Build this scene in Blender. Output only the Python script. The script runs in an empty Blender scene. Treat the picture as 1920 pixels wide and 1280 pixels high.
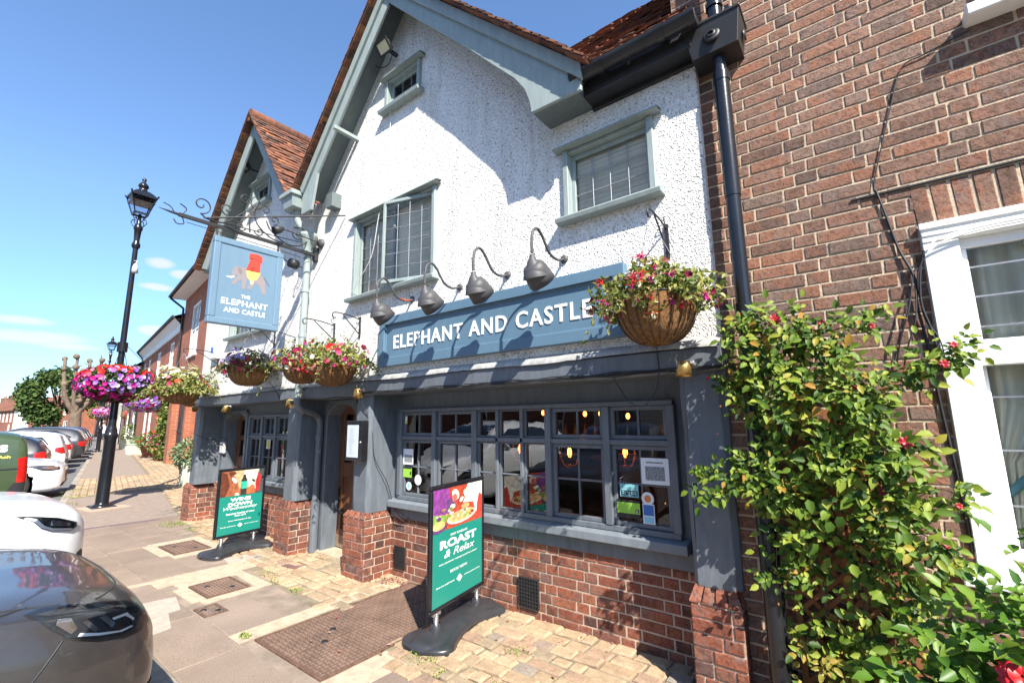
import bpy, bmesh, math, random
from math import sin, cos, pi, radians as R_
from mathutils import Vector, Matrix
from mathutils.bvhtree import BVHTree
from mathutils.geometry import delaunay_2d_cdt
random.seed(7)
sc = bpy.context.scene
C = bpy.data.collections.new('scene'); sc.collection.children.link(C)
V = Vector
# ---------------------------------------------------------------- camera
cd = bpy.data.cameras.new('camera'); cam = bpy.data.objects.new('camera', cd); C.objects.link(cam)
cd.sensor_width = 36; cd.lens = 853/1920*36; cd.clip_end = 2000; cd.clip_start = 0.05
_p, _y, _r = R_(9.67), R_(37.57), R_(-0.755)
_F = V((-sin(_y)*cos(_p), cos(_y)*cos(_p), sin(_p))); _Rt = V((cos(_y), sin(_y), 0)); _U = _Rt.cross(_F)
_R2 = cos(_r)*_Rt + sin(_r)*_U; _U2 = -sin(_r)*_Rt + cos(_r)*_U
cm = Matrix((_R2, _U2, -_F)).transposed().to_4x4(); cm.translation = V((0, -2.93, 1.585))
cam.matrix_world = cm
sc.camera = cam
# ---------------------------------------------------------------- exposure
sc.view_settings.view_transform = 'Standard'; sc.view_settings.look = 'None'
sc.view_settings.exposure = 1.22; sc.view_settings.gamma = 1
# ---------------------------------------------------------------- sun + sky
SUN_EL, SUN_AZ = 44.0, 59.0      # azimuth measured from -Y towards +X
sdir = V((sin(R_(SUN_AZ))*cos(R_(SUN_EL)), -cos(R_(SUN_AZ))*cos(R_(SUN_EL)), sin(R_(SUN_EL))))
sl = bpy.data.lights.new('sun', 'SUN'); sl.energy = 5.0; sl.angle = R_(0.5); sl.color = (1.0, 0.94, 0.84)
so = bpy.data.objects.new('sun', sl); C.objects.link(so); so.rotation_euler = sdir.to_track_quat('Z', 'Y').to_euler(); so.location = (5, -8, 12)
w = bpy.data.worlds.new('World'); sc.world = w; w.use_nodes = True
nt = w.node_tree; N = nt.nodes; N.clear(); L = nt.links
out = N.new('ShaderNodeOutputWorld'); bg = N.new('ShaderNodeBackground'); bg.inputs[1].default_value = 0.125
sky = N.new('ShaderNodeTexSky'); sky.sky_type = 'NISHITA'; sky.sun_disc = False
sky.sun_elevation = R_(SUN_EL); sky.sun_rotation = R_(180-SUN_AZ); sky.altitude = 60; sky.air_density = 1.0; sky.dust_density = 0.35; sky.ozone_density = 1.1
tc = N.new('ShaderNodeTexCoord'); nz = N.new('ShaderNodeTexNoise'); nz.inputs['Scale'].default_value = 7; nz.inputs['Detail'].default_value = 7
mp = N.new('ShaderNodeMapping'); mp.inputs['Scale'].default_value = (1, 1, 3.4)
L.new(tc.outputs['Generated'], mp.inputs[0]); L.new(mp.outputs[0], nz.inputs['Vector'])
def vmath(op, a, b=None):
    n = N.new('ShaderNodeVectorMath'); n.operation = op
    L.new(a, n.inputs[0])
    if b is not None:
        if isinstance(b, (tuple, list, Vector)): n.inputs[1].default_value = b
        else: L.new(b, n.inputs[1])
    return n
def fmath(op, a, b, c=None, clamp=False):
    n = N.new('ShaderNodeMath'); n.operation = op; n.use_clamp = clamp
    for i, x in enumerate((a, b) if c is None else (a, b, c)):
        if isinstance(x, (int, float)): n.inputs[i].default_value = x
        else: L.new(x, n.inputs[i])
    return n.outputs[0]
def cloud_mask(az, el, wa, we, gain):
    # an elliptical bank of cloud round the compass direction az / elevation el (degrees)
    d = V((-sin(R_(az))*cos(R_(el)), cos(R_(az))*cos(R_(el)), sin(R_(el))))
    rt = V((cos(R_(az)), sin(R_(az)), 0)); up = rt.cross(d)
    a = fmath('DIVIDE', vmath('DOT_PRODUCT', tc.outputs['Generated'], rt).outputs['Value'], wa)
    b = fmath('DIVIDE', vmath('DOT_PRODUCT', tc.outputs['Generated'], up).outputs['Value'], we)
    f = vmath('DOT_PRODUCT', tc.outputs['Generated'], d).outputs['Value']
    b2 = fmath('SUBTRACT', b, sin(0)/we)
    r2 = fmath('ADD', fmath('MULTIPLY', a, a), fmath('MULTIPLY', b2, b2))
    m = fmath('SUBTRACT', 1.0, r2, clamp=True)
    m = fmath('MULTIPLY', m, fmath('GREATER_THAN', f, 0.0))
    return fmath('MULTIPLY', m, gain)
CLOUDS = [(84.5, 7.6, .085, .014, 1.1), (85.5, 8.9, .05, .010, 1.0), (82, 7.0, .05, .009, .9), (76.5, 15.8, .030, .013, 1.1), (74.4, 15.0, .028, .012, 1.1), (76.6, 13.4, .035, .009, 1.0), (76.3, 9.1, .028, .012, 1.1), (89, 3.2, .05, .014, 1.1), (84, 2.0, .05, .012, 1.0)]
CM = None
for c in CLOUDS:
    m = cloud_mask(*c); CM = m if CM is None else fmath('MAXIMUM', CM, m)
cl = fmath('MULTIPLY', fmath('SUBTRACT', fmath('ADD', nz.outputs['Fac'], fmath('MULTIPLY', CM, 0.55)), 0.66), 3.2, clamp=True)
cl = fmath('MULTIPLY', cl, fmath('MULTIPLY', CM, 2.2, clamp=True))
cl = fmath('MULTIPLY', cl, 0.75, clamp=True)
mix = N.new('ShaderNodeMix'); mix.data_type = 'RGBA'
tint = N.new('ShaderNodeMix'); tint.data_type = 'RGBA'; tint.blend_type = 'MULTIPLY'; tint.inputs['Factor'].default_value = 1; tint.inputs['B'].default_value = (.78, .90, .98, 1); L.new(sky.outputs[0], tint.inputs['A'])
sxyz = N.new('ShaderNodeSeparateXYZ'); L.new(tc.outputs['Generated'], sxyz.inputs[0]); er = N.new('ShaderNodeValToRGB'); L.new(sxyz.outputs[2], er.inputs[0])
for p_, c_ in ((.15, (.54, .72, .92, 1)), (.37, (.74, .86, 1.0, 1))): e_ = er.color_ramp.elements.new(p_); e_.color = c_
er.color_ramp.elements[0].color = (.42, .54, .68, 1); er.color_ramp.elements[-1].color = (.68, .86, 1.02, 1); L.new(er.outputs[0], tint.inputs['B'])
L.new(cl, mix.inputs['Factor']); L.new(tint.outputs['Result'], mix.inputs['A']); mix.inputs['B'].default_value = (3.4, 3.45, 3.6, 1)
L.new(mix.outputs['Result'], bg.inputs[0]); L.new(bg.outputs[0], out.inputs[0])
# ---------------------------------------------------------------- object helpers
WM = {}
def props(o, label=None, cat=None, group=None, kind=None):
    if label: o['label'] = label
    if cat: o['category'] = cat
    if group: o['group'] = group
    if kind: o['kind'] = kind
    return o
def thing(name, label, cat, loc=(0, 0, 0), rz=0.0, group=None):
    o = bpy.data.objects.new(name, None); C.objects.link(o); o.empty_display_size = .2
    o.location = loc; o.rotation_euler = (0, 0, rz); props(o, label, cat, group)
    WM[o.name] = Matrix.Translation(V(loc)) @ Matrix.Rotation(rz, 4, 'Z')
    return o
def dup(root, loc=None, rz=None, label=None, group=None):
    r = root.copy(); C.objects.link(r)
    if loc is not None: r.location = loc
    if rz is not None: r.rotation_euler = (0, 0, rz)
    if label: r['label'] = label
    if group: r['group'] = group
    WM[r.name] = Matrix.Translation(r.location) @ r.rotation_euler.to_matrix().to_4x4()
    for ch in list(root.children):
        c = ch.copy(); C.objects.link(c); c.parent = r
        for g in list(ch.children):
            d = g.copy(); C.objects.link(d); d.parent = c
    return r
class MB:
    def __init__(s): s.v = []; s.f = []; s.m = []; s.s = []
    def add(s, vs, fs, mi=0, sm=False, M=None):
        o = len(s.v)
        if M is not None: vs = [M @ V(v) for v in vs]
        s.v += [tuple(v) for v in vs]
        for f in fs: s.f.append([i+o for i in f]); s.m.append(mi); s.s.append(sm)
        return s
    def box(s, x0, x1, y0, y1, z0, z1, mi=0, M=None):
        vs = [(x0,y0,z0),(x1,y0,z0),(x1,y1,z0),(x0,y1,z0),(x0,y0,z1),(x1,y0,z1),(x1,y1,z1),(x0,y1,z1)]
        return s.add(vs, [(0,3,2,1),(4,5,6,7),(0,1,5,4),(1,2,6,5),(2,3,7,6),(3,0,4,7)], mi, False, M)
    def bar(s, a, b, w, h, mi=0, up=(0,0,1)):
        a, b = V(a), V(b); d = (b-a).normalized(); u = V(up)
        if abs(d.dot(u)) > .98: u = V((0,1,0))
        r = d.cross(u).normalized(); u = r.cross(d)
        vs = [p + r*sx*w/2 + u*sz*h/2 for p in (a, b) for sx, sz in ((-1,-1),(1,-1),(1,1),(-1,1))]
        return s.add(vs, [(0,1,2,3),(4,7,6,5),(0,4,5,1),(1,5,6,2),(2,6,7,3),(3,7,4,0)], mi)
    def prism(s, poly, O, U, W, D, mi=0, sm=False):
        # poly in (u, w) plane, extruded along D (a vector)
        O, U, W, D = V(O), V(U), V(W), V(D); n = len(poly)
        p = [O + U*a + W*b for a, b in poly]; vs = p + [q + D for q in p]
        fs = [list(range(n))[::-1], list(range(n, 2*n))] + [(i, (i+1) % n, (i+1) % n + n, i+n) for i in range(n)]
        return s.add(vs, fs, mi, sm)
    def tube(s, pts, r, n=8, mi=0, caps=True, sm=True):
        pts = [V(p) for p in pts]; k = len(pts); rs = r if isinstance(r, (list, tuple)) else [r]*k
        t0 = (pts[1]-pts[0]).normalized(); a = V((0,0,1)) if abs(t0.z) < .9 else V((1,0,0))
        nrm = t0.cross(a).normalized(); vs = []; 
        for i in range(k):
            t = (pts[min(i+1, k-1)] - pts[max(i-1, 0)]).normalized()
            nrm = (nrm - t*nrm.dot(t)).normalized(); b = t.cross(nrm)
            vs += [pts[i] + (nrm*cos(2*pi*j/n) + b*sin(2*pi*j/n))*rs[i] for j in range(n)]
        fs = [(i*n+j, i*n+(j+1) % n, (i+1)*n+(j+1) % n, (i+1)*n+j) for i in range(k-1) for j in range(n)]
        s.add(vs, fs, mi, sm)
        if caps: s.add(vs[:n], [list(range(n))[::-1]], mi); s.add(vs[-n:], [list(range(n))], mi)
        return s
    def lathe(s, prof, O=(0,0,0), A=(0,0,1), n=20, mi=0, sm=True, sx=1.0):
        # prof: (radius, height) along axis A
        A = V(A).normalized(); q = V((0,0,1)).rotation_difference(A); vs = []
        for r, h in prof: vs += [V(O) + q @ V((r*cos(2*pi*j/n)*sx, r*sin(2*pi*j/n), h)) for j in range(n)]
        k = len(prof)
        fs = [(i*n+j, i*n+(j+1) % n, (i+1)*n+(j+1) % n, (i+1)*n+j) for i in range(k-1) for j in range(n)]
        s.add(vs, fs, mi, sm)
        return s
    def grid(s, P, mi=0, sm=True, loop=False):
        n, m = len(P), len(P[0]); vs = [p for row in P for p in row]
        s.add(vs, [(i*m+j, i*m+j+1, (i+1)*m+j+1, (i+1)*m+j) for i in range(n-1) for j in range(m-1)], mi, sm)
        return s
    def blob(s, c, r, n=10, mi=0, jit=0.0):
        c = V(c); r = V(r) if isinstance(r, (tuple, list)) else V((r, r, r)); vs = []; fs = []
        for i in range(n+1):
            th = pi*i/n
            for j in range(n*2):
                ph = pi*j/n; k = 1 + random.uniform(-jit, jit)
                vs.append(c + V((r.x*sin(th)*cos(ph)*k, r.y*sin(th)*sin(ph)*k, r.z*cos(th)*k)))
        for i in range(n):
            for j in range(2*n): fs.append((i*2*n+j, (i+1)*2*n+j, (i+1)*2*n+(j+1) % (2*n), i*2*n+(j+1) % (2*n)))
        return s.add(vs, fs, mi, True)
    def build(s, name, mats, parent=None, world=True, bevel=0, seg=1, label=None, cat=None, group=None, kind=None, subd=0, split=35):
        me = bpy.data.meshes.new(name); vs = s.v
        if parent is not None and world:
            inv = WM[parent.name].inverted(); vs = [tuple(inv @ V(v)) for v in vs]
        me.from_pydata(vs, [], s.f)
        if not isinstance(mats, (list, tuple)): mats = [mats]
        for m in mats: me.materials.append(m)
        me.polygons.foreach_set('material_index', s.m); me.polygons.foreach_set('use_smooth', s.s); me.update()
        o = bpy.data.objects.new(name, me); C.objects.link(o)
        if parent is not None: o.parent = parent; WM[o.name] = WM[parent.name]
        else: WM[o.name] = Matrix.Identity(4)
        if bevel:
            b = o.modifiers.new('bevel', 'BEVEL'); b.width = bevel; b.segments = seg; b.limit_method = 'ANGLE'; b.angle_limit = R_(split)
        if subd:
            b = o.modifiers.new('subd', 'SUBSURF'); b.levels = subd; b.render_levels = subd
        props(o, label, cat, group, kind)
        return o
def smooth_path(pts, k=6):
    pts = [V(p) for p in pts]; o = []
    for i in range(len(pts)-1):
        p0 = pts[max(i-1, 0)]; p1 = pts[i]; p2 = pts[i+1]; p3 = pts[min(i+2, len(pts)-1)]
        for j in range(k):
            t = j/k; o.append(.5*((2*p1) + (p2-p0)*t + (2*p0-5*p1+4*p2-p3)*t*t + (3*p1-p0-3*p2+p3)*t**3))
    o.append(pts[-1]); return o
def inpoly(x, y, P):
    c = False; n = len(P)
    for i in range(n):
        x1, y1 = P[i]; x2, y2 = P[(i+1) % n]
        if (y1 > y) != (y2 > y) and x < (x2-x1)*(y-y1)/(y2-y1)+x1: c = not c
    return c
# blocks laid in courses (bricks, setts, slabs) as real blocks: irregular arris, inset top
def blocks(mb, O, Rv, Uv, Nv, W, H, ch, sizes, gap=.010, inset=.004, rise=.005, back=.012, jit=.0015, test=None, mi=0, stagger=None, chj=0, tilt=0, clip=None):
    O, Rv, Uv, Nv = V(O), V(Rv).normalized(), V(Uv).normalized(), V(Nv).normalized(); rnd = random.uniform
    y = 0; row = 0
    while y < H - .2*ch:
        h = ch*(1+rnd(-chj, chj)); 
        h = min(h, H - y)
        x = -(stagger[row % len(stagger)] if stagger else rnd(0, .15 if callable(sizes) else sizes[0])); k = row
        while x < W:
            if callable(sizes): w_ = sizes()
            else: w_ = sizes[k % len(sizes)]*(1+rnd(-.02-chj, .02+chj))
            k += 1; x0, x1 = max(x, 0), min(x+w_, W); x += w_
            segs = [(x0, x1)]
            if clip:
                for (a, b, c, d) in clip:      # rectangular openings a..b by c..d
                    if y+h*.5 > c and y+h*.5 < d:
                        ns = []
                        for (p, q) in segs:
                            if q <= a or p >= b: ns.append((p, q))
                            else:
                                if p < a: ns.append((p, a))
                                if q > b: ns.append((b, q))
                        segs = ns
            for (p, q) in segs:
                if q-p < gap+.012: continue
                if test and not test((p+q)/2, y+h/2): continue
                g = gap/2; a, b, c, d = p+g, q-g, y+g, y+h-g; r = rise*(1+rnd(-.5, .5))
                tx, ty = rnd(-tilt, tilt), rnd(-tilt, tilt)
                def P(u, v_, n): return O + Rv*(u+rnd(-jit, jit)) + Uv*(v_+rnd(-jit, jit)) + Nv*(n + (tx*(u-(a+b)/2) + ty*(v_-(c+d)/2) if n > 0 else 0))
                i_ = inset
                vs = [P(a,c,-back),P(b,c,-back),P(b,d,-back),P(a,d,-back), P(a,c,r-i_),P(b,c,r-i_),P(b,d,r-i_),P(a,d,r-i_), P(a+i_,c+i_,r),P(b-i_,c+i_,r),P(b-i_,d-i_,r),P(a+i_,d-i_,r)]
                mb.add(vs, [(0,1,5,4),(1,2,6,5),(2,3,7,6),(3,0,4,7),(4,5,9,8),(5,6,10,9),(6,7,11,10),(7,4,8,11),(8,9,10,11)], mi)
        y += h; row += 1
# ---------------------------------------------------------------- materials
MATS = {}
def newmat(name):
    m = bpy.data.materials.new(name); m.use_nodes = True; t = m.node_tree; b = t.nodes['Principled BSDF']; MATS[name] = m
    return m, t, b
def nd(t, ty, **kw):
    n = t.nodes.new(ty)
    for k, v in kw.items():
        if k in n.inputs: n.inputs[k].default_value = v
        else: setattr(n, k, v)
    return n
def ramp(t, fac, stops):
    r = t.nodes.new('ShaderNodeValToRGB'); e = r.color_ramp.elements
    while len(e) < len(stops): e.new(.5)
    for i, (p, c) in enumerate(stops): e[i].position = p; e[i].color = (*c, 1)
    t.links.new(fac, r.inputs[0]); return r.outputs[0]
def mixc(t, f, a, b, mode='MIX'):
    m = t.nodes.new('ShaderNodeMix'); m.data_type = 'RGBA'; m.blend_type = mode
    for k, x in (('Factor', f), ('A', a), ('B', b)):
        if isinstance(x, (int, float)): m.inputs[k].default_value = x
        elif isinstance(x, tuple): m.inputs[k].default_value = (*x, 1)
        else: t.links.new(x, m.inputs[k])
    return m.outputs['Result']
def coord(t, scale=(1, 1, 1), which='Object'):
    a = nd(t, 'ShaderNodeTexCoord'); m = nd(t, 'ShaderNodeMapping'); m.inputs['Scale'].default_value = scale
    t.links.new(a.outputs[which], m.inputs[0]); return m.outputs[0]
def noise(t, vec, scale, detail=4, rough=.55):
    n = nd(t, 'ShaderNodeTexNoise', Scale=scale, Detail=detail, Roughness=rough); t.links.new(vec, n.inputs['Vector']); return n.outputs['Fac']
def bump(t, b, h, dist, strength=1.0, prev=None):
    n = nd(t, 'ShaderNodeBump', Strength=strength, Distance=dist); t.links.new(h, n.inputs['Height'])
    if prev is not None: t.links.new(prev, n.inputs['Normal'])
    t.links.new(n.outputs[0], b.inputs['Normal']); return n.outputs[0]
def simple(name, col, rough=.5, metal=0, var=.15, nscale=6, bmp=0, bscale=60, spec=.5, coat=0, emis=None, es=0):
    m, t, b = newmat(name); vec = coord(t)
    if var:
        f = noise(t, vec, nscale, 5); lo = tuple(max(0, c*(1-var)) for c in col); hi = tuple(min(1, c*(1+var)) for c in col)
        t.links.new(ramp(t, f, [(.3, lo), (.7, hi)]), b.inputs['Base Color'])
    else: b.inputs['Base Color'].default_value = (*col, 1)
    b.inputs['Roughness'].default_value = rough; b.inputs['Metallic'].default_value = metal
    b.inputs['Specular IOR Level'].default_value = spec; b.inputs['Coat Weight'].default_value = coat; b.inputs['Coat Roughness'].default_value = .04
    if bmp: bump(t, b, noise(t, vec, bscale, 4), bmp)
    if emis: b.inputs['Emission Color'].default_value = (*emis, 1); b.inputs['Emission Strength'].default_value = es
    return m
def island(name, stops, rough=.8, mott=.25, mscale=25, bmp=.002, bscale=70, spec=.3, trans=None, grain=0):
    # colour picked per block / leaf, with mottling
    m, t, b = newmat(name); g = nd(t, 'ShaderNodeNewGeometry'); vec = coord(t)
    c = ramp(t, g.outputs['Random Per Island'], stops)
    if mott:
        f = noise(t, vec, mscale, 6, .6); k = ramp(t, f, [(.25, (1-mott,)*3), (.75, (1+mott*.6,)*3)])
        c = mixc(t, 1.0, c, k, 'MULTIPLY')
    if grain:
        k = ramp(t, noise(t, vec, 130, 3, .7), [(.30, (1-grain,)*3), (.62, (1+grain*.4,)*3)]); c = mixc(t, 1.0, c, k, 'MULTIPLY'); k = ramp(t, noise(t, vec, .55, 5, .6), [(.35, (.86, .85, .84)), (.65, (1.06,)*3)]); c = mixc(t, 1.0, c, k, 'MULTIPLY')
    t.links.new(c, b.inputs['Base Color']); b.inputs['Roughness'].default_value = rough; b.inputs['Specular IOR Level'].default_value = spec
    if bmp: bump(t, b, noise(t, vec, bscale, 5, .65), bmp)
    if trans:
        tr = nd(t, 'ShaderNodeBsdfTranslucent'); t.links.new(c, tr.inputs[0]); ms = nd(t, 'ShaderNodeMixShader'); ms.inputs[0].default_value = trans
        o = t.nodes['Material Output']; t.links.new(b.outputs[0], ms.inputs[1]); t.links.new(tr.outputs[0], ms.inputs[2]); t.links.new(ms.outputs[0], o.inputs[0])
    return m
def glassy(name, tint=(.9, .95, .93), ior=1.5, wav=.0006, wscale=6, rough=0.0):
    m, t, b = newmat(name); t.nodes.remove(b); o = t.nodes['Material Output']
    tr = nd(t, 'ShaderNodeBsdfTransparent'); tr.inputs[0].default_value = (*tint, 1); gl = nd(t, 'ShaderNodeBsdfGlossy'); gl.inputs['Roughness'].default_value = rough
    fr = nd(t, 'ShaderNodeFresnel', IOR=ior); ms = nd(t, 'ShaderNodeMixShader')
    if wav:
        vec = coord(t); n = nd(t, 'ShaderNodeBump', Strength=1.0, Distance=wav); t.links.new(noise(t, vec, wscale, 2), n.inputs['Height']); t.links.new(n.outputs[0], gl.inputs['Normal'])
    t.links.new(fr.outputs[0], ms.inputs[0]); t.links.new(tr.outputs[0], ms.inputs[1]); t.links.new(gl.outputs[0], ms.inputs[2]); t.links.new(ms.outputs[0], o.inputs[0])
    return m
def brick_island(name, stops, rough=.85, mott=.3, mscale=25, bmp=.004, bscale=60):
    m = island(name, stops, rough, mott, mscale, 0); t = m.node_tree; b = t.nodes['Principled BSDF']; vec = coord(t); src = b.inputs['Base Color'].links[0].from_socket
    g = nd(t, 'ShaderNodeNewGeometry'); sh = nd(t, 'ShaderNodeVectorMath', operation='SCALE'); cb = nd(t, 'ShaderNodeCombineXYZ'); t.links.new(g.outputs['Random Per Island'], cb.inputs[0]); t.links.new(g.outputs['Random Per Island'], cb.inputs[2]); t.links.new(cb.outputs[0], sh.inputs[0]); sh.inputs['Scale'].default_value = 37
    ad = nd(t, 'ShaderNodeVectorMath', operation='ADD'); t.links.new(vec, ad.inputs[0]); t.links.new(sh.outputs[0], ad.inputs[1])
    f1 = ramp(t, noise(t, ad.outputs[0], 7, 4, .6), [(.50, (0,)*3), (.66, (.75,)*3)]); f2 = ramp(t, noise(t, ad.outputs[0], 11, 5, .7), [(.52, (0,)*3), (.70, (.65,)*3)])
    big = ramp(t, noise(t, vec, .9, 4, .6), [(.3, (.80,)*3), (.7, (1.12,)*3)])
    c = mixc(t, f1, src, (.30, .125, .07)); c = mixc(t, f2, c, (.215, .165, .15)); sp = ramp(t, noise(t, vec, 150, 3, .7), [(.33, (.55,)*3), (.45, (1,)*3)]); c = mixc(t, 1, c, sp, 'MULTIPLY'); c = mixc(t, 1, c, big, 'MULTIPLY')
    t.links.new(c, b.inputs['Base Color']); pit = ramp(t, noise(t, vec, 45, 6, .75), [(.30, (0,)*3), (.48, (.8,)*3), (.8, (1,)*3)]); bump(t, b, pit, .006)
    return m
# roughcast (pebble-dashed lime render, painted white)
def roughcast():
    m, t, b = newmat('white_roughcast'); vec = coord(t)
    v1 = nd(t, 'ShaderNodeTexVoronoi', Scale=72.0, feature='F1'); v1.inputs['Randomness'].default_value = 1
    wv = nd(t, 'ShaderNodeVectorMath', operation='ADD'); nn = nd(t, 'ShaderNodeTexNoise', Scale=22.0, Detail=3.0); t.links.new(vec, nn.inputs['Vector'])
    sc_ = nd(t, 'ShaderNodeVectorMath', operation='SCALE'); t.links.new(nn.outputs['Color'], sc_.inputs[0]); sc_.inputs['Scale'].default_value = .05
    t.links.new(vec, wv.inputs[0]); t.links.new(sc_.outputs[0], wv.inputs[1]); t.links.new(wv.outputs[0], v1.inputs['Vector'])
    h = ramp(t, v1.outputs['Distance'], [(.0, (1,)*3), (.35, (.75,)*3), (.62, (.1,)*3), (.9, (0,)*3)])
    n2 = noise(t, vec, 9, 5, .6); n3 = noise(t, vec, 120, 3)
    hh = mixc(t, .35, h, n2); hh = mixc(t, .12, hh, n3)
    c = ramp(t, noise(t, vec, 1.6, 5, .6), [(.3, (.86, .84, .81)), (.7, (.91, .895, .865))])
    pit = ramp(t, v1.outputs['Distance'], [(.46, (1,)*3), (.66, (.38, .355, .32))])  # hollows between pebbles darkened in the colour, standing in for their shade
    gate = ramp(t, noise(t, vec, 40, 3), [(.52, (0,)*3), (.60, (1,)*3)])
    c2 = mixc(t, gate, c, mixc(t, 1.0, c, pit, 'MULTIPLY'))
    stn = ramp(t, noise(t, coord(t, (4, 4, .45)), 1.6, 6, .65), [(.28, (.74, .72, .67)), (.50, (1,)*3)]); c2 = mixc(t, 1.0, c2, stn, 'MULTIPLY')
    t.links.new(c2, b.inputs['Base Color']); b.inputs['Roughness'].default_value = .75
    bump(t, b, hh, .015, 1.0)
    return m
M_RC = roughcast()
def paint(name, col, rough=.45, chip=None, bmp=.0012, streak=.12):
    m, t, b = newmat(name); vec = coord(t); vz = coord(t, (3, 3, .6))
    f = noise(t, vz, 6, 5, .6); c = ramp(t, f, [(.3, tuple(x*(1-streak) for x in col)), (.7, tuple(min(1, x*(1+streak)) for x in col))])
    if chip:
        k = ramp(t, noise(t, vec, 14, 6, .7), [(.66, (0,)*3), (.70, (1,)*3)]); c = mixc(t, k, c, chip)
    t.links.new(c, b.inputs['Base Color']); t.links.new(ramp(t, noise(t, vec, 20, 3), [(0, (rough-.1,)*3), (1, (rough+.15,)*3)]), b.inputs['Roughness'])
    bump(t, b, noise(t, coord(t, (8, 8, 1)), 14, 5, .6), bmp)
    return m
M_GREY = paint('slate_grey_paint', (.118, .134, .154), .42, chip=(.15, .165, .18), streak=.18, bmp=.0022)
M_GREYL = paint('slate_grey_sill_paint', (.165, .187, .21), .42, chip=(.24, .25, .25))
M_SAGE = paint('sage_paint', (.262, .310, .300), .5, chip=(.42, .42, .38))
M_LEAD = paint('weathered_lead', (.34, .34, .33), .6, chip=(.2, .2, .2), streak=.3)
M_BLUE = paint('sign_blue_paint', (.100, .178, .250), .4, streak=.04, bmp=.0003)
M_BLUE2 = paint('hanging_sign_blue_paint', (.122, .202, .280), .4, streak=.04, bmp=.0003)
M_WHITE = simple('white_gloss_paint', (.82, .82, .80), .3, var=.03, bmp=.0006, bscale=12)
M_LETTER = simple('white_lettering', (.85, .85, .83), .5, var=0)
M_BLACK = simple('black_gloss_iron', (.012, .013, .016), .22, var=.2, bmp=.0006, bscale=35)
M_BLACKM = simple('matt_black_metal', (.02, .02, .022), .5, var=.3, bmp=.0005, bscale=80)
M_GUT = simple('black_plastic_gutter', (.02, .021, .023), .35, var=.3)
M_RUST = simple('rusted_steel', (.12, .066, .045), .7, var=.4, nscale=40)
M_SHADE = simple('grey_lamp_enamel', (.060, .058, .062), .55, var=.1, bmp=.0004, bscale=120)
M_BRASS = simple('brushed_brass', (.55, .36, .13), .38, metal=.85, var=.12)
M_MORT = simple('lime_mortar', (.49, .385, .27), .9, var=.2, nscale=14, bmp=.004, bscale=90)
M_MORT2 = simple('pale_mortar', (.45, .36, .28), .9, var=.2, nscale=14, bmp=.004, bscale=90)
M_BR1 = brick_island('brown_stock_brick', [(0, (.125, .078, .060)), (.18, (.21, .118, .083)), (.4, (.265, .145, .100)), (.6, (.205, .125, .094)), (.75, (.32, .150, .092)), (.88, (.26, .170, .128)), (1, (.175, .115, .092))], .85, .38, 26, .004, 60)
M_BR2 = brick_island('red_plinth_brick', [(0, (.10, .05, .04)), (.2, (.21, .07, .045)), (.45, (.28, .09, .052)), (.65, (.34, .12, .07)), (.8, (.17, .075, .058)), (.9, (.26, .11, .08)), (1, (.09, .065, .06))], .85, .35, 22, .004, 60)
M_BR3 = island('orange_red_brick', [(0, (.27, .085, .045)), (.5, (.36, .12, .06)), (1, (.42, .15, .08))], .85, .25, 10, .003, 60)
M_TILE = island('clay_roof_tile', [(0, (.06, .035, .028)), (.25, (.14, .06, .04)), (.5, (.23, .09, .05)), (.7, (.17, .075, .045)), (.85, (.10, .06, .045)), (1, (.32, .13, .06))], .9, .45, 18, .004, 50)
M_SETT = island('yellow_stone_sett', [(0, (.29, .23, .155)), (.3, (.42, .31, .195)), (.55, (.38, .265, .165)), (.75, (.48, .355, .225)), (.9, (.33, .215, .15)), (1, (.26, .23, .19))], .85, .3, 20, .006, 40, grain=.3)
M_SETTJ = simple('sett_joint', (.20, .165, .11), .95, var=.35, nscale=9, bmp=.006, bscale=60)
M_SLAB = island('worn_paving_slab', [(0, (.245, .188, .148)), (.4, (.268, .208, .165)), (.7, (.255, .196, .155)), (1, (.29, .225, .178))], .85, .16, 2.6, .0025, 90, grain=.35)
M_SLABJ = simple('slab_joint', (.225, .175, .135), .95, var=.3)
M_TARM = simple('pavement_tarmac', (.245, .195, .158), .9, var=.16, nscale=9, bmp=.003, bscale=160)
M_ROAD = simple('road_asphalt', (.13, .13, .13), .9, var=.2, nscale=3, bmp=.004, bscale=140)
M_KERB = island('granite_kerb', [(0, (.27, .24, .20)), (1, (.36, .31, .25))], .85, .25, 12, .003, 60)
M_CEM = simple('cement_patch', (.40, .33, .235), .9, var=.2, nscale=14, bmp=.004, bscale=50)
M_CEM2 = simple('pale_cement_patch', (.37, .315, .26), .9, var=.12, nscale=14, bmp=.003, bscale=50)
M_GLASS = glassy('window_glass', (.92, .93, .90), 1.36, .0012, 5)
M_GLASSB = glassy('bay_window_glass', (.55, .58, .56), 2.1, .0010, 4)
M_CURT = simple('cream_curtain', (.84, .81, .68), .9, var=.12, nscale=3)
M_BLIND = simple('cream_blind', (.90, .82, .68), .8, var=.1)
M_CAME = simple('lead_came', (.30, .31, .34), .45, metal=.5, var=.2)
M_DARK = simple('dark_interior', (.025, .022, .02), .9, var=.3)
def oak():
    m, t, b = newmat('brown_oak'); vec = coord(t, (14, 14, 1.2)); f = noise(t, vec, 4, 7, .65)
    t.links.new(ramp(t, f, [(.2, (.045, .018, .009)), (.5, (.13, .050, .022)), (.8, (.24, .105, .045))]), b.inputs['Base Color']); b.inputs['Roughness'].default_value = .45
    bump(t, b, f, .003); return m
M_OAK = oak()
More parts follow.
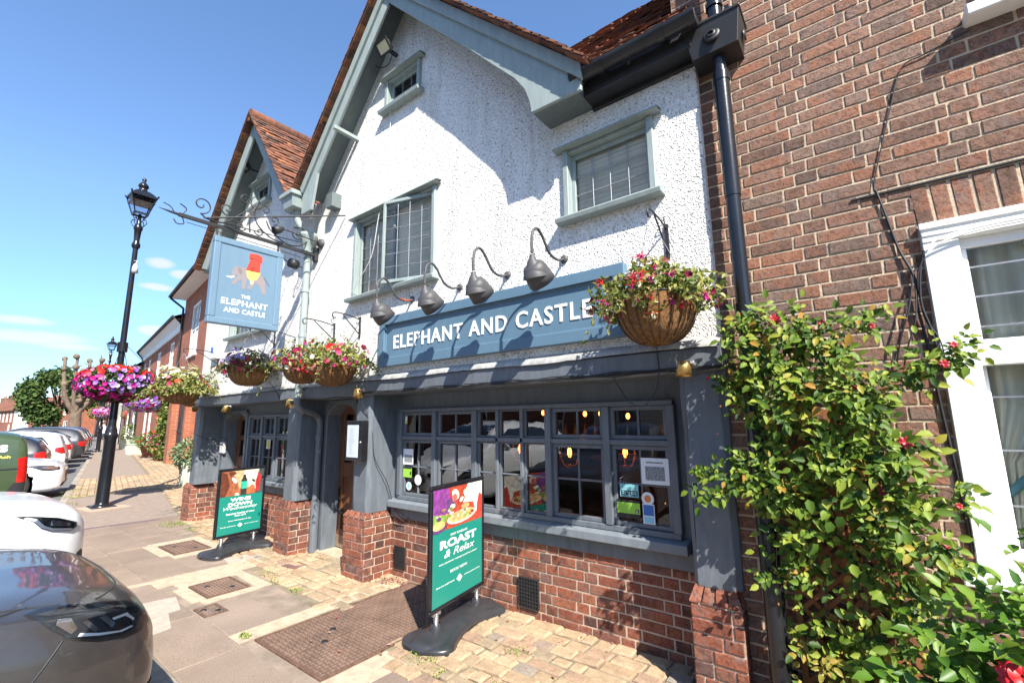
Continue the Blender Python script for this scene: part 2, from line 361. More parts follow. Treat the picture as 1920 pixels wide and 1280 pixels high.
# ---------------------------------------------------------------- writing
def text_geo(s, bold=0.0, shear=0.0, spacing=1.0):
    cu = bpy.data.curves.new('t', 'FONT'); cu.body = s; cu.offset = bold; cu.shear = shear; cu.space_character = spacing; cu.size = 1; cu.resolution_u = 3
    ob = bpy.data.objects.new('t', cu); me = bpy.data.meshes.new_from_object(ob)
    vs = [(v.co.x, v.co.y) for v in me.vertices]; fs = [list(p.vertices) for p in me.polygons]
    bpy.data.objects.remove(ob); bpy.data.meshes.remove(me); bpy.data.curves.remove(cu)
    return vs, fs
def write(mb, s, O, Rv, Uv, Nv, w, h, mi=0, bold=0.0, shear=0.0, spacing=1.0, thick=.001, centre=True, wmax=None):
    vs, fs = text_geo(s, bold, shear, spacing); xs = [v[0] for v in vs]; ys = [v[1] for v in vs]
    x0, x1, y0, y1 = min(xs), max(xs), min(ys), max(ys)
    O, Rv, Uv, Nv = V(O), V(Rv), V(Uv), V(Nv)
    sy = h/(y1-y0); sx = w/(x1-x0) if w else sy
    P = [O + Rv*(((v[0]-(x0+x1)/2) if centre else (v[0]-x0))*sx) + Uv*((v[1]-y0)*sy) for v in vs]
    mb.add([p + Nv*thick for p in P], fs, mi)
    if thick > .0015:   # raised letters: side walls
        from collections import Counter
        ec = Counter()
        for f in fs:
            for i in range(len(f)): ec[tuple(sorted((f[i], f[(i+1) % len(f)])))] += 1
        be = [e for e, c in ec.items() if c == 1]
        vv = []; ff = []
        for a, b in be:
            o = len(vv); vv += [P[a], P[b], P[b]+Nv*thick, P[a]+Nv*thick]; ff.append((o, o+1, o+2, o+3))
        mb.add(vv, ff, mi)
    return mb
# ================================================================ GROUND
def st(mb, name, mats, **k): return mb.build(name, mats, kind='structure', **k)
KX = [(14, -1.85), (-8.7, -1.85), (-14, -.79), (-57, 7.8), (-130, 22.4)]
def kerbY(x):
    for (a, b), (c, d) in zip(KX, KX[1:]):
        if c <= x <= a: return b + (d-b)*(x-a)/(c-a)
    return KX[-1][1]
BX = [(14, -.95), (-2.5, -.88), (-3.96, -.62), (-5.6, -.47), (-6.9, -.42), (-8.68, -.10), (-14, 1.0), (-16.3, 1.47), (-39.5, 5.92), (-130, 23.5)]
def setY(x):
    for (a, b), (c, d) in zip(BX, BX[1:]):
        if c <= x <= a: return b + (d-b)*(x-a)/(c-a)
    return BX[-1][1]
m = MB(); m.add([(-700,-500,-.14),(500,-500,-.14),(500,600,-.14),(-700,600,-.14)], [(0,1,2,3)]); st(m, 'ground', simple('field_ground', (.07,.085,.04), .95, var=.3, nscale=.2))
m = MB(); m.add([(20,-11,-.10),(20,-1.8,-.10),(-8.7,-1.8,-.10),(-14,-.74,-.10),(-57,7.85,-.10),(-130,22.4,-.10),(-190,34,-.1),(-190,20,-.1),(-130,9.5,-.10),(-57,-5,-.10),(-14,-11,-.10)], [(10,9,8,7,6,5,4,3,2,1,0)]); st(m, 'road', M_ROAD)
m = MB()                                                 # pavement bed
bed = [(14,-1.72),(-8.72,-1.72),(-14.03,-.66),(-57,7.93),(-130,22.5),(-130,34),(-9,3),(-9,.7),(14,.7)]
m.prism(bed, (0,0,-.13), (1,0,0), (0,1,0), (0,0,.13)); st(m, 'pavement', M_TARM)
m = MB()
for (a, b), (c, d) in zip(KX[:4], KX[1:4]):
    n = int(math.hypot(c-a, d-b)/.9); ux, uy = (c-a)/math.hypot(c-a, d-b), (d-b)/math.hypot(c-a, d-b); Ls = math.hypot(c-a, d-b)/n
    for i in range(n):
        o = V((a+ux*Ls*i, b+uy*Ls*i, 0)); p = o+V((ux*(Ls-.012), uy*(Ls-.012), 0)); j = random.uniform(-.004, .004)
        q = V((uy, -ux, 0))*-1.0
        q = V((-uy, ux, 0)); q = q if q.y > 0 else -q
        vs = [o+V((0,0,-.12)), p+V((0,0,-.12)), p+q*.13+V((0,0,-.12)), o+q*.13+V((0,0,-.12)), o+V((0,0,.006+j)), p+V((0,0,.006+j)), p+q*.13+V((0,0,.006+j)), o+q*.13+V((0,0,.006+j))]
        m.add(vs, [(0,3,2,1),(4,5,6,7),(0,1,5,4),(1,2,6,5),(2,3,7,6),(3,0,4,7)])
st(m, 'kerb', M_KERB, bevel=.01, seg=2)
# pavement slabs (near), set as real slabs
GR = [(-3.80, -2.82, -1.22, .28), (-5.62, -4.86, -1.16, -.56), (-7.62, -6.78, -.86, -.30)]   # iron covers with their cement frames (x0,x1,y0,y1)
def ongrate(x, y, e=.0): return any(a-e < x < b+e and c-e < y < d+e for a, b, c, d in GR)
m = MB()
def slab_test(u, v_):
    x, y = u-9.75, v_-1.72
    return y < setY(x)-.08 and y > kerbY(x)+.12 and not ongrate(x, y) and not (-6.0 < x < -5.58)
blocks(m, (-9.75,-1.72,0.002), (1,0,0), (0,1,0), (0,0,1), 13.5, 1.75, .44, lambda: random.choice([.6,.75,.9,.5]), gap=.010, inset=.006, rise=.007, back=.01, jit=.003, test=slab_test, tilt=.004)
st(m, 'pavement_slabs', M_SLAB)
m = MB(); m.add([(-9.75,-1.72,.003),(3.5,-1.72,.003),(3.5,-.85,.003),(-2.5,-.85,.003),(-4,-.6,.003),(-8.68,-.08,.003),(-9.75,.1,.003)], [range(7)]); st(m, 'slab_bed', M_SLABJ)
# setts
m = MB()
sizes = lambda: random.choice([.10,.14,.19,.23,.16,.27])
def sett_test(x, y): return y > setY(x)+.03 and not ongrate(x, y, -.02) and y < max(.9, 3+(-9.2-x)*.19)
ox = -14.2
blocks(m, (ox,-1.0,.002), (1,0,0), (0,1,0), (0,0,1), 16.4, 4.8, .118, sizes, gap=.014, inset=.012, rise=.016, back=.01, jit=.006, test=lambda u, v_: sett_test(u+ox, v_-1.0), tilt=.05, chj=.12)
u_ = V((-cos(R_(11)), sin(R_(11)), 0)); q_ = V((sin(R_(11)), cos(R_(11)), 0))
blocks(m, V((-14,-.9,.002)), u_, q_, (0,0,1), 4.6, 6.0, .13, lambda: random.choice([.15,.2,.24]), gap=.016, inset=.012, rise=.015, back=.01, jit=.006, tilt=.05,
       test=lambda u, v_: (lambda p: p.y > kerbY(p.x)+.16 and p.y < 4.4 and p.x < -14.2)(V((-14,-.9,0))+u_*u+q_*v_))
blocks(m, V((-18.5,0,.002)), u_, q_, (0,0,1), 40, 5.0, .17, lambda: random.choice([.2,.3,.26]), gap=.02, inset=.012, rise=.015, back=.01, jit=.006,
       test=lambda u, v_: (lambda p: p.y > setY(p.x)+.02)(V((-18.5,0,0))+u_*u+q_*v_))
st(m, 'sett_paving', M_SETT)
m = MB()
z = .0035
pts = [(2.2,-.97),(-2.5,-.9),(-4,-.63),(-5.6,-.48),(-6.9,-.43),(-8.68,-.11),(-14,.97),(-14.0,-.62),(-18.4,.24),(-18.4,1.8),(-39.5,5.9),(-58,9.5),(-58,12.5),(-9,3),(-9,.7),(2.2,.7)]
m.add([(x, y, z) for x, y in pts], [range(len(pts))]); st(m, 'sett_bed', M_SETTJ)
m = MB(); h = .009
def patch(P, hh=h, mi=0):
    k = len(P); m.add([(x, y, hh) for x, y in P] + [(x, y, 0) for x, y in P], [range(k)] + [(i, i+k, (i+1) % k + k, (i+1) % k) for i in range(k)], mi)
patch([(-5.98,-1.7),(-5.64,-1.7),(-5.66,-1.1),(-5.60,-.60),(-5.58,.05),(-5.9,.1),(-5.95,-.2),(-5.93,-.58)])
patch([(-3.98,-1.3),(-3.80,-1.3),(-3.82,.1),(-3.98,.3)]); patch([(-2.84,-1.3),(-2.60,-1.15),(-2.58,-.75),(-2.84,-.72)])
patch([(-5.62,-1.16),(-5.46,-1.16),(-5.46,-.56),(-5.62,-.56)], h+.002); patch([(-5.46,-.66),(-4.86,-.70),(-4.86,-.56),(-5.46,-.56)]); patch([(-4.95,-1.16),(-4.84,-1.16),(-4.84,-.70),(-4.95,-.70)]); patch([(-5.46,-1.22),(-4.95,-1.22),(-4.95,-1.1),(-5.46,-1.1)])
patch([(-7.72,-.92),(-7.5,-.92),(-7.5,-.26),(-7.72,-.26)]); patch([(-7.5,-.92),(-6.7,-.92),(-6.7,-.8),(-7.5,-.8)]); patch([(-6.85,-.8),(-6.7,-.8),(-6.7,-.26),(-6.85,-.26)]); patch([(-7.5,-.38),(-6.85,-.38),(-6.85,-.26),(-7.5,-.26)])
st(m, 'cement_strips', M_CEM)
m = MB(); patch([(-5.30,-1.52),(-5.25,-1.25),(-4.86,-1.33),(-4.84,-1.62)], .0125); patch([(-4.82,-1.62),(-4.85,-1.42),(-4.5,-1.5),(-4.45,-1.7)], .0125); patch([(-6.2,-.50),(-6.15,-.15),(-5.9,-.2),(-5.95,-.55)], .012); st(m, 'pale_cement_patches', M_CEM2)
m = MB(); patch([(-9.82,-1.7),(-9.70,-1.7),(-9.50,.02),(-9.60,.04)], .012); st(m, 'drain_channel', simple('drain_channel_iron', (.13,.095,.105), .6, var=.2))
m = MB(); patch([(-12.3,-.85),(-11.5,-.75),(-11.62,-.12),(-11.95,-.18)], .010); st(m, 'pink_repair_patch', simple('pink_concrete', (.42,.29,.22), .9, var=.12))
m = MB(); patch([(-5.33,-.25),(-5.12,-.22),(-5.12,-.06),(-5.33,-.06)], .022); st(m, 'brick_paver_patch', simple('dull_red_paver', (.18,.10,.085), .8, var=.25))
# moss and weeds in the joints
mm = MB()
def tuft(mb, x, y, r, n, z0=.01):
    for i in range(n):
        a = random.uniform(0, 6.3); q = r*random.random()**.6; px, py = x+q*cos(a), y+q*sin(a)*.6; s_ = random.uniform(.006, .018)
        b = random.uniform(0, 6.3); d = V((cos(b), sin(b), 0)); hgt = random.uniform(.004, .02)
        mb.add([(px, py, z0), V((px, py, z0+hgt))+d*s_*.5+V((-d.y, d.x, 0))*s_*.4, V((px, py, z0+hgt*1.2))+d*s_, V((px, py, z0+hgt))+d*s_*.5-V((-d.y, d.x, 0))*s_*.4], [(0,1,2,3)])
for x, y, r, n in [(-2.55,-.66,.13,160),(-2.35,-.72,.09,90),(-1.9,-.6,.1,60),(-3.87,-1.22,.06,60),(-8.9,-.2,.35,300),(-8.2,-.12,.25,160),(-4.45,-.52,.1,60),(-4.9,-.5,.12,60),(-14.2,-.55,.5,240),(-15.5,-.3,.6,260),(-1.5,-.75,.12,60),(-2.1,-.2,.1,50),(-5.2,-.45,.15,60),(-12.9,-.9,.4,200)]:
    tuft(mm, x, y, r, n)
M_MOSS = island('moss_green', [(0,(.09,.13,.02)),(.5,(.16,.22,.04)),(1,(.26,.28,.07))], .8, 0, bmp=0)
mm.build('moss', M_MOSS, kind='stuff')
ml = MB(); 
for i in range(150):
    k = random.random()
    if k < .45: x, y = random.gauss(-3.9, .12), random.gauss(.2, .07)
    elif k < .75: x, y = random.uniform(-4, -1), random.uniform(.05, .3)
    else: x, y = random.uniform(-6, -1.2), random.uniform(-1, .25)
    s_ = random.uniform(.006, .02); a = random.uniform(0, 6.3); d = V((cos(a), sin(a), 0)); e = V((-d.y, d.x, 0)); o = V((x, y, .022))
    ml.add([o-d*s_, o+e*s_*.5+V((0,0,.006)), o+d*s_+V((0,0,.003)), o-e*s_*.5+V((0,0,.004))], [(0,1,2,3)])
for k in range(1400):
    x, y = random.uniform(-9, 0), random.uniform(-1.7, .28); s_ = random.uniform(.0015, .005); a = random.uniform(0, 6.3); d = V((cos(a), sin(a), 0))*s_; e = V((-d.y, d.x, 0))*.7; o = V((x, y, .0145)); ml.add([o-d, o+e+V((0,0,.002)), o+d, o-e], [(0,1,2,3)])
ml.build('fallen_petals', island('dead_petal', [(0,(.30,.03,.05)),(.3,(.35,.16,.08)),(.6,(.22,.10,.04)),(.8,(.42,.05,.12)),(1,(.45,.38,.28))], .8, 0, bmp=0), kind='stuff')
# ---------------- iron covers
M_STUD = simple('pale_stud', (.175,.115,.085), .5, var=.25, nscale=5)  # paler than the plates, tone contrast put in so the relief shows
M_CHEQ = simple('rusty_chequer_plate', (.125,.078,.056), .62, var=.3, nscale=5, bmp=.001)
M_CHEQ2 = simple('grey_chequer_plate', (.13,.11,.10), .55, var=.3, nscale=8, bmp=.001)
def cover(name, label, x0, x1, y0, y1, mat, step=.034, split=None, z0=.010):
    t = thing(name, label, 'cover', ((x0+x1)/2, (y0+y1)/2, 0)); f = MB(); e = .022
    f.box(x0, x1, y0, y0+e, 0, z0+.006); f.box(x0, x1, y1-e, y1, 0, z0+.006); f.box(x0, x0+e, y0+e, y1-e, 0, z0+.006); f.box(x1-e, x1, y0+e, y1-e, 0, z0+.006)
    f.build('frame', M_RUST, t, bevel=.002)
    rows = [(x0+e, x1-e)] if not split else [(x0+e, split-.003), (split+.003, x1-e)]
    for a, b in rows:
        p = MB(); p.box(a+.002, b-.002, y0+e+.002, y1-e-.002, -.01, z0)
        nx, ny = int((b-a-.01)/step), int((y1-y0-2*e-.01)/step)
        for i in range(nx):
            for j in range(ny):
                cx, cy = a+.005+(i+.5)*(b-a-.01)/nx, y0+e+.005+(j+.5)*(y1-y0-2*e-.01)/ny
                o = (i+j) % 2; lx, ly = (.013, .0055) if o else (.0055, .013); q = z0+.006
                p.add([(cx-lx,cy-ly,z0),(cx+lx,cy-ly,z0),(cx+lx,cy+ly,z0),(cx-lx,cy+ly,z0),(cx-lx*.7,cy-ly*.6,q),(cx+lx*.7,cy-ly*.6,q),(cx+lx*.7,cy+ly*.6,q),(cx-lx*.7,cy+ly*.6,q)],
                      [(4,5,6,7),(0,1,5,4),(1,2,6,5),(2,3,7,6),(3,0,4,7)], 1)
        p.build('plate', [mat, M_STUD], t)
    k = MB()
    for (kx, ky) in ((.35,.3),(.5,.2)) if split else ((.3,.3),(.7,.7)):
        cx, cy = x0+(x1-x0)*kx, y0+(y1-y0)*ky; k.lathe([(.0,z0+.006),(.022,z0+.006),(.026,z0+.001)], (cx, cy, 0), n=14)
    k.build('keyhole', M_BLACKM, t)
    return t
cover('cellar_cover', 'large rusty chequer plate cellar hatch beside the roast advert board', -3.76, -2.86, -1.20, .27, M_CHEQ, .034, split=-3.30)
cover('chamber_cover', 'brown chequer plate chamber cover between the wine board and the cellar hatch', -5.45, -4.96, -1.09, -.72, M_CHEQ, .03)
cover('chamber_cover', 'worn chamber cover partly hidden behind the foot of the wine board', -7.5, -6.87, -.79, -.39, M_CHEQ, .04)
cover('drain_cover', 'small dark square grating set in the slabs nearest the grey car', -4.76, -4.50, -1.27, -1.09, M_CHEQ2, .028)
# ================================================================ PUB
pub = thing('pub_building', 'white roughcast pub with two gables, slate grey jetty beam and brick plinth', 'pub', (-4.8, 0, 0))
# ---- white wall (outline with openings, thickness)
def wall_with_holes(outer, holes, Yf, th, name, mat, parent):
    pts = [V((x, z)) for x, z in outer]; edges = [(i, (i+1) % len(outer)) for i in range(len(outer))]; 
    for (a, b, c, d) in holes:
        o = len(pts); pts += [V((a, c)), V((b, c)), V((b, d)), V((a, d))]; edges += [(o, o+1), (o+1, o+2), (o+2, o+3), (o+3, o)]
    vv, ee, ff, *_ = delaunay_2d_cdt(pts, edges, [], 0, 1e-6)
    mb = MB(); fs = []
    for f in ff:
        cx = sum(vv[i].x for i in f)/len(f); cz = sum(vv[i].y for i in f)/len(f)
        if inpoly(cx, cz, outer) and not any(a < cx < b and c < cz < d for a, b, c, d in holes): fs.append(f)
    mb.add([(v_.x, Yf, v_.y) for v_ in vv], fs)
    for loop in [outer] + [[(a, c), (b, c), (b, d), (a, d)] for a, b, c, d in holes]:
        k = len(loop); mb.add([(x, Yf, z) for x, z in loop] + [(x, Yf+th, z) for x, z in loop], [(i, (i+1) % k, (i+1) % k + k, i+k) for i in range(k)])
    return mb.build(name, mat, parent)
HOLES = [(-1.66,-1.01,3.12,3.68),(-4.52,-3.22,2.98,3.92),(-4.02,-3.50,5.14,5.52),(-7.47,-6.95,4.98,5.36),(-7.90,-6.60,2.92,3.7)]
outer = [(-9.0,2.03),(-.66,2.03),(-.66,4.12),(-1.42,4.12),(-3.70,6.45),(-5.42,4.45),(-5.66,4.45),(-7.0,6.2),(-8.6,4.2),(-9.0,4.2)]
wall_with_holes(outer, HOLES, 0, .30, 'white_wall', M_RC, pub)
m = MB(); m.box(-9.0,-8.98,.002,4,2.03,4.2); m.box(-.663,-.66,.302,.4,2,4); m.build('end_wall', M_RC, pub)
# barge boards: front board + soffit return
def barge(a, b, wd, yf, yb, nm='barge_board', mat=M_SAGE, low=None):
    # board from a(x,z) to b(x,z) outer edge; wd = depth measured vertically down
    mb = MB(); P = [a, b, (b[0], b[1]-wd), (a[0], a[1]-wd)] if low is None else [a, b] + low
    mb.prism(P, (0,yf,0), (1,0,0), (0,0,1), (0,.035,0))
    return mb
YB = -.28
bb = MB()
# big gable right board, sweeping out to a bracket foot
AP = (-3.72, 6.47)
bb.prism([AP,(-1.38,4.10),(-1.38,3.93),(-1.60,3.94),(-1.82,3.945),(-1.835,4.05),(-1.88,4.18),(-1.98,4.33),(-2.2,4.57),(-2.55,4.96),(-3.07,5.50),(-3.60,6.06),(-3.72,6.19)], (0,YB,0), (1,0,0), (0,0,1), (0,.03,0))
bb.build('barge_board', M_SAGE, pub, bevel=.004)
bb = MB(); bb.prism([(-3.72,6.49),(-1.36,4.12),(-1.36,3.99),(-3.72,6.34)], (0,YB-.03,0), (1,0,0), (0,0,1), (0,.03,0)); bb.build('barge_board', M_SAGE, pub, bevel=.004)
bb = MB(); bb.prism([(-3.72,6.47),(-3.72,6.16),(-5.02,4.60),(-5.12,4.15),(-5.36,4.15),(-5.36,4.48)], (0,YB,0), (1,0,0), (0,0,1), (0,.03,0)); bb.build('barge_board', M_SAGE, pub, bevel=.004)
bb = MB(); bb.prism([(-3.72,6.50),(-3.72,6.36),(-5.32,4.42),(-5.38,4.50)], (0,YB-.03,0), (1,0,0), (0,0,1), (0,.03,0)); bb.build('barge_board', M_SAGE, pub, bevel=.004)
# left gable boards
bb = MB(); bb.prism([(-7.0,6.24),(-7.0,5.93),(-8.42,4.10),(-8.66,4.16)], (0,YB,0), (1,0,0), (0,0,1), (0,.03,0)); bb.build('barge_board', M_SAGE, pub, bevel=.004)
bb = MB(); bb.prism([(-7.0,6.24),(-5.60,4.42),(-5.66,4.25),(-5.80,4.32),(-7.0,5.93)], (0,YB,0), (1,0,0), (0,0,1), (0,.03,0)); bb.build('barge_board', M_SAGE, pub, bevel=.004)
# soffits (dark underside between board and wall)
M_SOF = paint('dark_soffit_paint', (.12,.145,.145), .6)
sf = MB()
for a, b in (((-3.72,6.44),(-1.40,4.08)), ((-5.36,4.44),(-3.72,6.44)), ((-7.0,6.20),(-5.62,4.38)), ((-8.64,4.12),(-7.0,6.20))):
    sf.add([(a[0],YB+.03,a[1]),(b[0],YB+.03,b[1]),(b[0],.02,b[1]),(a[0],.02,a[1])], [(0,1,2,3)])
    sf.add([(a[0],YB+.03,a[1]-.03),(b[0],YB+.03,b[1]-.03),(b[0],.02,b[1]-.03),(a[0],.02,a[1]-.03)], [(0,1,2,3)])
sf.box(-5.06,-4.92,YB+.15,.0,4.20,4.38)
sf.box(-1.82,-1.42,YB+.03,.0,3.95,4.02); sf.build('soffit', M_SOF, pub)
for (x, z, yy) in ((-4.62,5.02,.0),):
    mb = MB(); mb.bar((x, YB-.05, z), (x, .05, z+.0), .05, .045); mb.build('purlin_end', M_SAGE, pub, bevel=.003)
# roofs of tiles
def tiles(mb, E, Rv, Uv, Wd, Ln, tw=.162, g=.098, mi=0, test=None):
    E, Rv, Uv = V(E), V(Rv).normalized(), V(Uv).normalized(); Nv = Rv.cross(Uv).normalized(); Nv = Nv if Nv.z > 0 else -Nv
    nr = int(Ln/g); nc = int(Wd/tw)+1
    for i in range(nr):
        for j in range(nc):
            x = (j + (.5 if i % 2 else 0) - .5)*tw; x0, x1 = max(0, x+.002), min(Wd, x+tw-.002)
            if x1-x0 < .03: continue
            if test and not test((x0+x1)/2, i*g): continue
            lift = .022+random.uniform(-.006, .010); l2 = random.uniform(-.005, .005); sl_ = random.uniform(-.007, .007); cam_ = .004
            a = E+Uv*(i*g+sl_); b = E+Uv*(i*g+.16); th = .013
            vs = [a+Rv*x0+Nv*(lift+l2), a+Rv*(x0+x1)/2+Nv*(lift+cam_), a+Rv*x1+Nv*(lift-l2), b+Rv*x1+Nv*.004, b+Rv*x0+Nv*.004,
                  a+Rv*x0+Nv*(lift+l2-th), a+Rv*(x0+x1)/2+Nv*(lift+cam_-th), a+Rv*x1+Nv*(lift-l2-th), b+Rv*x1-Nv*.01, b+Rv*x0-Nv*.01]
            mb.add(vs, [(0,1,2,3,4),(5,6,1,0),(6,7,2,1),(7,8,3,2),(9,5,0,4),(9,8,7,6,5)], mi)
def roof_plane(e0, e1, back, name='tiled_roof', D=6.0, y0=-.345):
    # slope between eaves point e0(x,z) and ridge e1(x,z), running back D along +Y
    mb = MB(); d = V((e1[0]-e0[0], 0, e1[1]-e0[1])); Ln = d.length
    tiles(mb, (e0[0], y0, e0[1]), (0,1,0), d, D, Ln)
    n = V((0,1,0)).cross(d).normalized(); n = n if n.z > 0 else -n
    mb.add([V((e0[0],y0+.01,e0[1]))-n*.005, V((e1[0],y0+.01,e1[1]))-n*.005, V((e1[0],y0+D,e1[1]))-n*.005, V((e0[0],y0+D,e0[1]))-n*.005], [(0,1,2,3)], 0)
    mb.build(name, M_TILE, pub)
roof_plane((-1.30,4.08), (-3.72,6.52), 1, D=3.2)
roof_plane((-5.44,4.46), (-3.72,6.52), 1, D=3.2)
roof_plane((-5.56,4.42), (-7.0,6.27), 1, D=3.2)
roof_plane((-8.68,4.14), (-7.0,6.27), 1, D=3.2)
# verge: row of tiles edge-on, cement-bedded, and ridge tiles
for a, b in (((-1.30,4.085),(-3.72,6.525)), ((-5.44,4.465),(-3.72,6.525)), ((-5.56,4.425),(-7.0,6.275)), ((-8.68,4.145),(-7.0,6.275))):
    mb = MB(); d = V((b[0]-a[0],0,b[1]-a[1])); n = int(d.length/.1); d.normalize(); nn = V((0,1,0)).cross(d); nn = nn if nn.z > 0 else -nn
    for i in range(n):
        p = V((a[0],-.345,a[1])) + d*i*.1 + nn*random.uniform(-.004,.006)
        mb.bar(p+nn*.012, p+d*.125+nn*.004, .09, .014)
        mb.bar(p+nn*.012+V((0,.012,-.02)), p+d*.11+nn*.0+V((0,.012,-.02)), .09, .014)
    mb.build('verge_tile', M_TILE, pub)
for x, z in ((-3.72,6.54),(-7.0,6.29)):
    mb = MB()
    for i in range(9):
        y = -.37+i*.36; mb.tube([(x,y,z-.045),(x,y+.35,z-.045)], .10, 10)
    mb.build('ridge_tile', M_TILE, pub)
# right hand eaves roof behind the gutter, running up to the main ridge
mb = MB(); up = V((0,1,1.18)).normalized()
tiles(mb, (-3.0,-.20,4.13), (1,0,0), up, 2.32, 2.6, test=lambda u, v_: (-3.0+u) > -1.37-.756*v_)
mb.add([(-1.36,-.19,4.12),(-.66,-.19,4.12),(-.66,1.5,6.12),(-3.32,1.5,6.12)], [(0,1,2,3)]); mb.build('tiled_roof', M_TILE, pub)
# main roof mass behind both gables
mb = MB(); mb.prism([(.2,3.95),(4.6,8.0),(9,3.95)], (-8.9,0,0), (0,1,0), (0,0,1), (5.2,0,0)); 
mb.build('main_roof', M_TILE, pub)
# gutter, fascia board
g = MB(); prof = [(.062*cos(a), .062*sin(a)) for a in [pi+pi*i/10 for i in range(11)]]
g.grid([[(x, -.245+p, 4.085+q) for p, q in prof] for x in (-1.47,-.58)]); g.grid([[(x, -.245+p*.93, 4.087+q*.93) for p, q in prof] for x in (-1.47,-.58)])
for x in (-1.47,-.58): g.prism([(p, q) for p, q in prof], (x,-.245,4.085), (0,1,0), (0,0,1), (.006,0,0))
for x in (-1.25,-.82,-.62): g.grid([[(x+d_, -.245+p*1.12, 4.085+q*1.12) for p, q in prof] for d_ in (0,.045)])
g.build('gutter', M_GUT, pub)
g = MB(); g.box(-1.42,-.64,-.16,.001,3.955,4.10); g.box(-1.42,-.64,-.03,.001,3.92,3.955); g.build('gutter_board', M_BLACKM, pub, bevel=.004)
# valley box, down pipe with leaf hopper
g = MB(); g.add([(-5.66,-.40,4.42),(-5.38,-.40,4.42),(-5.38,-.10,4.42),(-5.66,-.10,4.42),(-5.63,-.37,4.26),(-5.41,-.37,4.26),(-5.41,-.13,4.26),(-5.63,-.13,4.26)], [(4,5,6,7),(0,1,5,4),(1,2,6,5),(2,3,7,6),(3,0,4,7),(0,1,2,3)])
g.box(-5.68,-5.36,-.42,-.09,4.40,4.46); g.build('valley_hopper', M_SAGE, pub, bevel=.005)
g = MB(); g.tube(smooth_path([(-5.53,-.25,4.28),(-5.53,-.25,4.18),(-5.51,-.2,4.06),(-5.49,-.11,3.98),(-5.48,-.11,3.9)]), .042, 12)
g.lathe([(.05,3.86),(.055,3.90),(.075,3.96),(.10,4.0),(.105,4.03),(.12,4.05),(.125,4.09),(.10,4.10)], (-5.48,-.11,-.12), n=16); 
g.tube([(-5.48,-.10,3.78),(-5.48,-.10,1.86)], .042, 14)
for z in (3.70,3.2,2.62,2.12): g.tube([(-5.48,-.10,z),(-5.48,-.10,z+.05)], .05, 14)
g.build('down_pipe', M_SAGE, pub)
g = MB(); g.tube(smooth_path([(-5.48,-.10,1.87),(-5.48,-.10,1.80),(-5.48,-.05,1.74),(-5.51,.10,1.70),(-5.56,.20,1.66),(-5.57,.25,1.58),(-5.57,.25,1.4)]), .042, 14); g.tube([(-5.57,.25,1.4),(-5.57,.25,.02)], .042, 14)
g.tube([(-5.57,.25,.02),(-5.57,.25,.62)], .052, 14); g.tube([(-5.57,.25,1.36),(-5.57,.25,1.42)], .052, 14); g.build('down_pipe', M_GREY, pub)
# ---- jetty beam and lead flashing
mb = MB(); xs = [-9.02+i*.28 for i in range(31)]; xs[-1] = -.66
def wz(x): return .005*sin(x*2.1)+.003*sin(x*5.3)
P = [[(x,-.035+.006*sin(x*3),1.855+wz(x+1)),(x,-.045,1.87+wz(x)),(x,-.045,2.0+wz(x)),(x,-.02,2.02+wz(x)),(x,.10,2.02)] for x in xs]
mb.grid(P, sm=False); mb.grid([[(x,-.035+.006*sin(x*3),1.855+wz(x+1)),(x,.34,1.855)] for x in xs]); mb.box(-.66,-.655,-.04,.3,1.86,2.03); mb.box(-9.02,-9.015,-.04,.3,1.86,2.03)
mb.build('jetty_beam', M_GREY, pub)
mb = MB(); xs2 = [-9.05+i*.07 for i in range(121)]
P = []
for x in xs2:
    j = random.uniform(-.004, .004)+.006*sin(x*4); j *= .6; P.append([(x,.003,2.07+j*.4),(x,-.035,2.05+j),(x,-.062+j,2.022+j),(x,-.064+j,2.002+j*1.5)])
mb.grid(P, sm=True); mb.build('lead_flashing', M_LEAD, pub)
# ---- grey wall under the jetty (recessed), with openings for windows and doors
GW = [(-4.02,-1.07,.80,1.705),(-7.70,-6.38,.80,1.70),(-5.50,-4.85,0,1.82),(-8.66,-7.86,0,1.76)]
ow = [(-9.0,.60),(-8.72,.60),(-8.72,0),(-7.80,0),(-7.80,.60),(-5.66,.60),(-5.66,0),(-4.42,0),(-4.42,.60),(-.66,.60),(-.66,1.87),(-9.0,1.87)]
wall_with_holes(ow, GW, .335, .14, 'painted_wall', M_GREY, pub)
# brick plinths
def plinth(x0, x1, nm='brick_plinth'):
    mb = MB(); blocks(mb, (x0,.315,-.01), (1,0,0), (0,0,1), (0,-1,0), x1-x0, .62, .0756, [.225,.112], gap=.011, inset=.004, rise=.004, back=.05, jit=.0016, stagger=[0,.056], mi=0)
    mb.box(x0,x1,.316,.45,0,.612,1); mb.build(nm, [M_BR2, M_MORT2], pub)
plinth(-4.15,-.92); plinth(-7.80,-5.95); plinth(-8.9,-8.72)
# timber plate under the windows + projecting sills
mb = MB(); mb.box(-4.13,-.94,.285,.36,.585,.70); mb.build('wall_plate', M_GREY, pub, bevel=.006)
mb = MB(); mb.box(-7.74,-5.95,.295,.36,.60,.70); mb.build('wall_plate', M_GREY, pub, bevel=.006)
mb = MB(); mb.box(-.99,-.94,.30,.36,.70,1.86); mb.build('cover_strip', M_GREY, pub, bevel=.006)
mb = MB(); mb.prism([(0,0),(0,.062),(.06,.078),(.14,.082),(.14,0)], (-4.12,.225,.695), (0,1,0), (0,0,1), (3.10,0,0)); mb.build('window_sill', M_GREYL, pub, bevel=.006, seg=2)
mb = MB(); mb.prism([(0,0),(0,.05),(.06,.062),(.12,.065),(.12,0)], (-7.74,.235,.70), (0,1,0), (0,0,1), (1.38,0,0)); mb.build('window_sill', M_GREYL, pub, bevel=.006, seg=2)
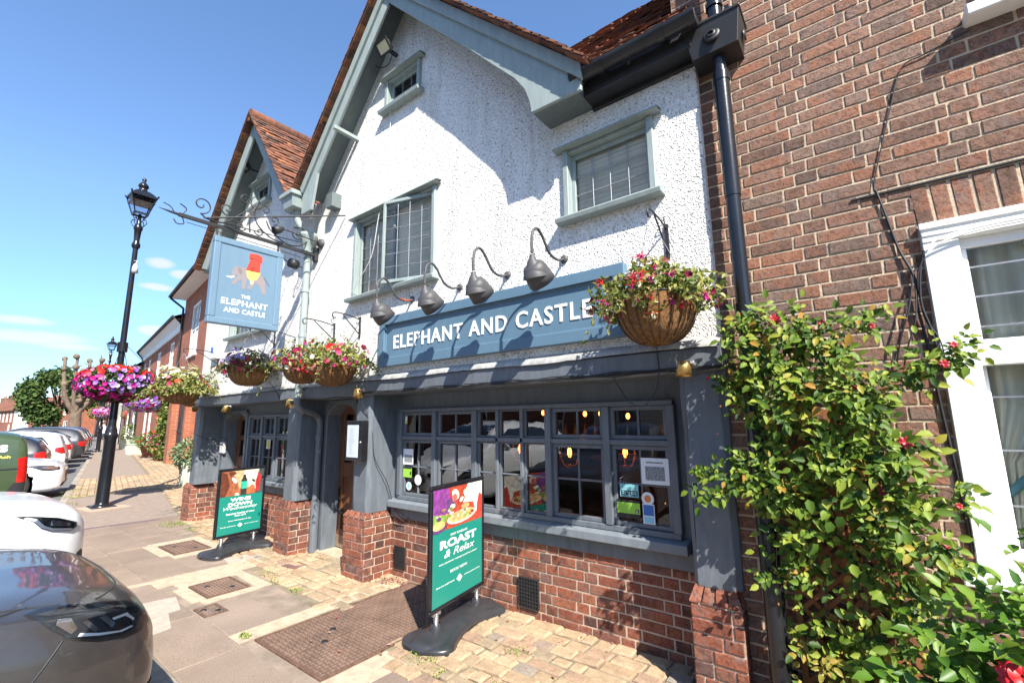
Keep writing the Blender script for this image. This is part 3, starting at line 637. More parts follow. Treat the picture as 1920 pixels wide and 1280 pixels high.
# ---- posts on brick bases
def post(wx0, wx1, bx0, bx1, zt, y1=.33, ch=.07, by0=-.03):
    mb = MB(); zb = zt; rows = 8
    mb2 = [(bx0, by0), (bx1-ch, by0), (bx1, by0+ch), (bx1, y1), (bx0, y1)]
    # chamfered brick pier
    b = MB(); c = .0756; n = int((zt-.055)/c)
    Wf = bx1-ch-bx0
    blocks(b, (bx0,by0+.008,-.01), (1,0,0), (0,0,1), (0,-1,0), bx1-bx0-.006, n*c+.01, c, [.225,.112], gap=.011, inset=.004, rise=.004, back=.04, stagger=[0,.056,.112])
    blocks(b, (bx1-.008,by0+.010,-.01), (0,1,0), (0,0,1), (1,0,0), y1-by0-.012, n*c+.01, c, [.225,.112], gap=.011, inset=.004, rise=.004, back=.04, stagger=[.1,.02])
    blocks(b, (bx0+.008,y1,-.01), (0,-1,0), (0,0,1), (-1,0,0), y1-by0, n*c+.01, c, [.225,.112], gap=.011, inset=.004, rise=.004, back=.04, stagger=[.1,.02])
    b.box(bx0+.012,bx1-.012,by0+.012,y1,0,n*c,1)
    # sloping brick cap
    z0 = n*c; z1 = zt; i_ = .055; k = 4
    for f in range(k):
        u0, u1 = f/k, (f+1)/k-.03
        xx = lambda u, t: (bx0+t*i_*.6)+(bx1-bx0-t*i_*1.2)*u
        b.add([(xx(u0,0),by0,z0+.005),(xx(u1,0),by0,z0+.005),(xx(u1,1),by0+i_*.6,z1),(xx(u0,1),by0+i_*.6,z1),(xx(u0,0),by0,z0-.004),(xx(u1,0),by0,z0-.004)], [(0,1,2,3),(4,5,1,0)])
        yy = lambda u, t: (by0+t*i_*.6)+(y1-by0-t*i_*.6)*u
        b.add([(bx1,yy(u0,0),z0+.005),(bx1,yy(u1,0),z0+.005),(bx1-i_*.6,yy(u1,1),z1),(bx1-i_*.6,yy(u0,1),z1)], [(0,1,2,3)])
        b.add([(bx0,yy(u0,0),z0+.005),(bx0,yy(u1,0),z0+.005),(bx0+i_*.6,yy(u1,1),z1),(bx0+i_*.6,yy(u0,1),z1)], [(3,2,1,0)])
    b.box(bx0+.02,bx1-.02,by0+.02,y1,z0-.01,z0+.02,1); b.box(bx0+.055,bx1-.055,by0+.055,y1,z0,z1-.006,1)
    b.build('brick_pier', [M_BR2, M_MORT2], pub)
    p = MB(); w0, w1 = wx0, wx1; rings = []
    for z_ in [zt-.006, zt+.1, .9, 1.1, 1.3, 1.5, 1.7, 1.87]:
        j = lambda: random.uniform(-.005, .005); cc = .035
        rings.append([(w0+cc+j(),.0+j(),z_),(w1-cc+j(),.0+j(),z_),(w1+j(),cc,z_),(w1,y1+.01,z_),(w0,y1+.01,z_),(w0+j(),cc,z_),(w0+cc,.0,z_)])
    p.grid(rings, sm=False); p.build('timber_post', M_GREY, pub, bevel=.004)
post(-4.42,-4.15,-4.52,-4.13,.66)
post(-5.92,-5.64,-6.02,-5.64,.64)
post(-9.12,-8.86,-9.26,-8.92,.60)
post(-.93,-.66,-.95,-.655,.62, ch=.02)
# doorways: four-centred heads, oak doors set back
def doorway(x0, x1, zh, arch, xl, xr, name='door'):
    # jambs
    j = MB(); j.box(x0-.05,x0+.018,.30,.56,.0,zh+.0); j.box(x1-.018,x1+.05,.30,.56,.0,zh); j.box(x0-.075,x0-.045,.315,.345,.0,zh)
    # arched head board
    n = 12; x0, x1 = x0+.018, x1-.018; P = [(x0, zh+.05), (x0, zh-arch)] + [(x0+(x1-x0)*i/n, zh-arch+arch*(1-abs(2*i/n-1)**2.6)) for i in range(1, n)] + [(x1, zh-arch), (x1, zh+.05)]
    j.prism(P, (0,.303,0), (1,0,0), (0,0,1), (0,.20,0)); j.build('door_frame', M_GREY, pub, bevel=.006)
    w_ = x1-x0; d = MB(); y = .52; d.box(x0,x1,y,y+.05,.05,zh+.02)
    for (u0, u1, v0, v1) in ((0,.14,0,1),(.86,1,0,1),(.44,.56,0,1),(.14,.44,0,.12),(.56,.86,0,.12),(.14,.44,.48,.58),(.56,.86,.48,.58),(.14,.44,.74,.78),(.56,.86,.74,.78),(.14,.44,.93,1),(.56,.86,.93,1)):
        d.box(x0+w_*u0, x0+w_*u1, y-.022, y, .05+(zh-.05)*v0, .05+(zh-.05)*v1)
    o = d.build(name, M_OAK, pub, bevel=.003)
    s = MB(); s.box(x0+.01,x1-.01,y-.03,y-.001,.05,.19); s.build('weather_board', simple('pale_oak_board', (.22,.15,.10), .7, var=.2), o)
    for u0 in (.15,.57):
        for v0, v1 in ((.585,.735),(.785,.925)):
            s = MB(); s.box(x0+w_*u0, x0+w_*(u0+.28), y-.006, y-.003, .05+(zh-.05)*v0, .05+(zh-.05)*v1); s.build('pane', M_GLASS, o)
    s = MB(); s.box(x0+.03,x0+.05,y-.035,y-.02,.25,.75); s.box(x0+.03,x0+.15,y-.035,y-.024,.45,.48); s.build('strap_hinge', M_BLACK, o)
    s = MB(); s.box(x0-.1,x1+.1,.25,.6,.0,.035); s.build('door_step', M_CEM, pub)
doorway(-5.50,-4.85,1.80,.14,0,0); doorway(-8.66,-7.86,1.74,.12,0,0)
# wall pieces between right door and post, angled boards
# ---- ground floor windows
def casement(x0, x1, z0, z1, cols, rows, y=.30, fw=.032, bar=.014, parent=pub, fmat=M_GREY, name='window', glass=M_GLASSB, dep=.045, proud=0):
    f = MB(); f.box(x0,x1,y,y+dep,z0,z0+fw); f.box(x0,x1,y,y+dep,z1-fw,z1); f.box(x0,x0+fw,y,y+dep,z0+fw,z1-fw); f.box(x1-fw,x1,y,y+dep,z0+fw,z1-fw)
    for i in range(1, cols):
        x = x0+fw+(x1-x0-2*fw)*i/cols; f.box(x-bar/2,x+bar/2,y+.008,y+dep-.008,z0+fw,z1-fw)
    for zz in rows: f.box(x0+fw,x1-fw,y+.011,y+dep-.011,zz-bar/2,zz+bar/2)
    o = f.build(name, fmat, parent, bevel=.003)
    g_ = MB(); g_.add([(x0+fw*.8,y+dep*.55,z0+fw*.8),(x1-fw*.8,y+dep*.55,z0+fw*.8),(x1-fw*.8,y+dep*.55,z1-fw*.8),(x0+fw*.8,y+dep*.55,z1-fw*.8)], [(0,1,2,3)]); g_.build('pane', glass, o)
    return o
MX = [-4.0,-3.475,-2.93,-2.11,-1.585,-1.09]
fr = MB(); y0, y1 = .275, .37
fr.box(-4.02,-1.07,y0,y1,1.67,1.705); fr.box(-4.02,-1.07,y0,y1,.775,.815)
for x in MX: fr.box(x-.028,x+.028,y0-.006,y1,.815,1.67)
fr.box(-4.0,-1.09,y0+.004,y1,1.385,1.425); 
for x in (-2.66,-2.385): fr.box(x-.016,x+.016,y0+.004,y1,.815,1.67)
fr.build('window_frame', M_GREY, pub, bevel=.004)
bays = [(-4.0,-3.475,2),(-3.475,-2.93,2),(-2.93,-2.66,1),(-2.66,-2.385,1),(-2.385,-2.11,1),(-2.11,-1.585,2),(-1.585,-1.09,2)]
for a, b, c in bays:
    e = .028 if c == 2 else .012; e2 = e
    a_ = a+(.028 if a in MX else .016); b_ = b-(.028 if b in MX else .016); fw = .030 if c == 2 else .014
    casement(a_+.002, b_-.002, 1.427, 1.668, c, [], fw=fw); casement(a_+.002, b_-.002, .817, 1.383, c, [1.11], fw=fw)
fr = MB(); fr.box(-7.70,-6.38,.275,.37,1.665,1.70); fr.box(-7.70,-6.38,.275,.37,.765,.80)
LX = [-7.68,-7.25,-6.82,-6.40]
for x in LX: fr.box(x-.025,x+.025,.272,.37,.80,1.665)
fr.box(-7.68,-6.40,.28,.37,1.36,1.395); fr.build('window_frame', M_GREY, pub, bevel=.004)
for a, b in zip(LX, LX[1:]):
    casement(a+.027, b-.027, 1.397, 1.663, 2, [], fw=.026); casement(a+.027, b-.027, .802, 1.358, 2, [1.08], fw=.026)
# ---- upper windows, leaded
def leaded(x0, x1, z0, z1, cols, rows, lights=1, drip=True, blind=True, openleaf=False, lbl=None):
    o = thing if False else None
    f = MB(); yb = .10; e = .042
    f.box(x0-e,x0+.005,-.035,.16,z0,z1); f.box(x1-.005,x1+e,-.035,.16,z0,z1); f.box(x0+.005,x1-.005,-.02,.16,z1-.03,z1)
    w = f.build('window', M_SAGE, pub, bevel=.005)
    s = MB(); s.prism([(0,0),(-.09,.0),(-.10,.035),(-.09,.045),(0,.06)], (x0-.09,.0,z0-.055), (0,1,0), (0,0,1), (x1-x0+.18,0,0)); s.build('sill', M_SAGE, w, bevel=.004)
    if drip:
        s = MB(); n = 8; P = []
        for i in range(n+1):
            x = x0-.10+(x1-x0+.20)*i/n; j = random.uniform(-.004,.004); P.append([(x,.003,z1+.04+j),(x,-.085+j,z1+.02+j),(x,-.09+j,z1+.005+j),(x,.0,z1+.002)])
        s.grid(P, sm=False); s.build('drip_board', M_SAGE, w)
    for k in range(lights):
        a = x0+(x1-x0)*k/lights; b = x0+(x1-x0)*(k+1)/lights; c = MB(); q = .035; yy = .03
        c.box(a+.004,b-.004,yy,yy+.04,z0,z0+q); c.box(a+.004,b-.004,yy,yy+.04,z1-.03-q,z1-.03); c.box(a+.004,a+q,yy,yy+.04,z0+q,z1-.03-q); c.box(b-q,b-.004,yy,yy+.04,z0+q,z1-.03-q)
        if openleaf and k == 1: M_op = Matrix.Translation((b,yy,0)) @ Matrix.Rotation(R_(17), 4, 'Z') @ Matrix.Translation((-b,-yy,0))
        else: M_op = Matrix.Identity(4)
        c.v = [tuple(M_op @ V(v_)) for v_ in c.v]; cs = c.build('casement', M_SAGE, w, bevel=.003)
        l = MB()
        for i in range(1, cols):
            x = a+q+(b-a-2*q)*i/cols; l.tube([M_op @ V((x,yy+.018,z0+q)), M_op @ V((x,yy+.018,z1-.03-q))], .0042, 5)
        for i in range(1, rows):
            z_ = z0+q+(z1-.03-z0-2*q)*i/rows; l.tube([M_op @ V((a+q,yy+.018,z_)), M_op @ V((b-q,yy+.018,z_))], .0042, 5)
        l.build('lead_came', M_CAME, w)
        g_ = MB(); g_.add([M_op @ V(p) for p in ((a+q,yy+.02,z0+q),(b-q,yy+.02,z0+q),(b-q,yy+.02,z1-.03-q),(a+q,yy+.02,z1-.03-q))], [(0,1,2,3)]); g_.build('pane', M_GLASS, w)
    if blind:
        bl = MB(); n = int((z1-z0)/.036)
        for i in range(n):
            z_ = z0+.02+i*.036; j_ = random.uniform(-.0015,.0015); bl.add([(x0,.092,z_+.038),(x1,.092,z_+.038+j_),(x1,.0875,z_+j_),(x0,.0875,z_)], [(0,1,2,3)])
        bl.v = [(a_, b_-.012, c_) for a_, b_, c_ in bl.v]; bl.build('blind', M_BLIND, w)
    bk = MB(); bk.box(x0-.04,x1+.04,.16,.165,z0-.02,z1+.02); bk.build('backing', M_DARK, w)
leaded(-1.66,-1.01,3.12,3.68,4,3)
leaded(-4.52,-3.22,2.98,3.92,4,6,lights=2,openleaf=True)
leaded(-4.02,-3.50,5.14,5.52,3,2,blind=False)
leaded(-7.47,-6.95,4.98,5.36,3,2,blind=False)
leaded(-7.90,-6.60,2.92,3.70,4,5,lights=2)
# iron air vents in the plinth
for x0, x1, z0, z1 in ((-4.06,-3.90,.10,.30),(-2.44,-2.25,.08,.30)):
    mb = MB(); mb.box(x0,x1,.298,.316,z0,z1,1); n = 7; mth = 8
    for i in range(n+1): x = x0+(x1-x0)*i/n; mb.box(x-.004,x+.004,.288,.298,z0,z1)
    for i in range(mth+1): z_ = z0+(z1-z0)*i/mth; mb.box(x0,x1,.289,.297,z_-.004,z_+.004)
    mb.build('air_vent', [M_BLACKM, M_DARK], pub)
# side and back walls so the building is closed
mb = MB(); mb.box(-9.0,-8.95,.49,9,0,1.87); mb.box(-9.0,-.7,8.9,9,0,4.2); mb.box(-8.9,-.7,.305,8.9,1.90,2.0); mb.box(-8.9,-.7,.31,.36,4.0,4.1); mb.build('inner_wall', M_GREY, pub)
# dark room inside
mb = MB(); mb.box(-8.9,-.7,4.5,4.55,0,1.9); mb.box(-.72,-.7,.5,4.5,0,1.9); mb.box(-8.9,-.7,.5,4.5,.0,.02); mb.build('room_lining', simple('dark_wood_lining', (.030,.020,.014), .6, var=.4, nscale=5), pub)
mb = MB(); mb.box(-3.2,-1.3,3.3,3.35,.0,1.0); mb.box(-3.25,-1.25,3.1,3.4,1.0,1.05); mb.box(-3.0,-1.0,4.2,4.45,1.25,1.28); mb.box(-3.0,-1.0,4.2,4.45,1.55,1.58); mb.build('bar_counter', M_OAK, pub, bevel=.004)
# ================================================================ BRICK HOUSE (right)
bh = thing('brick_house', 'tall brown brick house with white sash windows at the right of the pub', 'house', (1.5, .3, 0))
# openings: ground window x .30..1.35, z .86..2.51 ; upper window sill z 3.50
WX0, WX1, WZ0, WZ1 = .31, 1.45, .90, 2.52
mb = MB()
XB = -.80
clip = [(WX0-XB, WX1-XB, WZ0+.02, WZ1+.215), (.66-XB, 1.6-XB, 3.50, 5.0), (WX0-XB-.14, WX0-XB+.001, WZ1+.0, WZ1+.0)]
blocks(mb, (XB,.06,-.03), (1,0,0), (0,0,1), (0,-1,0), 3.4, 6.4, .0752, [.225,.112], gap=.0125, inset=.002, rise=.003, back=.05, jit=.0022, stagger=[0,.058], clip=[(a, b, c+.03, d+.03) for a, b, c, d in clip], chj=.015)
# soldier course over the window
x = WX0-.01
while x < WX1+.1:
    w_ = .0765; r = .003+random.uniform(-.002,.002)
    P0, P1 = x+.006, x+w_-.006; z0, z1 = WZ1+.006, WZ1+.208; j = lambda: random.uniform(-.002,.002)
    sk = (x-WX0-.5)*.02
    vs = [(P0,.10,z0),(P1,.10,z0),(P1,.10,z1),(P0,.10,z1),(P0+j(),.062,z0),(P1+j(),.062,z0),(P1+sk+j(),.062,z1),(P0+sk+j(),.062,z1),(P0+.004,.06-r,z0+.004),(P1-.004,.06-r,z0+.004),(P1-.004+sk,.06-r,z1-.004),(P0+.004+sk,.06-r,z1-.004)]
    mb.add(vs, [(0,1,5,4),(1,2,6,5),(2,3,7,6),(3,0,4,7),(4,5,9,8),(5,6,10,9),(6,7,11,10),(7,4,8,11),(8,9,10,11)]); x += w_
def mort(x0, x1, z0, z1): mb.box(x0, x1, .0615, .30, z0, z1, 1)
mort(XB, WX0, -.03, 6.35); mort(WX0, WX1, -.03, WZ0+.02); mort(WX0, .66, WZ1, 6.35); mort(.66, WX1, WZ1, 3.5); mort(WX1, 2.6, -.03, 6.35)
mb.build('brick_wall', [M_BR1, M_MORT], bh)
mb = MB(); mb.box(XB-.004, XB, .065, 5, 0, 6.3); mb.box(2.6, 2.62, .06, 5, 0, 6.3); mb.box(XB, 2.6, 4.95, 5, 0, 6.3); mb.box(XB,2.6,.06,5,6.35,6.4); mb.build('side_wall', M_BR1, bh)
mb = MB(); mb.box(.06, WX1+.1, .046, .06, WZ1+.214, WZ1+.222); mb.build('lintel_flashing', M_BLACKM, bh)
# box sash window
f = MB(); a, b, c, d = WX0, WX1, WZ0, WZ1
f.box(a, a+.13, .035, .14, c, d-.10); f.box(b-.13, b, .035, .14, c, d-.10); f.box(a, b, .03, .14, d-.10, d-.0); f.box(a-.005, b+.005, .018, .03, d-.035, d-.002); f.box(a+.0,b-.0,.024,.03,d-.07,d-.05)
win = f.build('window', M_WHITE, bh, bevel=.004)
f = MB(); f.prism([(0,0),(0,.065),(.14,.085),(.16,.085),(.16,0)], (a-.06,-.035,c-.06), (0,1,0), (0,0,1), (b-a+.12,0,0)); f.box(a+.06,b-.06,.03,.10,c+.02,c+.035); f.build('sill', M_WHITE, win, bevel=.006, seg=2)
def sash(z0, z1, y, q=.05, nm='sash'):
    s = MB(); x0, x1 = a+.13, b-.13; s.box(x0, x1, y, y+.04, z0, z0+q*1.2); s.box(x0, x1, y, y+.04, z1-q, z1); s.box(x0, x0+q*.5, y, y+.04, z0+q*1.2, z1-q); s.box(x1-q*.5, x1, y, y+.04, z0+q*1.2, z1-q)
    o = s.build(nm, M_WHITE, win, bevel=.003)
    g_ = MB(); g_.add([(x0,y+.02,z0),(x1,y+.02,z0),(x1,y+.02,z1),(x0,y+.02,z1)], [(0,1,2,3)]); g_.build('pane', M_GLASS, win)
    l = MB(); n = 4
    for i in range(1, n): xx = x0+(x1-x0)*i/n; l.box(xx-.005, xx+.005, y+.012, y+.019, z0+q, z1-q)
    for i in range(1, 4): zz = z0+(z1-z0)*i/4; l.box(x0+.02, x1-.02, y+.013, y+.0185, zz-.004, zz+.004)
    l.build('lead_came', M_CAME, win)
sash(1.84, WZ1-.10, .075); sash(WZ0+.03, 1.90, .115)
f = MB(); f.box(a+.12, b-.12, .05, .10, 1.80, 1.92); f.build('meeting_rail', M_WHITE, win, bevel=.004)
# curtains drawn back
cu = MB(); P = []
for i in range(60):
    t = i/59; x = a+.12+t*.86; yy = .175+.018*sin(t*42)+.012*sin(t*97+1)
    P.append([(x, yy, 2.42), (x-.01, yy*1.0, 2.0), (x-.25*t*t-.10*t, yy+.0, 1.62), (a+.13+t*.22, .18+(yy-.18)*.7, 1.36), (a+.12+t*.16, .18+(yy-.18)*.7, .9)])
cu.grid(P); cu.build('curtain', M_CURT, win)
tb = MB(); tb.tube(smooth_path([(a+.14,.165,1.20),(a+.30,.165,1.38),(a+.46,.165,1.64)]), .018, 8); tb.build('curtain_tie', simple('pale_blue_tape', (.16,.36,.42), .7), win)
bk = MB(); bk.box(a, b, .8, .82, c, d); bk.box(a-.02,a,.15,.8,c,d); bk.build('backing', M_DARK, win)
f = MB(); f.box(.66, 1.6, .03, .15, 3.55, 3.62); f.box(.66,.78,.035,.15,3.62,5.0); f.box(.78,1.5,.08,.14,3.62,3.70)
w2 = f.build('window', M_WHITE, bh, bevel=.004)
f = MB(); f.box(.60,1.66,-.05,.10,3.49,3.55); f.build('sill', M_WHITE, w2, bevel=.006)
f = MB(); f.add([(.78,.1,3.7),(1.5,.1,3.7),(1.5,.1,4.9),(.78,.1,4.9)], [(0,1,2,3)]); f.build('pane', M_GLASS, w2)
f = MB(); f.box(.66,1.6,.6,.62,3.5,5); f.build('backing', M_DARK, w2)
# iron rainwater pipe with hopper
p = MB(); p.tube([(-.50,-.055,3.86),(-.50,-.055,.05)], .042, 16); p.tube([(-.50,-.055,3.74),(-.50,-.055,3.68)], .05, 16); p.tube([(-.50,-.055,3.68),(-.50,-.055,2.9)], .046, 16); p.tube([(-.50,-.055,2.15),(-.50,-.055,2.23)], .052, 16)
p.tube([(-.50,-.055,1.95),(-.50,-.055,.05)], .050, 16); p.tube([(-.50,-.055,6.4),(-.50,-.055,4.02)], .042, 16); p.tube([(-.50,-.055,4.22),(-.50,-.055,4.25)], .052, 16); p.tube([(-.50,-.055,.10),(-.50,-.055,.22)], .06, 16)
for z_ in (1.2,.25): p.box(-.56,-.44,-.03,.06,z_-.02,z_+.02)
p.box(-.47,-.42,-.02,.06,4.21,4.24)
o = p.build('drain_pipe', M_BLACK, bh)
h = MB(); x0, x1 = -.685, -.345
h.add([(x0,-.17,4.06),(x1,-.17,4.06),(x1,.055,4.06),(x0,.055,4.06),(x0+.04,-.13,3.86),(x1-.03,-.13,3.86),(x1-.03,.055,3.86),(x0+.04,.055,3.86)], [(4,5,6,7)[::-1],(0,4,5,1)[::-1],(1,5,6,2)[::-1],(2,6,7,3)[::-1],(3,7,4,0)[::-1],(0,1,2,3)])
h.box(x0-.006,x1+.006,-.176,.055,4.055,4.075)
h.build('hopper_head', M_BLACKM, o, bevel=.004)
h = MB(); h.lathe([(.0,.0),(.035,.004),(.05,0),(.052,-.006)], (-.515,-.157,3.965), (0,-1,.2), 16, sx=1.0); h.lathe([(.018,.012),(.028,.010),(.03,.0)], (-.515,-.157,3.965), (0,-1,.2), 12); h.build('rosette', M_BLACKM, o)
h = MB(); h.lathe([(0,.012),(.03,.008),(.034,0)], (x1-.005,-.02,3.96), (1,0,0), 12); h.build('lug', M_BLACKM, o)
# loose cables on the brick wall
cb = MB(); yc = .048
def cable(P, r=.006, mi=0): cb.tube(smooth_path(P, 8), r, 6, mi)
cable([(.62,yc,3.47),(.45,yc,3.43),(.35,yc,3.40),(.28,yc,3.2),(.22,yc,3.0),(.165,yc-.0,2.80),(.167,yc,2.72)], .0035)
cable([(.167,yc,2.76),(.19,yc,2.62),(.22,yc,2.42),(.26,yc-.01,2.26),(.255,yc-.005,2.1),(.27,yc,1.9),(.28,yc,1.6),(.30,yc,1.2),(.30,yc,.95)], .0065)
cable([(.31,.02,2.38),(.285,yc-.02,2.28),(.27,yc-.02,2.12),(.29,yc-.02,1.98),(.31,yc-.01,1.78)], .0055)
cable([(.31,.02,2.36),(.27,yc-.02,2.24),(.275,yc-.01,2.05),(.315,yc-.01,1.93),(.32,yc-.01,1.8)], .0045)
cable([(.255,yc-.01,2.26),(.22,yc-.03,2.1),(.17,yc-.03,1.95),(.14,yc-.01,1.82)], .0045)
cable([(.26,yc-.01,2.22),(.24,yc-.03,2.05),(.19,yc-.03,1.9),(.16,yc-.01,1.78)], .004)
cable([(.20,yc-.02,1.78),(.27,yc-.03,1.84),(.31,yc-.02,1.92)], .0045)
cable([(.32,.012,2.36),(.36,.012,2.42),(.5,.014,2.445),(.7,.014,2.45),(1.0,.014,2.455)], .005, 1); cable([(.32,.012,2.36),(.37,.012,2.40),(.5,.014,2.432),(.7,.014,2.437),(1.0,.014,2.44)], .005, 1)
cb.build('cable', [M_BLACKM, M_WHITE], bh)
# ================================================================ FASCIA SIGN
sg = thing('fascia_sign', 'long blue fascia sign with raised white lettering below the swan neck lamps', 'sign', (-2.6, 0, 2.12))
mb = MB(); x0, x1, z0, z1 = -3.95, -1.22, 2.13, 2.645
mb.box(x0+.05, x1-.05, -.045, .0, z0+.05, z1-.05); mb.build('board', M_BLUE, sg)
mb = MB(); e = .085
mb.box(x0,x1,-.075,-.001,z0,z0+e); mb.box(x0,x1,-.075,-.001,z1-e,z1); mb.box(x0,x0+e,-.0752,-.001,z0+e,z1-e); mb.box(x1-e,x1,-.0752,-.001,z0+e,z1-e)
mb.box(x0+.08,x1-.08,-.055,-.044,z0+e,z0+e+.012); mb.box(x0+.08,x1-.08,-.055,-.044,z1-e-.012,z1-e); mb.box(x0+e,x0+e+.012,-.056,-.044,z0+e,z1-e)
mb.build('frame', M_BLUE, sg, bevel=.003)
mb = MB(); write(mb, 'ELEPHANT AND CASTLE', (-3.735,-.046,2.30), (1,0,0), (0,0,1), (0,-1,0), 2.25, .139, bold=.013, spacing=1.16, thick=.006, centre=False); mb.build('lettering', M_LETTER, sg)
# weather strip under
# ================================================================ SWAN NECK LAMPS
def swan(x, z, label, reach=.30, first=None):
    t = thing('swan_neck_lamp', label, 'lamp', (x, 0, z), group='swan neck lamps over the fascia sign')
    a = MB(); a.tube(smooth_path([(0,-.01,0),(-.0,-.10,-.03),(-.01,-.18,-.01),(-.015,-.235,.05),(-.02,-.275,.11),(-.02,-.335,.145),(-.02,-.39,.11),(-.02,-.41,.03),(-.02,-.41,-.06)], 6), .0105, 10); a.build('arm', M_SHADE, t, world=False)
    a = MB(); a.lathe([(0,.02),(.018,.02),(.032,.012),(.034,0)], (0,0,0), (0,-1,0), 16); a.build('wall_plate', M_SHADE, t, world=False)
    # angled bowl shade: neck, bulb, oblique mouth towards the sign
    s = MB(); n = 24; P = []
    ax = V((0,.28,-1)).normalized(); q = V((0,0,1)).rotation_difference(ax)
    prof = [(.018,-.02),(.020,.02),(.034,.045),(.058,.08),(.080,.12),(.091,.155),(.093,.17)]
    for r, h in prof: P.append([V((-.02,-.41,-.07)) + (V((0,0,-1)) if h < .05 else ax)*max(h, 0)*1.0 + q @ V((r*cos(2*pi*j/n), r*sin(2*pi*j/n), 0)) for j in range(n+1)])
    s.grid(P); P2 = []
    c0 = V((-.02,-.41,-.07))+ax*.11; ax2 = V((.05,.75,-.66)).normalized(); q2 = V((0,0,1)).rotation_difference(ax2)
    for r, h in [(.0,-.052),(.045,-.049),(.072,-.036),(.086,-.01),(.091,.015),(.095,.05),(.100,.11),(.096,.11),(.085,.02)]: P2.append([c0 + ax2*h + q2 @ V((r*cos(2*pi*j/n), r*sin(2*pi*j/n), 0)) for j in range(n+1)])
    s.grid(P2); s.build('shade', M_SHADE, t, world=False)
    b = MB(); b.blob(c0+ax2*.05, .028, 6); b.build('bulb', simple('frosted_bulb', (.8,.8,.78), .3, var=0) if 'frosted_bulb' not in MATS else MATS['frosted_bulb'], t, world=False)
    return t
l0 = swan(-1.73, 2.80, 'swan neck lamp nearest the right hand flower basket, highest in the photo')
swan_lab = ['second swan neck lamp from the right, between the right upstairs window and the open casement', 'third swan neck lamp from the right, just right of the open casement window', 'leftmost swan neck lamp with a rusty orange stretch of arm, under the open casement']
for (x, z), lb in zip(((-2.29,2.79),(-2.85,2.79),(-3.52,2.79)), swan_lab): q = dup(l0, (x, 0, z), label=lb)
rust = MB(); rust.tube([(0,-.02,-.008),(0,-.06,-.022),(0,-.10,-.028),(-.004,-.15,-.02)], .0118, 10); rr = rust.build('rust_patch', simple('orange_rust', (.30,.07,.03), .6, var=.3), None); rr.parent = q
# ================================================================ BRASS DOWNLIGHTS
def brass(x, label, z=1.86, tilt=0, y=-.09):
    t = thing('brass_downlight', label, 'light', (x, 0, z), group='small brass lights along the jetty beam')
    b = MB(); A = V((sin(tilt), -.05, -cos(tilt))); b.lathe([(.0,-.005),(.030,-.004),(.034,0),(.050,.085),(.047,.084),(.031,.004)], (0,y,.055), A, 18); b.build('shade', M_BRASS, t, world=False)
    b = MB(); b.tube([(0.03,-.045,.05),(.035,y+.0,.055),(.01,y,.06)], .008, 6); b.lathe([(0,.012),(.016,.01),(.02,0)], (.05,-.045,.05), (0,-1,0), 10); b.build('bracket', simple('galvanised_bracket', (.35,.35,.34), .5, var=.2) if 'galvanised_bracket' not in MATS else MATS['galvanised_bracket'], t, world=False)
    return t
brass(-.86, 'brass downlight on the right end of the beam beside the climbing rose'); brass(-4.27, 'tilted brass downlight over the menu case', tilt=.35)
brass(-5.72, 'brass downlight tilted beside the grey down pipe', 1.80, tilt=.45); brass(-7.62, 'brass downlight hanging over the left oak door', 1.78, tilt=-.3); brass(-8.93, 'brass light at the far left end of the beam', 1.79, tilt=1.2)
# ================================================================ CABLES ALONG THE BEAM
cc = MB()
for k in range(4):
    P = []; 
    for i in range(60): x = -4.3+i*(3.72/59); P.append((x, -.052-random.uniform(0,.006), 1.865+.004*sin(i*.9+k)+k*.007+random.uniform(-.004,.004)))
    cc.tube(P, .0038, 5)
P = [(-9.0+i*.12, -.05, 1.845+.006*sin(i*1.3)+wz(-9+i*.12)) for i in range(40)]; cc.tube(P, .005, 5)
cc.tube(smooth_path([(-1.35,-.05,1.87),(-1.30,-.06,1.78),(-1.22,-.07,1.68),(-1.13,-.07,1.66),(-1.06,-.06,1.74),(-1.03,-.05,1.88),(-1.03,-.07,2.05),(-.97,-.2,2.1)]), .0035, 5)
cc.tube(smooth_path([(-4.33,-.06,1.86),(-4.25,-.05,1.80),(-4.16,.03,1.5),(-4.13,.06,1.2),(-4.10,.2,.95),(-4.08,.27,.72),(-4.0,.25,.62),(-3.9,.28,.56)]), .004, 5)
cc.tube(smooth_path([(-4.10,.27,.74),(-3.95,.26,.63),(-3.80,.29,.60),(-3.66,.29,.66)]), .004, 5)
cc.tube(smooth_path([(-6.05,-.2,2.1),(-6.1,-.06,1.95),(-6.02,-.06,1.86),(-5.8,-.06,1.88)]), .005, 5)
cc.tube(smooth_path([(-8.93,-.02,1.4),(-8.75,.1,1.32),(-8.6,.31,1.34)]), .005, 5)
cc.build('wall_cable', M_BLACKM, label='tangle of black cables running along the jetty beam', cat='cable')
wc = MB(); wc.tube(smooth_path([(-3.93,-.08,5.12),(-3.96,-.02,5.0),(-3.98,-.015,4.4),(-4.02,-.015,4.0),(-4.06,-.05,3.86),(-4.15,-.06,3.4),(-4.38,-.06,3.15),(-4.56,-.06,3.0)]), .0045, 5); wc.build('aerial_cable', simple('white_cable', (.6,.6,.57), .5, var=.05), label='thin white cable hanging from the top gable window to the open casement', cat='cable')
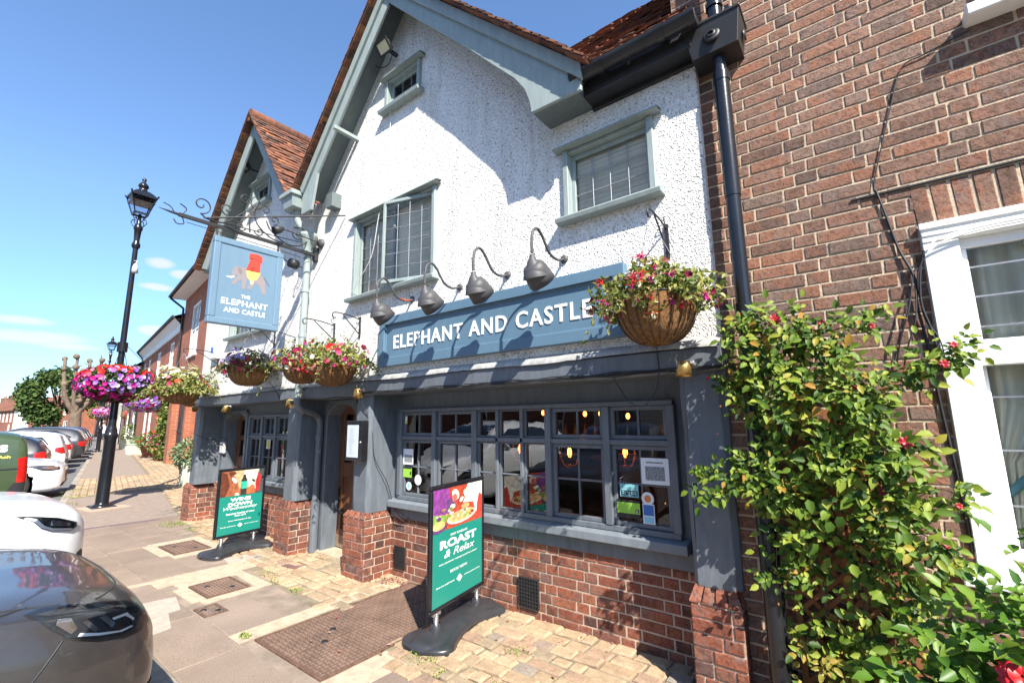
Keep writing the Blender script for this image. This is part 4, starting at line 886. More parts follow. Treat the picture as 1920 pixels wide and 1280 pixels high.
# ================================================================ FLOODLIGHTS
def flood(x, z, label, s_=1.0, lit=False):
    t = thing('floodlight', label, 'floodlight', (x, 0, z), group='floodlights under the gables')
    b = MB(); M = Matrix.Translation((0,-.17*s_,0)) @ Matrix.Rotation(R_(42), 4, 'X')
    b.add([M @ V(p)*1 for p in [(-.10*s_,-.03,-.07),(.10*s_,-.03,-.07),(.10*s_,-.03,.07),(-.10*s_,-.03,.07),(-.06*s_,.05,-.04),(.06*s_,.05,-.04),(.06*s_,.05,.04),(-.06*s_,.05,.04)]], [(4,5,6,7)[::-1],(0,1,5,4),(1,2,6,5),(2,3,7,6),(3,0,4,7)])
    b.build('housing', M_SHADE, t, world=False, bevel=.004)
    b = MB(); b.box(-.105*s_,.105*s_,-.045,-.03,-.075,-.055,0,M); b.box(-.105*s_,.105*s_,-.045,-.03,.055,.075,0,M); b.box(-.105*s_,-.085*s_,-.045,-.03,-.055,.055,0,M); b.box(.085*s_,.105*s_,-.045,-.03,-.055,.055,0,M); b.build('bezel', M_BLACKM, t, world=False)
    b = MB(); b.add([M @ V(p) for p in [(-.085*s_,-.033,-.055),(.085*s_,-.033,-.055),(.085*s_,-.033,.055),(-.085*s_,-.033,.055)]], [(0,1,2,3)]); b.build('lens', simple('floodlight_reflector', (.75,.72,.62), .15, metal=.6, var=.1) if 'floodlight_reflector' not in MATS else MATS['floodlight_reflector'], t, world=False)
    b = MB(); b.box(-.02,.02,-.14*s_,0,-.015,.015); b.tube(smooth_path([(-.02,-.05,0),(-.14,-.03,-.07),(-.30,-.05,-.02),(-.40,-.15,.10)]), .005, 5); b.build('bracket', M_BLACKM, t, world=False)
flood(-3.90, 5.80, 'floodlight beside the small window at the top of the big gable'); flood(-7.45, 5.62, 'grey floodlight above the small window in the left gable', 1.1)
# ================================================================ HANGING SIGN + BRACKET
br = thing('sign_bracket', 'black wrought iron scroll bracket holding the hanging pub sign', 'bracket', (-5.42, 0, 3.7))
XS = -5.42
b = MB(); b.bar((XS,-.02,3.70),(XS,-1.52,3.72), .035, .035); b.tube(smooth_path([(XS,-1.5,3.72),(XS,-1.58,3.76),(XS,-1.66,3.74),(XS,-1.75,3.73)]), [.02]*12+[.016,.013,.010,.008,.006,.004,.002], 8) if False else b.tube([(XS,-1.5,3.72),(XS,-1.60,3.725),(XS,-1.70,3.735)], [.018,.012,.002], 8)
b.build('beam', M_BLACKM, br)
b = MB(); b.tube([(XS,-1.22,3.86),(XS,-.9,3.93),(XS+.62,-.0,4.08)] if False else [(XS,-1.30,3.76),(XS+.62,-.01,4.07)], .009, 6); b.tube([(XS-.45,-.01,4.0),(XS,-1.30,3.76)], .006, 5); b.tube([(XS,-.42,2.64),(XS-.40,-.01,2.67)], .006, 5); b.tube([(XS,-1.45,3.66),(XS,-.1,3.62)], .004, 5); b.build('stay', M_BLACKM, br)
b = MB()
def scroll(c, r0, turns, start, hand=1, n=26, wd=.007):
    P = []
    for i in range(n+1):
        t = i/n; r = r0*(1-t*.85); a = start + hand*turns*2*pi*t; P.append((XS, c[0]+r*cos(a), c[1]+r*sin(a)))
    b.tube(P, wd, 6)
def strand(P, r=.008): b.tube(smooth_path([(XS, y, z) for y, z in P], 6), r, 6)
scroll((-1.33,3.90), .10, 1.3, -1.6, 1); strand([(-1.33,3.80),(-1.25,3.76),(-1.1,3.78),(-.9,3.98)])
strand([(-1.08,3.86),(-.95,3.83),(-.82,4.02),(-.80,4.1)]); scroll((-1.08,3.94), .07, 1.2, -1.6, -1)
strand([(-.80,4.05),(-.76,4.18),(-.80,4.30)]); strand([(-.86,4.12),(-.80,4.2),(-.74,4.12),(-.80,4.05),(-.86,4.12)], .006)
scroll((-.91,4.12), .07, 1.3, 0, 1); scroll((-.68,4.08), .06, 1.3, pi, -1)
strand([(-.80,4.05),(-.84,3.9),(-.83,3.75)]); strand([(-.80,4.05),(-.76,3.88),(-.60,3.76),(-.45,3.74)])
scroll((-.93,3.79), .055, 1.2, 0, -1); scroll((-.73,3.79), .055, 1.2, pi, 1)
strand([(-.66,3.95),(-.60,3.85),(-.40,3.74),(-.22,3.78),(-.14,3.90),(-.22,4.0),(-.34,3.98)]); scroll((-.27,3.90), .085, 1.4, 1.6, 1); scroll((-.57,3.99), .06, 1.2, -1.6, 1)
strand([(-1.50,3.72),(-1.46,3.80),(-1.52,3.84)], .006); strand([(-1.50,3.72),(-1.47,3.64),(-1.53,3.62),(-1.56,3.66)], .006); strand([(-1.56,3.73),(-1.60,3.78),(-1.66,3.80)], .005)
b.build('scrollwork', M_BLACKM, br)
b = MB()
for y in (-1.16,-.50): b.tube([(XS,y,3.72),(XS,y,3.60)], .012, 6)
b.box(XS-.03,XS+.03,-.05,0,3.62,3.80); b.build('hanger', M_BLACKM, br)
hs = thing('hanging_sign', 'blue hanging pub sign with a grey elephant carrying a red tower', 'sign', (XS, -.81, 2.64))
ya, yb, za, zb = -1.185, -.445, 2.635, 3.60
b = MB(); b.box(XS-.028,XS+.028,ya+.055,yb-.055,za+.055,zb-.055); b.build('board', M_BLUE2, hs)
b = MB(); e = .068
b.box(XS-.04,XS+.04,ya,yb,za,za+e); b.box(XS-.04,XS+.04,ya,yb,zb-e,zb); b.box(XS-.0402,XS+.0402,ya,ya+e,za+e,zb-e); b.box(XS-.0402,XS+.0402,yb-e,yb,za+e,zb-e); b.build('frame', M_BLUE2, hs, bevel=.008, seg=2)
xf = XS+.0290
b = MB(); ty = (ya+yb)/2
write(b, 'THE', (xf,ty-.01,2.955), (0,1,0), (0,0,1), (1,0,0), .095, .038, bold=.015, thick=.001, spacing=1.1); write(b, 'ELEPHANT', (xf,ty-.01,2.862), (0,1,0), (0,0,1), (1,0,0), .485, .066, bold=.018, thick=.001, spacing=1.1); write(b, 'AND CASTLE', (xf,ty-.005,2.775), (0,1,0), (0,0,1), (1,0,0), .43, .054, bold=.018, thick=.001, spacing=1.1); b.build('lettering', M_LETTER, hs)
# emblem: (u,v) in units, u = along +Y
def emb(P, col, nm, lift, rough=.5):
    P = smoothpoly(P) if len(P) > 8 else P
    b = MB(); b.add([(xf+lift, -1.045+u*.47, 3.045+v*.47) for u, v in P], [range(len(P))]); b.build(nm, simple(nm+'_paint', col, rough, var=0), hs)
def smoothpoly(P): return P
body = [(.13,.42),(.15,.50),(.20,.55),(.28,.57),(.36,.555),(.42,.55),(.50,.52),(.62,.50),(.76,.47),(.84,.41),(.88,.32),(.89,.20),(.90,.10),(.93,.0),(.82,.0),(.80,.10),(.74,.20),(.66,.24),(.62,.17),(.58,.10),(.60,.06),(.48,.06),(.49,.12),(.54,.20),(.52,.28),(.46,.29),(.45,.18),(.44,.06),(.44,.03),(.34,.04),(.36,.10),(.35,.20),(.33,.26),(.27,.20),(.22,.13),(.22,.09),(.11,.11),(.15,.17),(.22,.27),(.25,.33),(.22,.36),(.20,.30),(.15,.29),(.12,.34)]
emb(body, (.23,.20,.21), 'elephant', .0005)
emb([(.0,.27),(.06,.245),(.13,.25),(.19,.285),(.17,.31),(.12,.285),(.06,.275)], (.80,.76,.70), 'tusk', .0010)
emb([(.24,.53),(.30,.54),(.34,.50),(.35,.43),(.31,.37),(.26,.42)], (.17,.15,.16), 'ear', .0010)
emb([(.43,.52),(.76,.52),(.68,.33),(.62,.30),(.51,.30),(.46,.36)], (.80,.66,.12), 'howdah', .0010)
emb([(.53,.30),(.61,.29),(.60,.19),(.54,.20)], (.80,.70,.25), 'girth', .0012)
emb([(.42,.51),(.50,.80),(.47,.83),(.47,.95),(.53,.95),(.54,.97),(.60,.96),(.61,.98),(.67,.96),(.69,.97),(.77,.93),(.78,.80),(.74,.78),(.74,.51)], (.62,.045,.025), 'tower', .0015)
emb([(.49,.83),(.62,.85),(.76,.80),(.76,.785),(.62,.83),(.49,.81)], (.03,.02,.02), 'tower_band', .0020)
emb([(.53,.51),(.53,.60),(.57,.63),(.61,.60),(.61,.51)], (.36,.02,.015), 'tower_door', .0020)
emb([(.84,.42),(.90,.33),(.99,.22),(1.0,.235),(.91,.35),(.86,.43)], (.10,.09,.09), 'tail', .0009)
for k, (y, z, s_, lb) in enumerate(((-.60,3.83,-1,'black spotlight on an arm over the hanging sign'),(-.32,3.55,1,'small black spotlight between the hanging sign and the wall'))):
    t = thing('spotlight', lb, 'spotlight', (XS+.12, 0, z))
    b = MB()
    if k == 0: b.tube(smooth_path([(XS+.10,-.03,3.84),(XS+.13,-.2,3.84),(XS+.12,-.40,3.86),(XS+.10,-.52,3.87)]), .007, 6); b.build('arm', M_BLACKM, t); b = MB(); b.lathe([(0,-.01),(.022,0),(.045,.05),(.05,.12),(.046,.12),(.04,.05)], (XS+.10,-.50,3.88), (-.1,-.9,-.5), 16); b.build('head', M_BLACKM, t); b = MB(); b.lathe([(0,.045),(.055,.04),(.06,0)], (XS+.10,-.001,3.84), (0,-1,0), 16); b.build('wall_box', M_SHADE, t)
    else: b.tube([(XS+.02,-.50,3.58),(XS-.1,-.32,3.55),(XS-.1,-.05,3.52)], .006, 5); b.build('arm', M_BLACKM, t); b = MB(); b.lathe([(0,.045),(.058,.04),(.062,-.05),(0,-.055)], (XS-.1,-.26,3.55), (.3,-.9,.0), 16); b.build('head', M_BLACKM, t)
# ================================================================ MENU CASE, KEY BOX, ALARM, LETTERS
t = thing('menu_case', 'black framed menu case with a white menu hung on the middle post', 'menu case', (-4.34, -.05, 1.15))
b = MB(); b.box(-4.44,-4.145,-.095,-.015,1.18,1.59); b.build('case', M_BLACK, t, bevel=.006)
b = MB(); b.box(-4.405,-4.205,-.0975,-.0955,1.215,1.545); b.build('menu_sheet', simple('menu_paper', (.55,.60,.66), .15, var=.06, coat=.6), t)
b = MB(); 
for i in range(16): b.box(-4.36,-4.36+random.uniform(.05,.12),-.0985,-.0977,1.50-.017*i,1.504-.017*i)
b.build('menu_text', simple('grey_print', (.35,.38,.45), .6, var=0), t)
b = MB(); b.lathe([(0,.01),(.012,.008),(.013,0)], (-4.165,-.0955,1.37), (0,-1,0), 10); b.build('lock', simple('steel_knob', (.6,.6,.6), .2, metal=.9, var=0), t)
t = thing('key_safe', 'small grey and white keypad box on the painted wall left of the left door', 'keypad', (-8.66, .33, 1.1))
b = MB(); b.box(-8.76,-8.60,.285,.333,1.08,1.27); b.build('case', simple('pale_grey_plastic', (.55,.55,.54), .4, var=.05), t, bevel=.015, seg=3); b = MB(); b.box(-8.755,-8.605,.288,.334,1.06,1.085); b.box(-8.71,-8.65,.280,.286,1.22,1.24); b.build('slot', M_BLACKM, t)
t = thing('alarm_box', 'white alarm box with a blue mark high on the left end of the white wall', 'alarm box', (-8.4, -.02, 2.7))
b = MB(); b.box(-8.55,-8.26,-.07,.0,2.62,2.86); b.build('case', M_WHITE, t, bevel=.02, seg=2); b = MB(); b.box(-8.50,-8.40,-.0725,-.0705,2.72,2.82); b.build('blue_mark', simple('blue_print', (.05,.15,.45), .5, var=0), t)
# ================================================================ ADVERT BOARDS ON MOULDED FEET
M_RUB = simple('black_moulded_plastic', (.030,.031,.035), .34, var=.25, nscale=8, bmp=.0008, bscale=50)
M_TEAL = simple('teal_print', (.010,.215,.165), .45, var=.04, nscale=2, coat=.25)
M_STEEL = simple('zinc_spring', (.42,.42,.42), .35, metal=.8, var=.2)
def poly_print(mb, P, y, mi): mb.add([(u, y, v_) for u, v_ in P], [range(len(P))], mi)
def ell(cx, cz, rx, rz, n=20, rot=0): return [(cx+rx*cos(a)*cos(rot)-rz*sin(a)*sin(rot), cz+rx*cos(a)*sin(rot)+rz*sin(a)*cos(rot)) for a in [2*pi*i/n for i in range(n)]]
def pavement_board(name, label, loc, rz, W_, H_, z0, kind, loff=0):
    # local frame: board in XZ plane facing -Y, foot along X
    t = thing(name, label, 'advert board', loc, rz); w = W_/2
    f = MB(); fw = .034; x0, x1, z1 = -w, w, z0+H_
    f.box(x0,x1,-.018,.018,z0,z0+fw); f.box(x0,x1,-.018,.018,z1-fw,z1); f.box(x0,x0+fw,-.018,.018,z0+fw,z1-fw); f.box(x1-fw,x1,-.018,.018,z0+fw,z1-fw); f.build('frame', M_BLACK, t, world=False, bevel=.012, seg=3)
    p = MB(); p.box(x0+fw*.8,x1-fw*.8,-.010,.010,z0+fw*.8,z1-fw*.8); p.build('panel', M_TEAL, t, world=False)
    a, b_, c, d = x0+fw, x1-fw, z0+fw, z1-fw; ww, hh = b_-a, d-c; zs = c+hh*(.60 if kind == 'wine' else .63)
    X = lambda u: a+ww*u
    Z = lambda v_: c+hh*v_
    cols = {'wine': [(.30,.10,.045),(.12,.035,.018),(.55,.36,.20),(.62,.55,.45),(.03,.035,.03),(.03,.42,.27),(.75,.60,.45),(.36,.03,.03),(.40,.12,.05),(.06,.07,.07),(.75,.70,.62)],
            'roast': [(.42,.06,.03),(.25,.05,.26),(.55,.30,.12),(.80,.74,.66),(.45,.14,.12),(.62,.40,.15),(.20,.32,.06),(.72,.56,.40),(.12,.05,.16),(.78,.60,.50),(.55,.05,.03),(.30,.04,.02),(.85,.80,.70)]}[kind]
    ms = []
    for i, cl_ in enumerate(cols):
        nm = 'print_%s_%d' % (kind, i); ms.append(simple(nm, cl_, .45, var=.35, nscale=26))
    ph = MB(); y = -.0112
    def R(P, mi, k): poly_print(ph, [(X(u), Z(v_)) for u, v_ in P], y-.0003*k, mi)
    q = .60 if kind == 'wine' else .63; H1 = 1-q
    Q = lambda P: [(u, q+v_*H1) for u, v_ in P]
    R(Q([(0,0),(1,0),(1,1),(0,1)]), 0, 0)
    if kind == 'wine':
        R(Q([(.28,.25),(.60,.2),(.60,1),(.25,1)]), 2, 1); R(Q([(.52,.3),(.95,.15),(.98,1),(.52,1)]), 3, 2); R(Q([(.82,0),(1,0),(1,1),(.88,1),(.84,.4)]), 9, 3); R(Q([(.84,.05),(.92,.1),(.94,.7),(.86,.9),(.80,.4)]), 7, 4)
        R(Q([(0,0),(.38,0),(.42,.3),(.36,.6),(.28,.85),(.20,1),(0,1)]), 0, 5); R(Q([(.0,.0),(.12,0),(.20,.45),(.12,.9),(0,1)]), 1, 6); R(Q([(.2,.75),(.34,.9),(.30,.98),(.15,.98)]), 1, 6)
        R(Q(ell(.30,.62,.045,.13,14,.35)), 10, 7); R(Q([(.38,0),(.78,0),(.80,.30),(.68,.42),(.52,.40),(.40,.22)]), 8, 8); R(Q([(.58,.30),(.66,.28),(.76,.45),(.78,.62),(.70,.60),(.60,.46)]), 6, 9); R(Q([(.70,.55),(.78,.45),(.80,.52),(.73,.62)]), 4, 10)
        R(Q([(.455,0),(.60,0),(.60,.60),(.57,.68),(.555,.82),(.50,.82),(.485,.68),(.455,.60)]), 4, 10); R(Q([(.46,.24),(.597,.24),(.597,.54),(.46,.54)]), 5, 11); R(Q([(.33,.0),(.44,0),(.40,.1),(.34,.1)]), 6, 9)
    else:
        R(Q([(0,.35),(.26,.30),(.34,.55),(.28,1),(0,1)]), 1, 1)
        for i in range(7): R(Q([(.02+.035*i,.38),(.026+.035*i,.38),(.035+.035*i,1),(.029+.035*i,1)]), 8, 2)
        R(Q([(.24,.5),(.36,.45),(.42,.62),(.34,.75),(.26,.7)]), 8, 2)
        R(Q([(.55,.55),(.80,.50),(.86,.2),(1,.2),(1,1),(.68,1),(.62,.8)]), 3, 3); R(Q([(.86,0),(1,0),(1,.62),(.93,.7),(.88,.4)]), 10, 4)
        R(Q(ell(.42,.80,.07,.14,16,.2)), 9, 5); R(Q(ell(.40,.72,.055,.10,16)), 4, 6); R(Q(ell(.54,.62,.06,.12,16,-.4)), 11, 6); R(Q(ell(.54,.64,.035,.07,12,-.4)), 12, 7); R(Q([(.58,.85),(.66,.9),(.72,.82),(.66,.74),(.58,.76)]), 9, 7)
        R(Q(ell(.62,.45,.09,.07,14)), 2, 7); R(Q(ell(.36,.52,.05,.06,12)), 12, 7)
        R(Q([(0,0),(.22,0),(.26,.35),(0,.42)]), 6, 5); R(Q(ell(.10,.10,.15,.13,18,.2)), 8, 6); R(Q(ell(.10,.14,.12,.10,18,.2)), 5, 7)
        R(Q(ell(.55,.22,.30,.16,26,.12)), 9, 8); R(Q(ell(.55,.245,.27,.13,26,.12)), 5, 9)
        rn = random.Random(3)
        for i in range(26): R(Q(ell(.32+rn.random()*.46,.20+rn.random()*.16,.025+rn.random()*.035,.02+rn.random()*.03,8,rn.random()*3)), rn.choice([5,2,7,6,9,11,2,5]), 10+i % 3)
        for i in range(14): R(Q(ell(.05+rn.random()*.30,.30+rn.random()*.20,.02+rn.random()*.03,.02+rn.random()*.03,8)), rn.choice([6,6,12,2,8]), 10)
    ph.build('photo_print', ms, t, world=False)
    tx = MB(); RV, UV, NV = (1,0,0), (0,0,1), (0,-1,0); yy = -.0106
    def wr(s_, u, v_, wd, ht, bold=.0, shear=0, sp=1): write(tx, s_, (X(u), yy, Z(v_)), RV, UV, NV, ww*wd, hh*ht, bold=bold, shear=shear, spacing=sp, thick=.0006)
    if kind == 'wine':
        wr('WINE', .48,.505,.48,.058,.04); wr('DOWN', .48,.430,.56,.058,.04); wr('Wednesday', .50,.362,.80,.064,.0,.35,1.0); wr('Selected bottles of wine', .50,.300,.66,.028,.03); wr('from £18', .50,.262,.26,.028,.03); wr('Every Wednesday, all day', .50,.190,.52,.022,.02)
        wr('Part of a small bunch', .24,.112,.34,.016,.02); wr('of hand-picked hotels', .78,.112,.34,.016,.02); dz = .118
    else:
        wr('EASY SUNDAYS', .50,.560,.34,.020,.015); wr('ROAST', .50,.465,.74,.076,.04); wr('& Relax', .52,.382,.62,.066,.0,.3,1.0); wr('WITH UNLIMITED YORKIES, ROASTIES & GRAVY', .50,.330,.78,.014,.02); wr('BOOK NOW', .50,.235,.34,.024,.01)
        wr('Part of a small bunch', .24,.148,.34,.014,.02); wr('of hand-picked hotels', .78,.148,.34,.014,.02); dz = .152
    tx.add([(X(.51),yy-.0006,Z(dz-.035)),(X(.57),yy-.0006,Z(dz)),(X(.51),yy-.0006,Z(dz+.035)),(X(.45),yy-.0006,Z(dz))], [(0,1,2,3)])
    tx.build('lettering', M_LETTER, t, world=False)
    bk = MB(); bk.add([(a,.0112,c),(b_,.0112,c),(b_,.0112,d),(a,.0112,d)], [(3,2,1,0)]); bk.build('back_poster', M_TEAL, t, world=False)
    # foot: arched, waisted moulding
    ft = MB(); n = 44; P = []; Lf = W_*.5+.115; vl = [-1,-1,-.97,-.88,-.74,-.62,-.5,-.25,0,.25,.5,.62,.74,.88,.97,1,1]
    for i in range(n+1):
        s_ = -1+2*i/n; a_ = abs(s_); x = s_*Lf; bw = .135+.085*min(1, a_/.72)**2.2; hw = bw*math.sqrt(max(.0, 1-max(0, (a_-.70)/.30)**2.3)); top = .118-.050*a_**1.6; arch = .030*max(0, 1-(a_/.6)**2); row = []
        if i in (0, n): hw = .012
        for q, v_ in enumerate(vl):
            if q in (0, len(vl)-1): zt = arch
            elif abs(v_) == 1: zt = arch+.026
            else:
                zt = top*(1-.42*abs(v_)**2.4)-.004; ridge = math.exp(-((abs(v_)-.62)/.10)**2); zt -= .014*ridge*(.3+.7*min(1, a_/.4))
                zt = max(zt, arch+.028); zt = zt if a_ < .97 else max(.030, zt*.55)
            row.append((x+loff, v_*hw, zt))
        P.append(row)
    ft.grid(P)
    ft.build('foot', M_RUB, t, world=False, subd=1)
    sp = MB()
    for x in (-w+.10, w-.10):
        sp.lathe([(.045,.0),(.042,.03),(.030,.05)], (x,0,.085), n=14)
        for i in range(6): sp.lathe([(.016,i*.012),(.021,i*.012+.006),(.016,i*.012+.012)], (x,0,.125), n=12, mi=1)
        sp.box(x-.04,x+.04,-.012,.012,.185,z0+.004,1)
    sp.build('spring', [M_RUB, M_STEEL], t, world=False)
    return t
pavement_board('roast_advert_board', 'tall pavement board advertising roast dinners, standing on the cellar hatch edge', (-2.70,-.16,0), R_(99.5), .745, .89, .205, 'roast')
pavement_board('wine_advert_board', 'pavement board advertising wine, standing left of the brick pier', (-6.42,-.27,0), R_(97), .60, .82, .20, 'wine')
# ================================================================ BAY WINDOW PAPERS
def paper(name, label, x0, x1, z0, z1, col, bits=(), y=.296, txt=()):
    t = thing(name, label, 'window sticker', ((x0+x1)/2, y, z0)); b = MB(); b.box(x0,x1,y,y+.0012,z0,z1); b.build('sheet', col, t)
    if bits:
        b = MB(); ms = []
        for i, (u0, u1, v0, v1, c_) in enumerate(bits):
            if c_ not in ms: ms.append(c_)
            b.box(x0+(x1-x0)*u0, x0+(x1-x0)*u1, y-.0006*(i+1)-.0004, y-.0006*(i+1), z0+(z1-z0)*v0, z0+(z1-z0)*v1, ms.index(c_))
        b.build('print', ms, t)
    if txt:
        b = MB()
        for (s_, u, v_, w_, h_) in txt: write(b, s_, (x0+(x1-x0)*u, y-.006, z0+(z1-z0)*v_), (1,0,0), (0,0,1), (0,-1,0), (x1-x0)*w_, (z1-z0)*h_, bold=.02, thick=.0005)
        b.build('lettering', M_LETTER if col not in (P_WH, P_GR) else P_BK, t)
    return t
P_WH = simple('white_paper', (.72,.74,.78), .6, var=.03); P_GR = simple('lime_green_print', (.28,.55,.06), .5, var=.05); P_BK = simple('black_print', (.02,.02,.02), .5, var=0); P_TE = simple('pale_teal_print', (.22,.50,.55), .5, var=.05)
P_BL = simple('blue_sticker_print', (.04,.14,.42), .5, var=.05); P_GY = simple('grey_sketch_print', (.22,.23,.25), .6, var=.8, nscale=120); P_YE = simple('yellow_print', (.70,.60,.08), .5, var=.05); P_PK = simple('pale_lilac_print', (.62,.60,.74), .5, var=.1, nscale=40); P_CY = simple('sky_blue_print', (.25,.55,.72), .5, var=.1); P_OR = simple('orange_print', (.65,.20,.04), .5, var=.1)
gy = .297
paper('town_sketch_notice', 'white notice with a grey town sketch in the right pane of the bay window', -1.33,-1.13,1.12,1.30, P_WH, [(.15,.85,.15,.68,P_GY),(.2,.8,.80,.86,P_GY)])
paper('town_sketch_notice', 'white notice with a dark sketch at the left end of the bay window', -3.96,-3.80,1.13,1.29, P_WH, [(.12,.9,.15,.62,P_GY)])
paper('hygiene_sticker', 'green food hygiene rating sticker in the lower right pane', -1.53,-1.355,.875,1.0, P_BK, [(.0,1,.25,.85,P_GR),(.80,.95,.30,.50,P_BK)], txt=[('5', .875,.32,.08,.14)])
paper('hygiene_sticker', 'green hygiene sticker at the left end of the bay window', -3.955,-3.82,1.0,1.11, P_GR, [(.0,1,.80,1,P_BK),(.8,.95,.25,.55,P_BK)])
paper('pride_sticker', 'pale teal PRIDE sticker above the hygiene sticker, lettered in reverse', -1.50,-1.36,1.02,1.11, P_TE, [(.05,.95,.08,.50,P_BK)])
t = bpy.data.objects['pride_sticker']; b = MB(); write(b, 'PRIDE', (-1.43,gy-.004,1.025), (-1,0,0), (0,0,1), (0,-1,0), .11, .035, bold=.02, thick=.0005); write(b, 'STAY WITH', (-1.43,gy-.004,1.08), (-1,0,0), (0,0,1), (0,-1,0), .11, .016, bold=.01, thick=.0005); b.build('lettering', P_TE, t)
def round_sticker(label, x, z, r, c1, c2):
    t = thing('round_sticker', label, 'window sticker', (x, gy, z-r)); b = MB(); b.add([(p, gy, q) for p, q in ell(x, z, r, r, 24)], [range(24)]); b.build('sheet', c1, t); b = MB(); b.add([(p, gy-.0008, q) for p, q in ell(x, z, r*.55, r*.55, 20)], [range(20)]); b.build('print', c2, t)
round_sticker('round white sticker with an orange centre in the lower right pane', -1.295, 1.02, .045, P_WH, P_OR); round_sticker('round pale blue sticker in the lower left corner of the bay', -3.86, .915, .042, P_WH, P_CY); round_sticker('round lilac sticker in the left bay light', -3.72, .985, .052, P_WH, P_PK)
paper('travel_sticker', 'blue and white award sticker beside the green hygiene sticker', -1.335,-1.25,.85,.985, P_WH, [(.06,.94,.42,.95,P_BL),(.1,.9,.05,.36,P_CY)])
paper('warning_sticker', 'tiny yellow and white sticker in the top left bay pane', -3.945,-3.91,1.55,1.63, P_WH, [(.1,.9,.0,.45,P_YE)])
t = thing('fire_extinguisher', 'red fire extinguisher seen through the left window', 'extinguisher', (-7.02,.5,.80)); b = MB(); b.lathe([(0,0),(.045,0),(.05,.02),(.05,.22),(.03,.26),(.015,.28),(0,.29)], (-7.02,.5,.80), n=14); b.build('cylinder', simple('signal_red', (.5,.02,.02), .3, var=0), t); b = MB(); b.box(-7.05,-6.99,.44,.449,.88,.96); b.build('label', P_WH, t)
paper('left_window_notice', 'small cream notice in the middle of the left window', -7.12,-7.0,1.20,1.33, P_WH, [(.1,.9,.1,.9,P_YE)], y=.31)
# ================================================================ PENDANT LAMPS INSIDE
M_FIL = simple('glowing_filament', (1,.4,.1), .5, var=0, emis=(1.0,.26,.04), es=9.0)
M_CAGE = simple('copper_cage', (.50,.24,.10), .35, metal=.8, var=.1)
def pendant(x, y, z, label):
    t = thing('pendant_lamp', label, 'lamp', (x, y, z), group='glowing pendant lamps inside the bar')
    b = MB(); b.tube([(0,0,.16),(0,0,1.9-z)], .004, 5); b.build('cord', M_BLACKM, t, world=False)
    b = MB(); b.blob((0,0,.04), (.019,.019,.045), 7); b.build('bulb', M_FIL, t, world=False)
    b = MB()
    for i in range(6):
        a = 2*pi*i/6; pr = [(.02,.16),(.075,.10),(.095,.02),(.06,-.07),(.0,-.09)]
        b.tube([(r*cos(a), r*sin(a), h_) for r, h_ in pr], .0035, 5)
    for r, h_ in ((.075,.10),(.095,.02),(.06,-.07)): b.tube([(r*cos(2*pi*i/6), r*sin(2*pi*i/6), h_) for i in range(7)], .0035, 5)
    b.build('cage', M_CAGE, t, world=False)
pendant(-2.90,.95,1.24,'caged pendant lamp glowing behind the narrow middle bay panes'); pendant(-2.11,.62,1.25,'caged pendant lamp in the second bay light from the right'); pendant(-1.59,.62,1.27,'caged pendant lamp behind the rightmost bay light')
def bulb(x, y, z, label):
    t = thing('hanging_bulb', label, 'lamp', (x, y, z), group='small bulbs over the bar'); b = MB(); b.blob((0,0,0), (.02,.02,.03), 6); b.build('bulb', M_FIL, t, world=False); b = MB(); b.tube([(0,0,.03),(0,0,1.9-z)], .004, 5); b.build('cord', M_BLACKM, t, world=False)
for x, y, z, l in ((-2.90,1.4,1.65,'small bulb over the bar seen in the top narrow pane'),(-2.37,1.4,1.63,'left bulb of the pair in the top pane beside the narrow lights'),(-2.19,1.4,1.63,'right bulb of the pair in the top pane'),(-1.89,1.4,1.60,'single bulb in the top right bay pane')): bulb(x, y, z, l)
for i in range(12):
    t = MB(); t.lathe([(0,0),(.03,0),(.03,.12),(.012,.17),(.012,.22),(0,.22)], (-3.9+i*.17, 3.25, 1.28+0*(i % 2)), n=8)
    t.build('bottle', random.choice([simple('green_bottle_glass', (.08,.20,.04), .1, var=0) if 'green_bottle_glass' not in MATS else MATS['green_bottle_glass'], simple('amber_bottle_glass', (.35,.14,.03), .1, var=0) if 'amber_bottle_glass' not in MATS else MATS['amber_bottle_glass']]), label='spirit bottle on the lit back shelf, seen through the narrow bay panes', cat='bottle', group='bottles behind the bar')
sh = MB(); sh.box(-4.1,-1.8,3.2,3.35,1.25,1.28); sh.build('back_shelf', M_OAK, label='dark wooden shelf of bottles inside the bar', cat='shelf')
li = bpy.data.lights.new('bar_light', 'POINT'); li.energy = 4; li.color = (1,.5,.22); li.shadow_soft_size = .1; lo = bpy.data.objects.new('bar_light', li); lo.location = (-3.0,2.4,1.65); C.objects.link(lo)
# ================================================================ CARS
def interp(keys, y):
    # Catmull-Rom through (y, value) keys, y descending
    if y >= keys[0][0]: return keys[0][1]
    if y <= keys[-1][0]: return keys[-1][1]
    for i in range(len(keys)-1):
        a, b = keys[i], keys[i+1]
        if b[0] <= y <= a[0]:
            t = (y-a[0])/(b[0]-a[0]); h = b[0]-a[0]
            p = keys[max(i-1, 0)]; n = keys[min(i+2, len(keys)-1)]
            def sl(u, v): return (v[1]-u[1])/(v[0]-u[0]) if v[0] != u[0] else 0
            s = sl(a, b); sa = sl(p, a) if i > 0 else s; sb = sl(b, n) if i+2 < len(keys) else s
            ma = 0 if sa*s <= 0 else (2*sa*s/(sa+s)); mb_ = 0 if sb*s <= 0 else (2*sb*s/(sb+s))
            return (2*t**3-3*t**2+1)*a[1]+(t**3-2*t**2+t)*h*ma+(-2*t**3+3*t**2)*b[1]+(t**3-t**2)*h*mb_
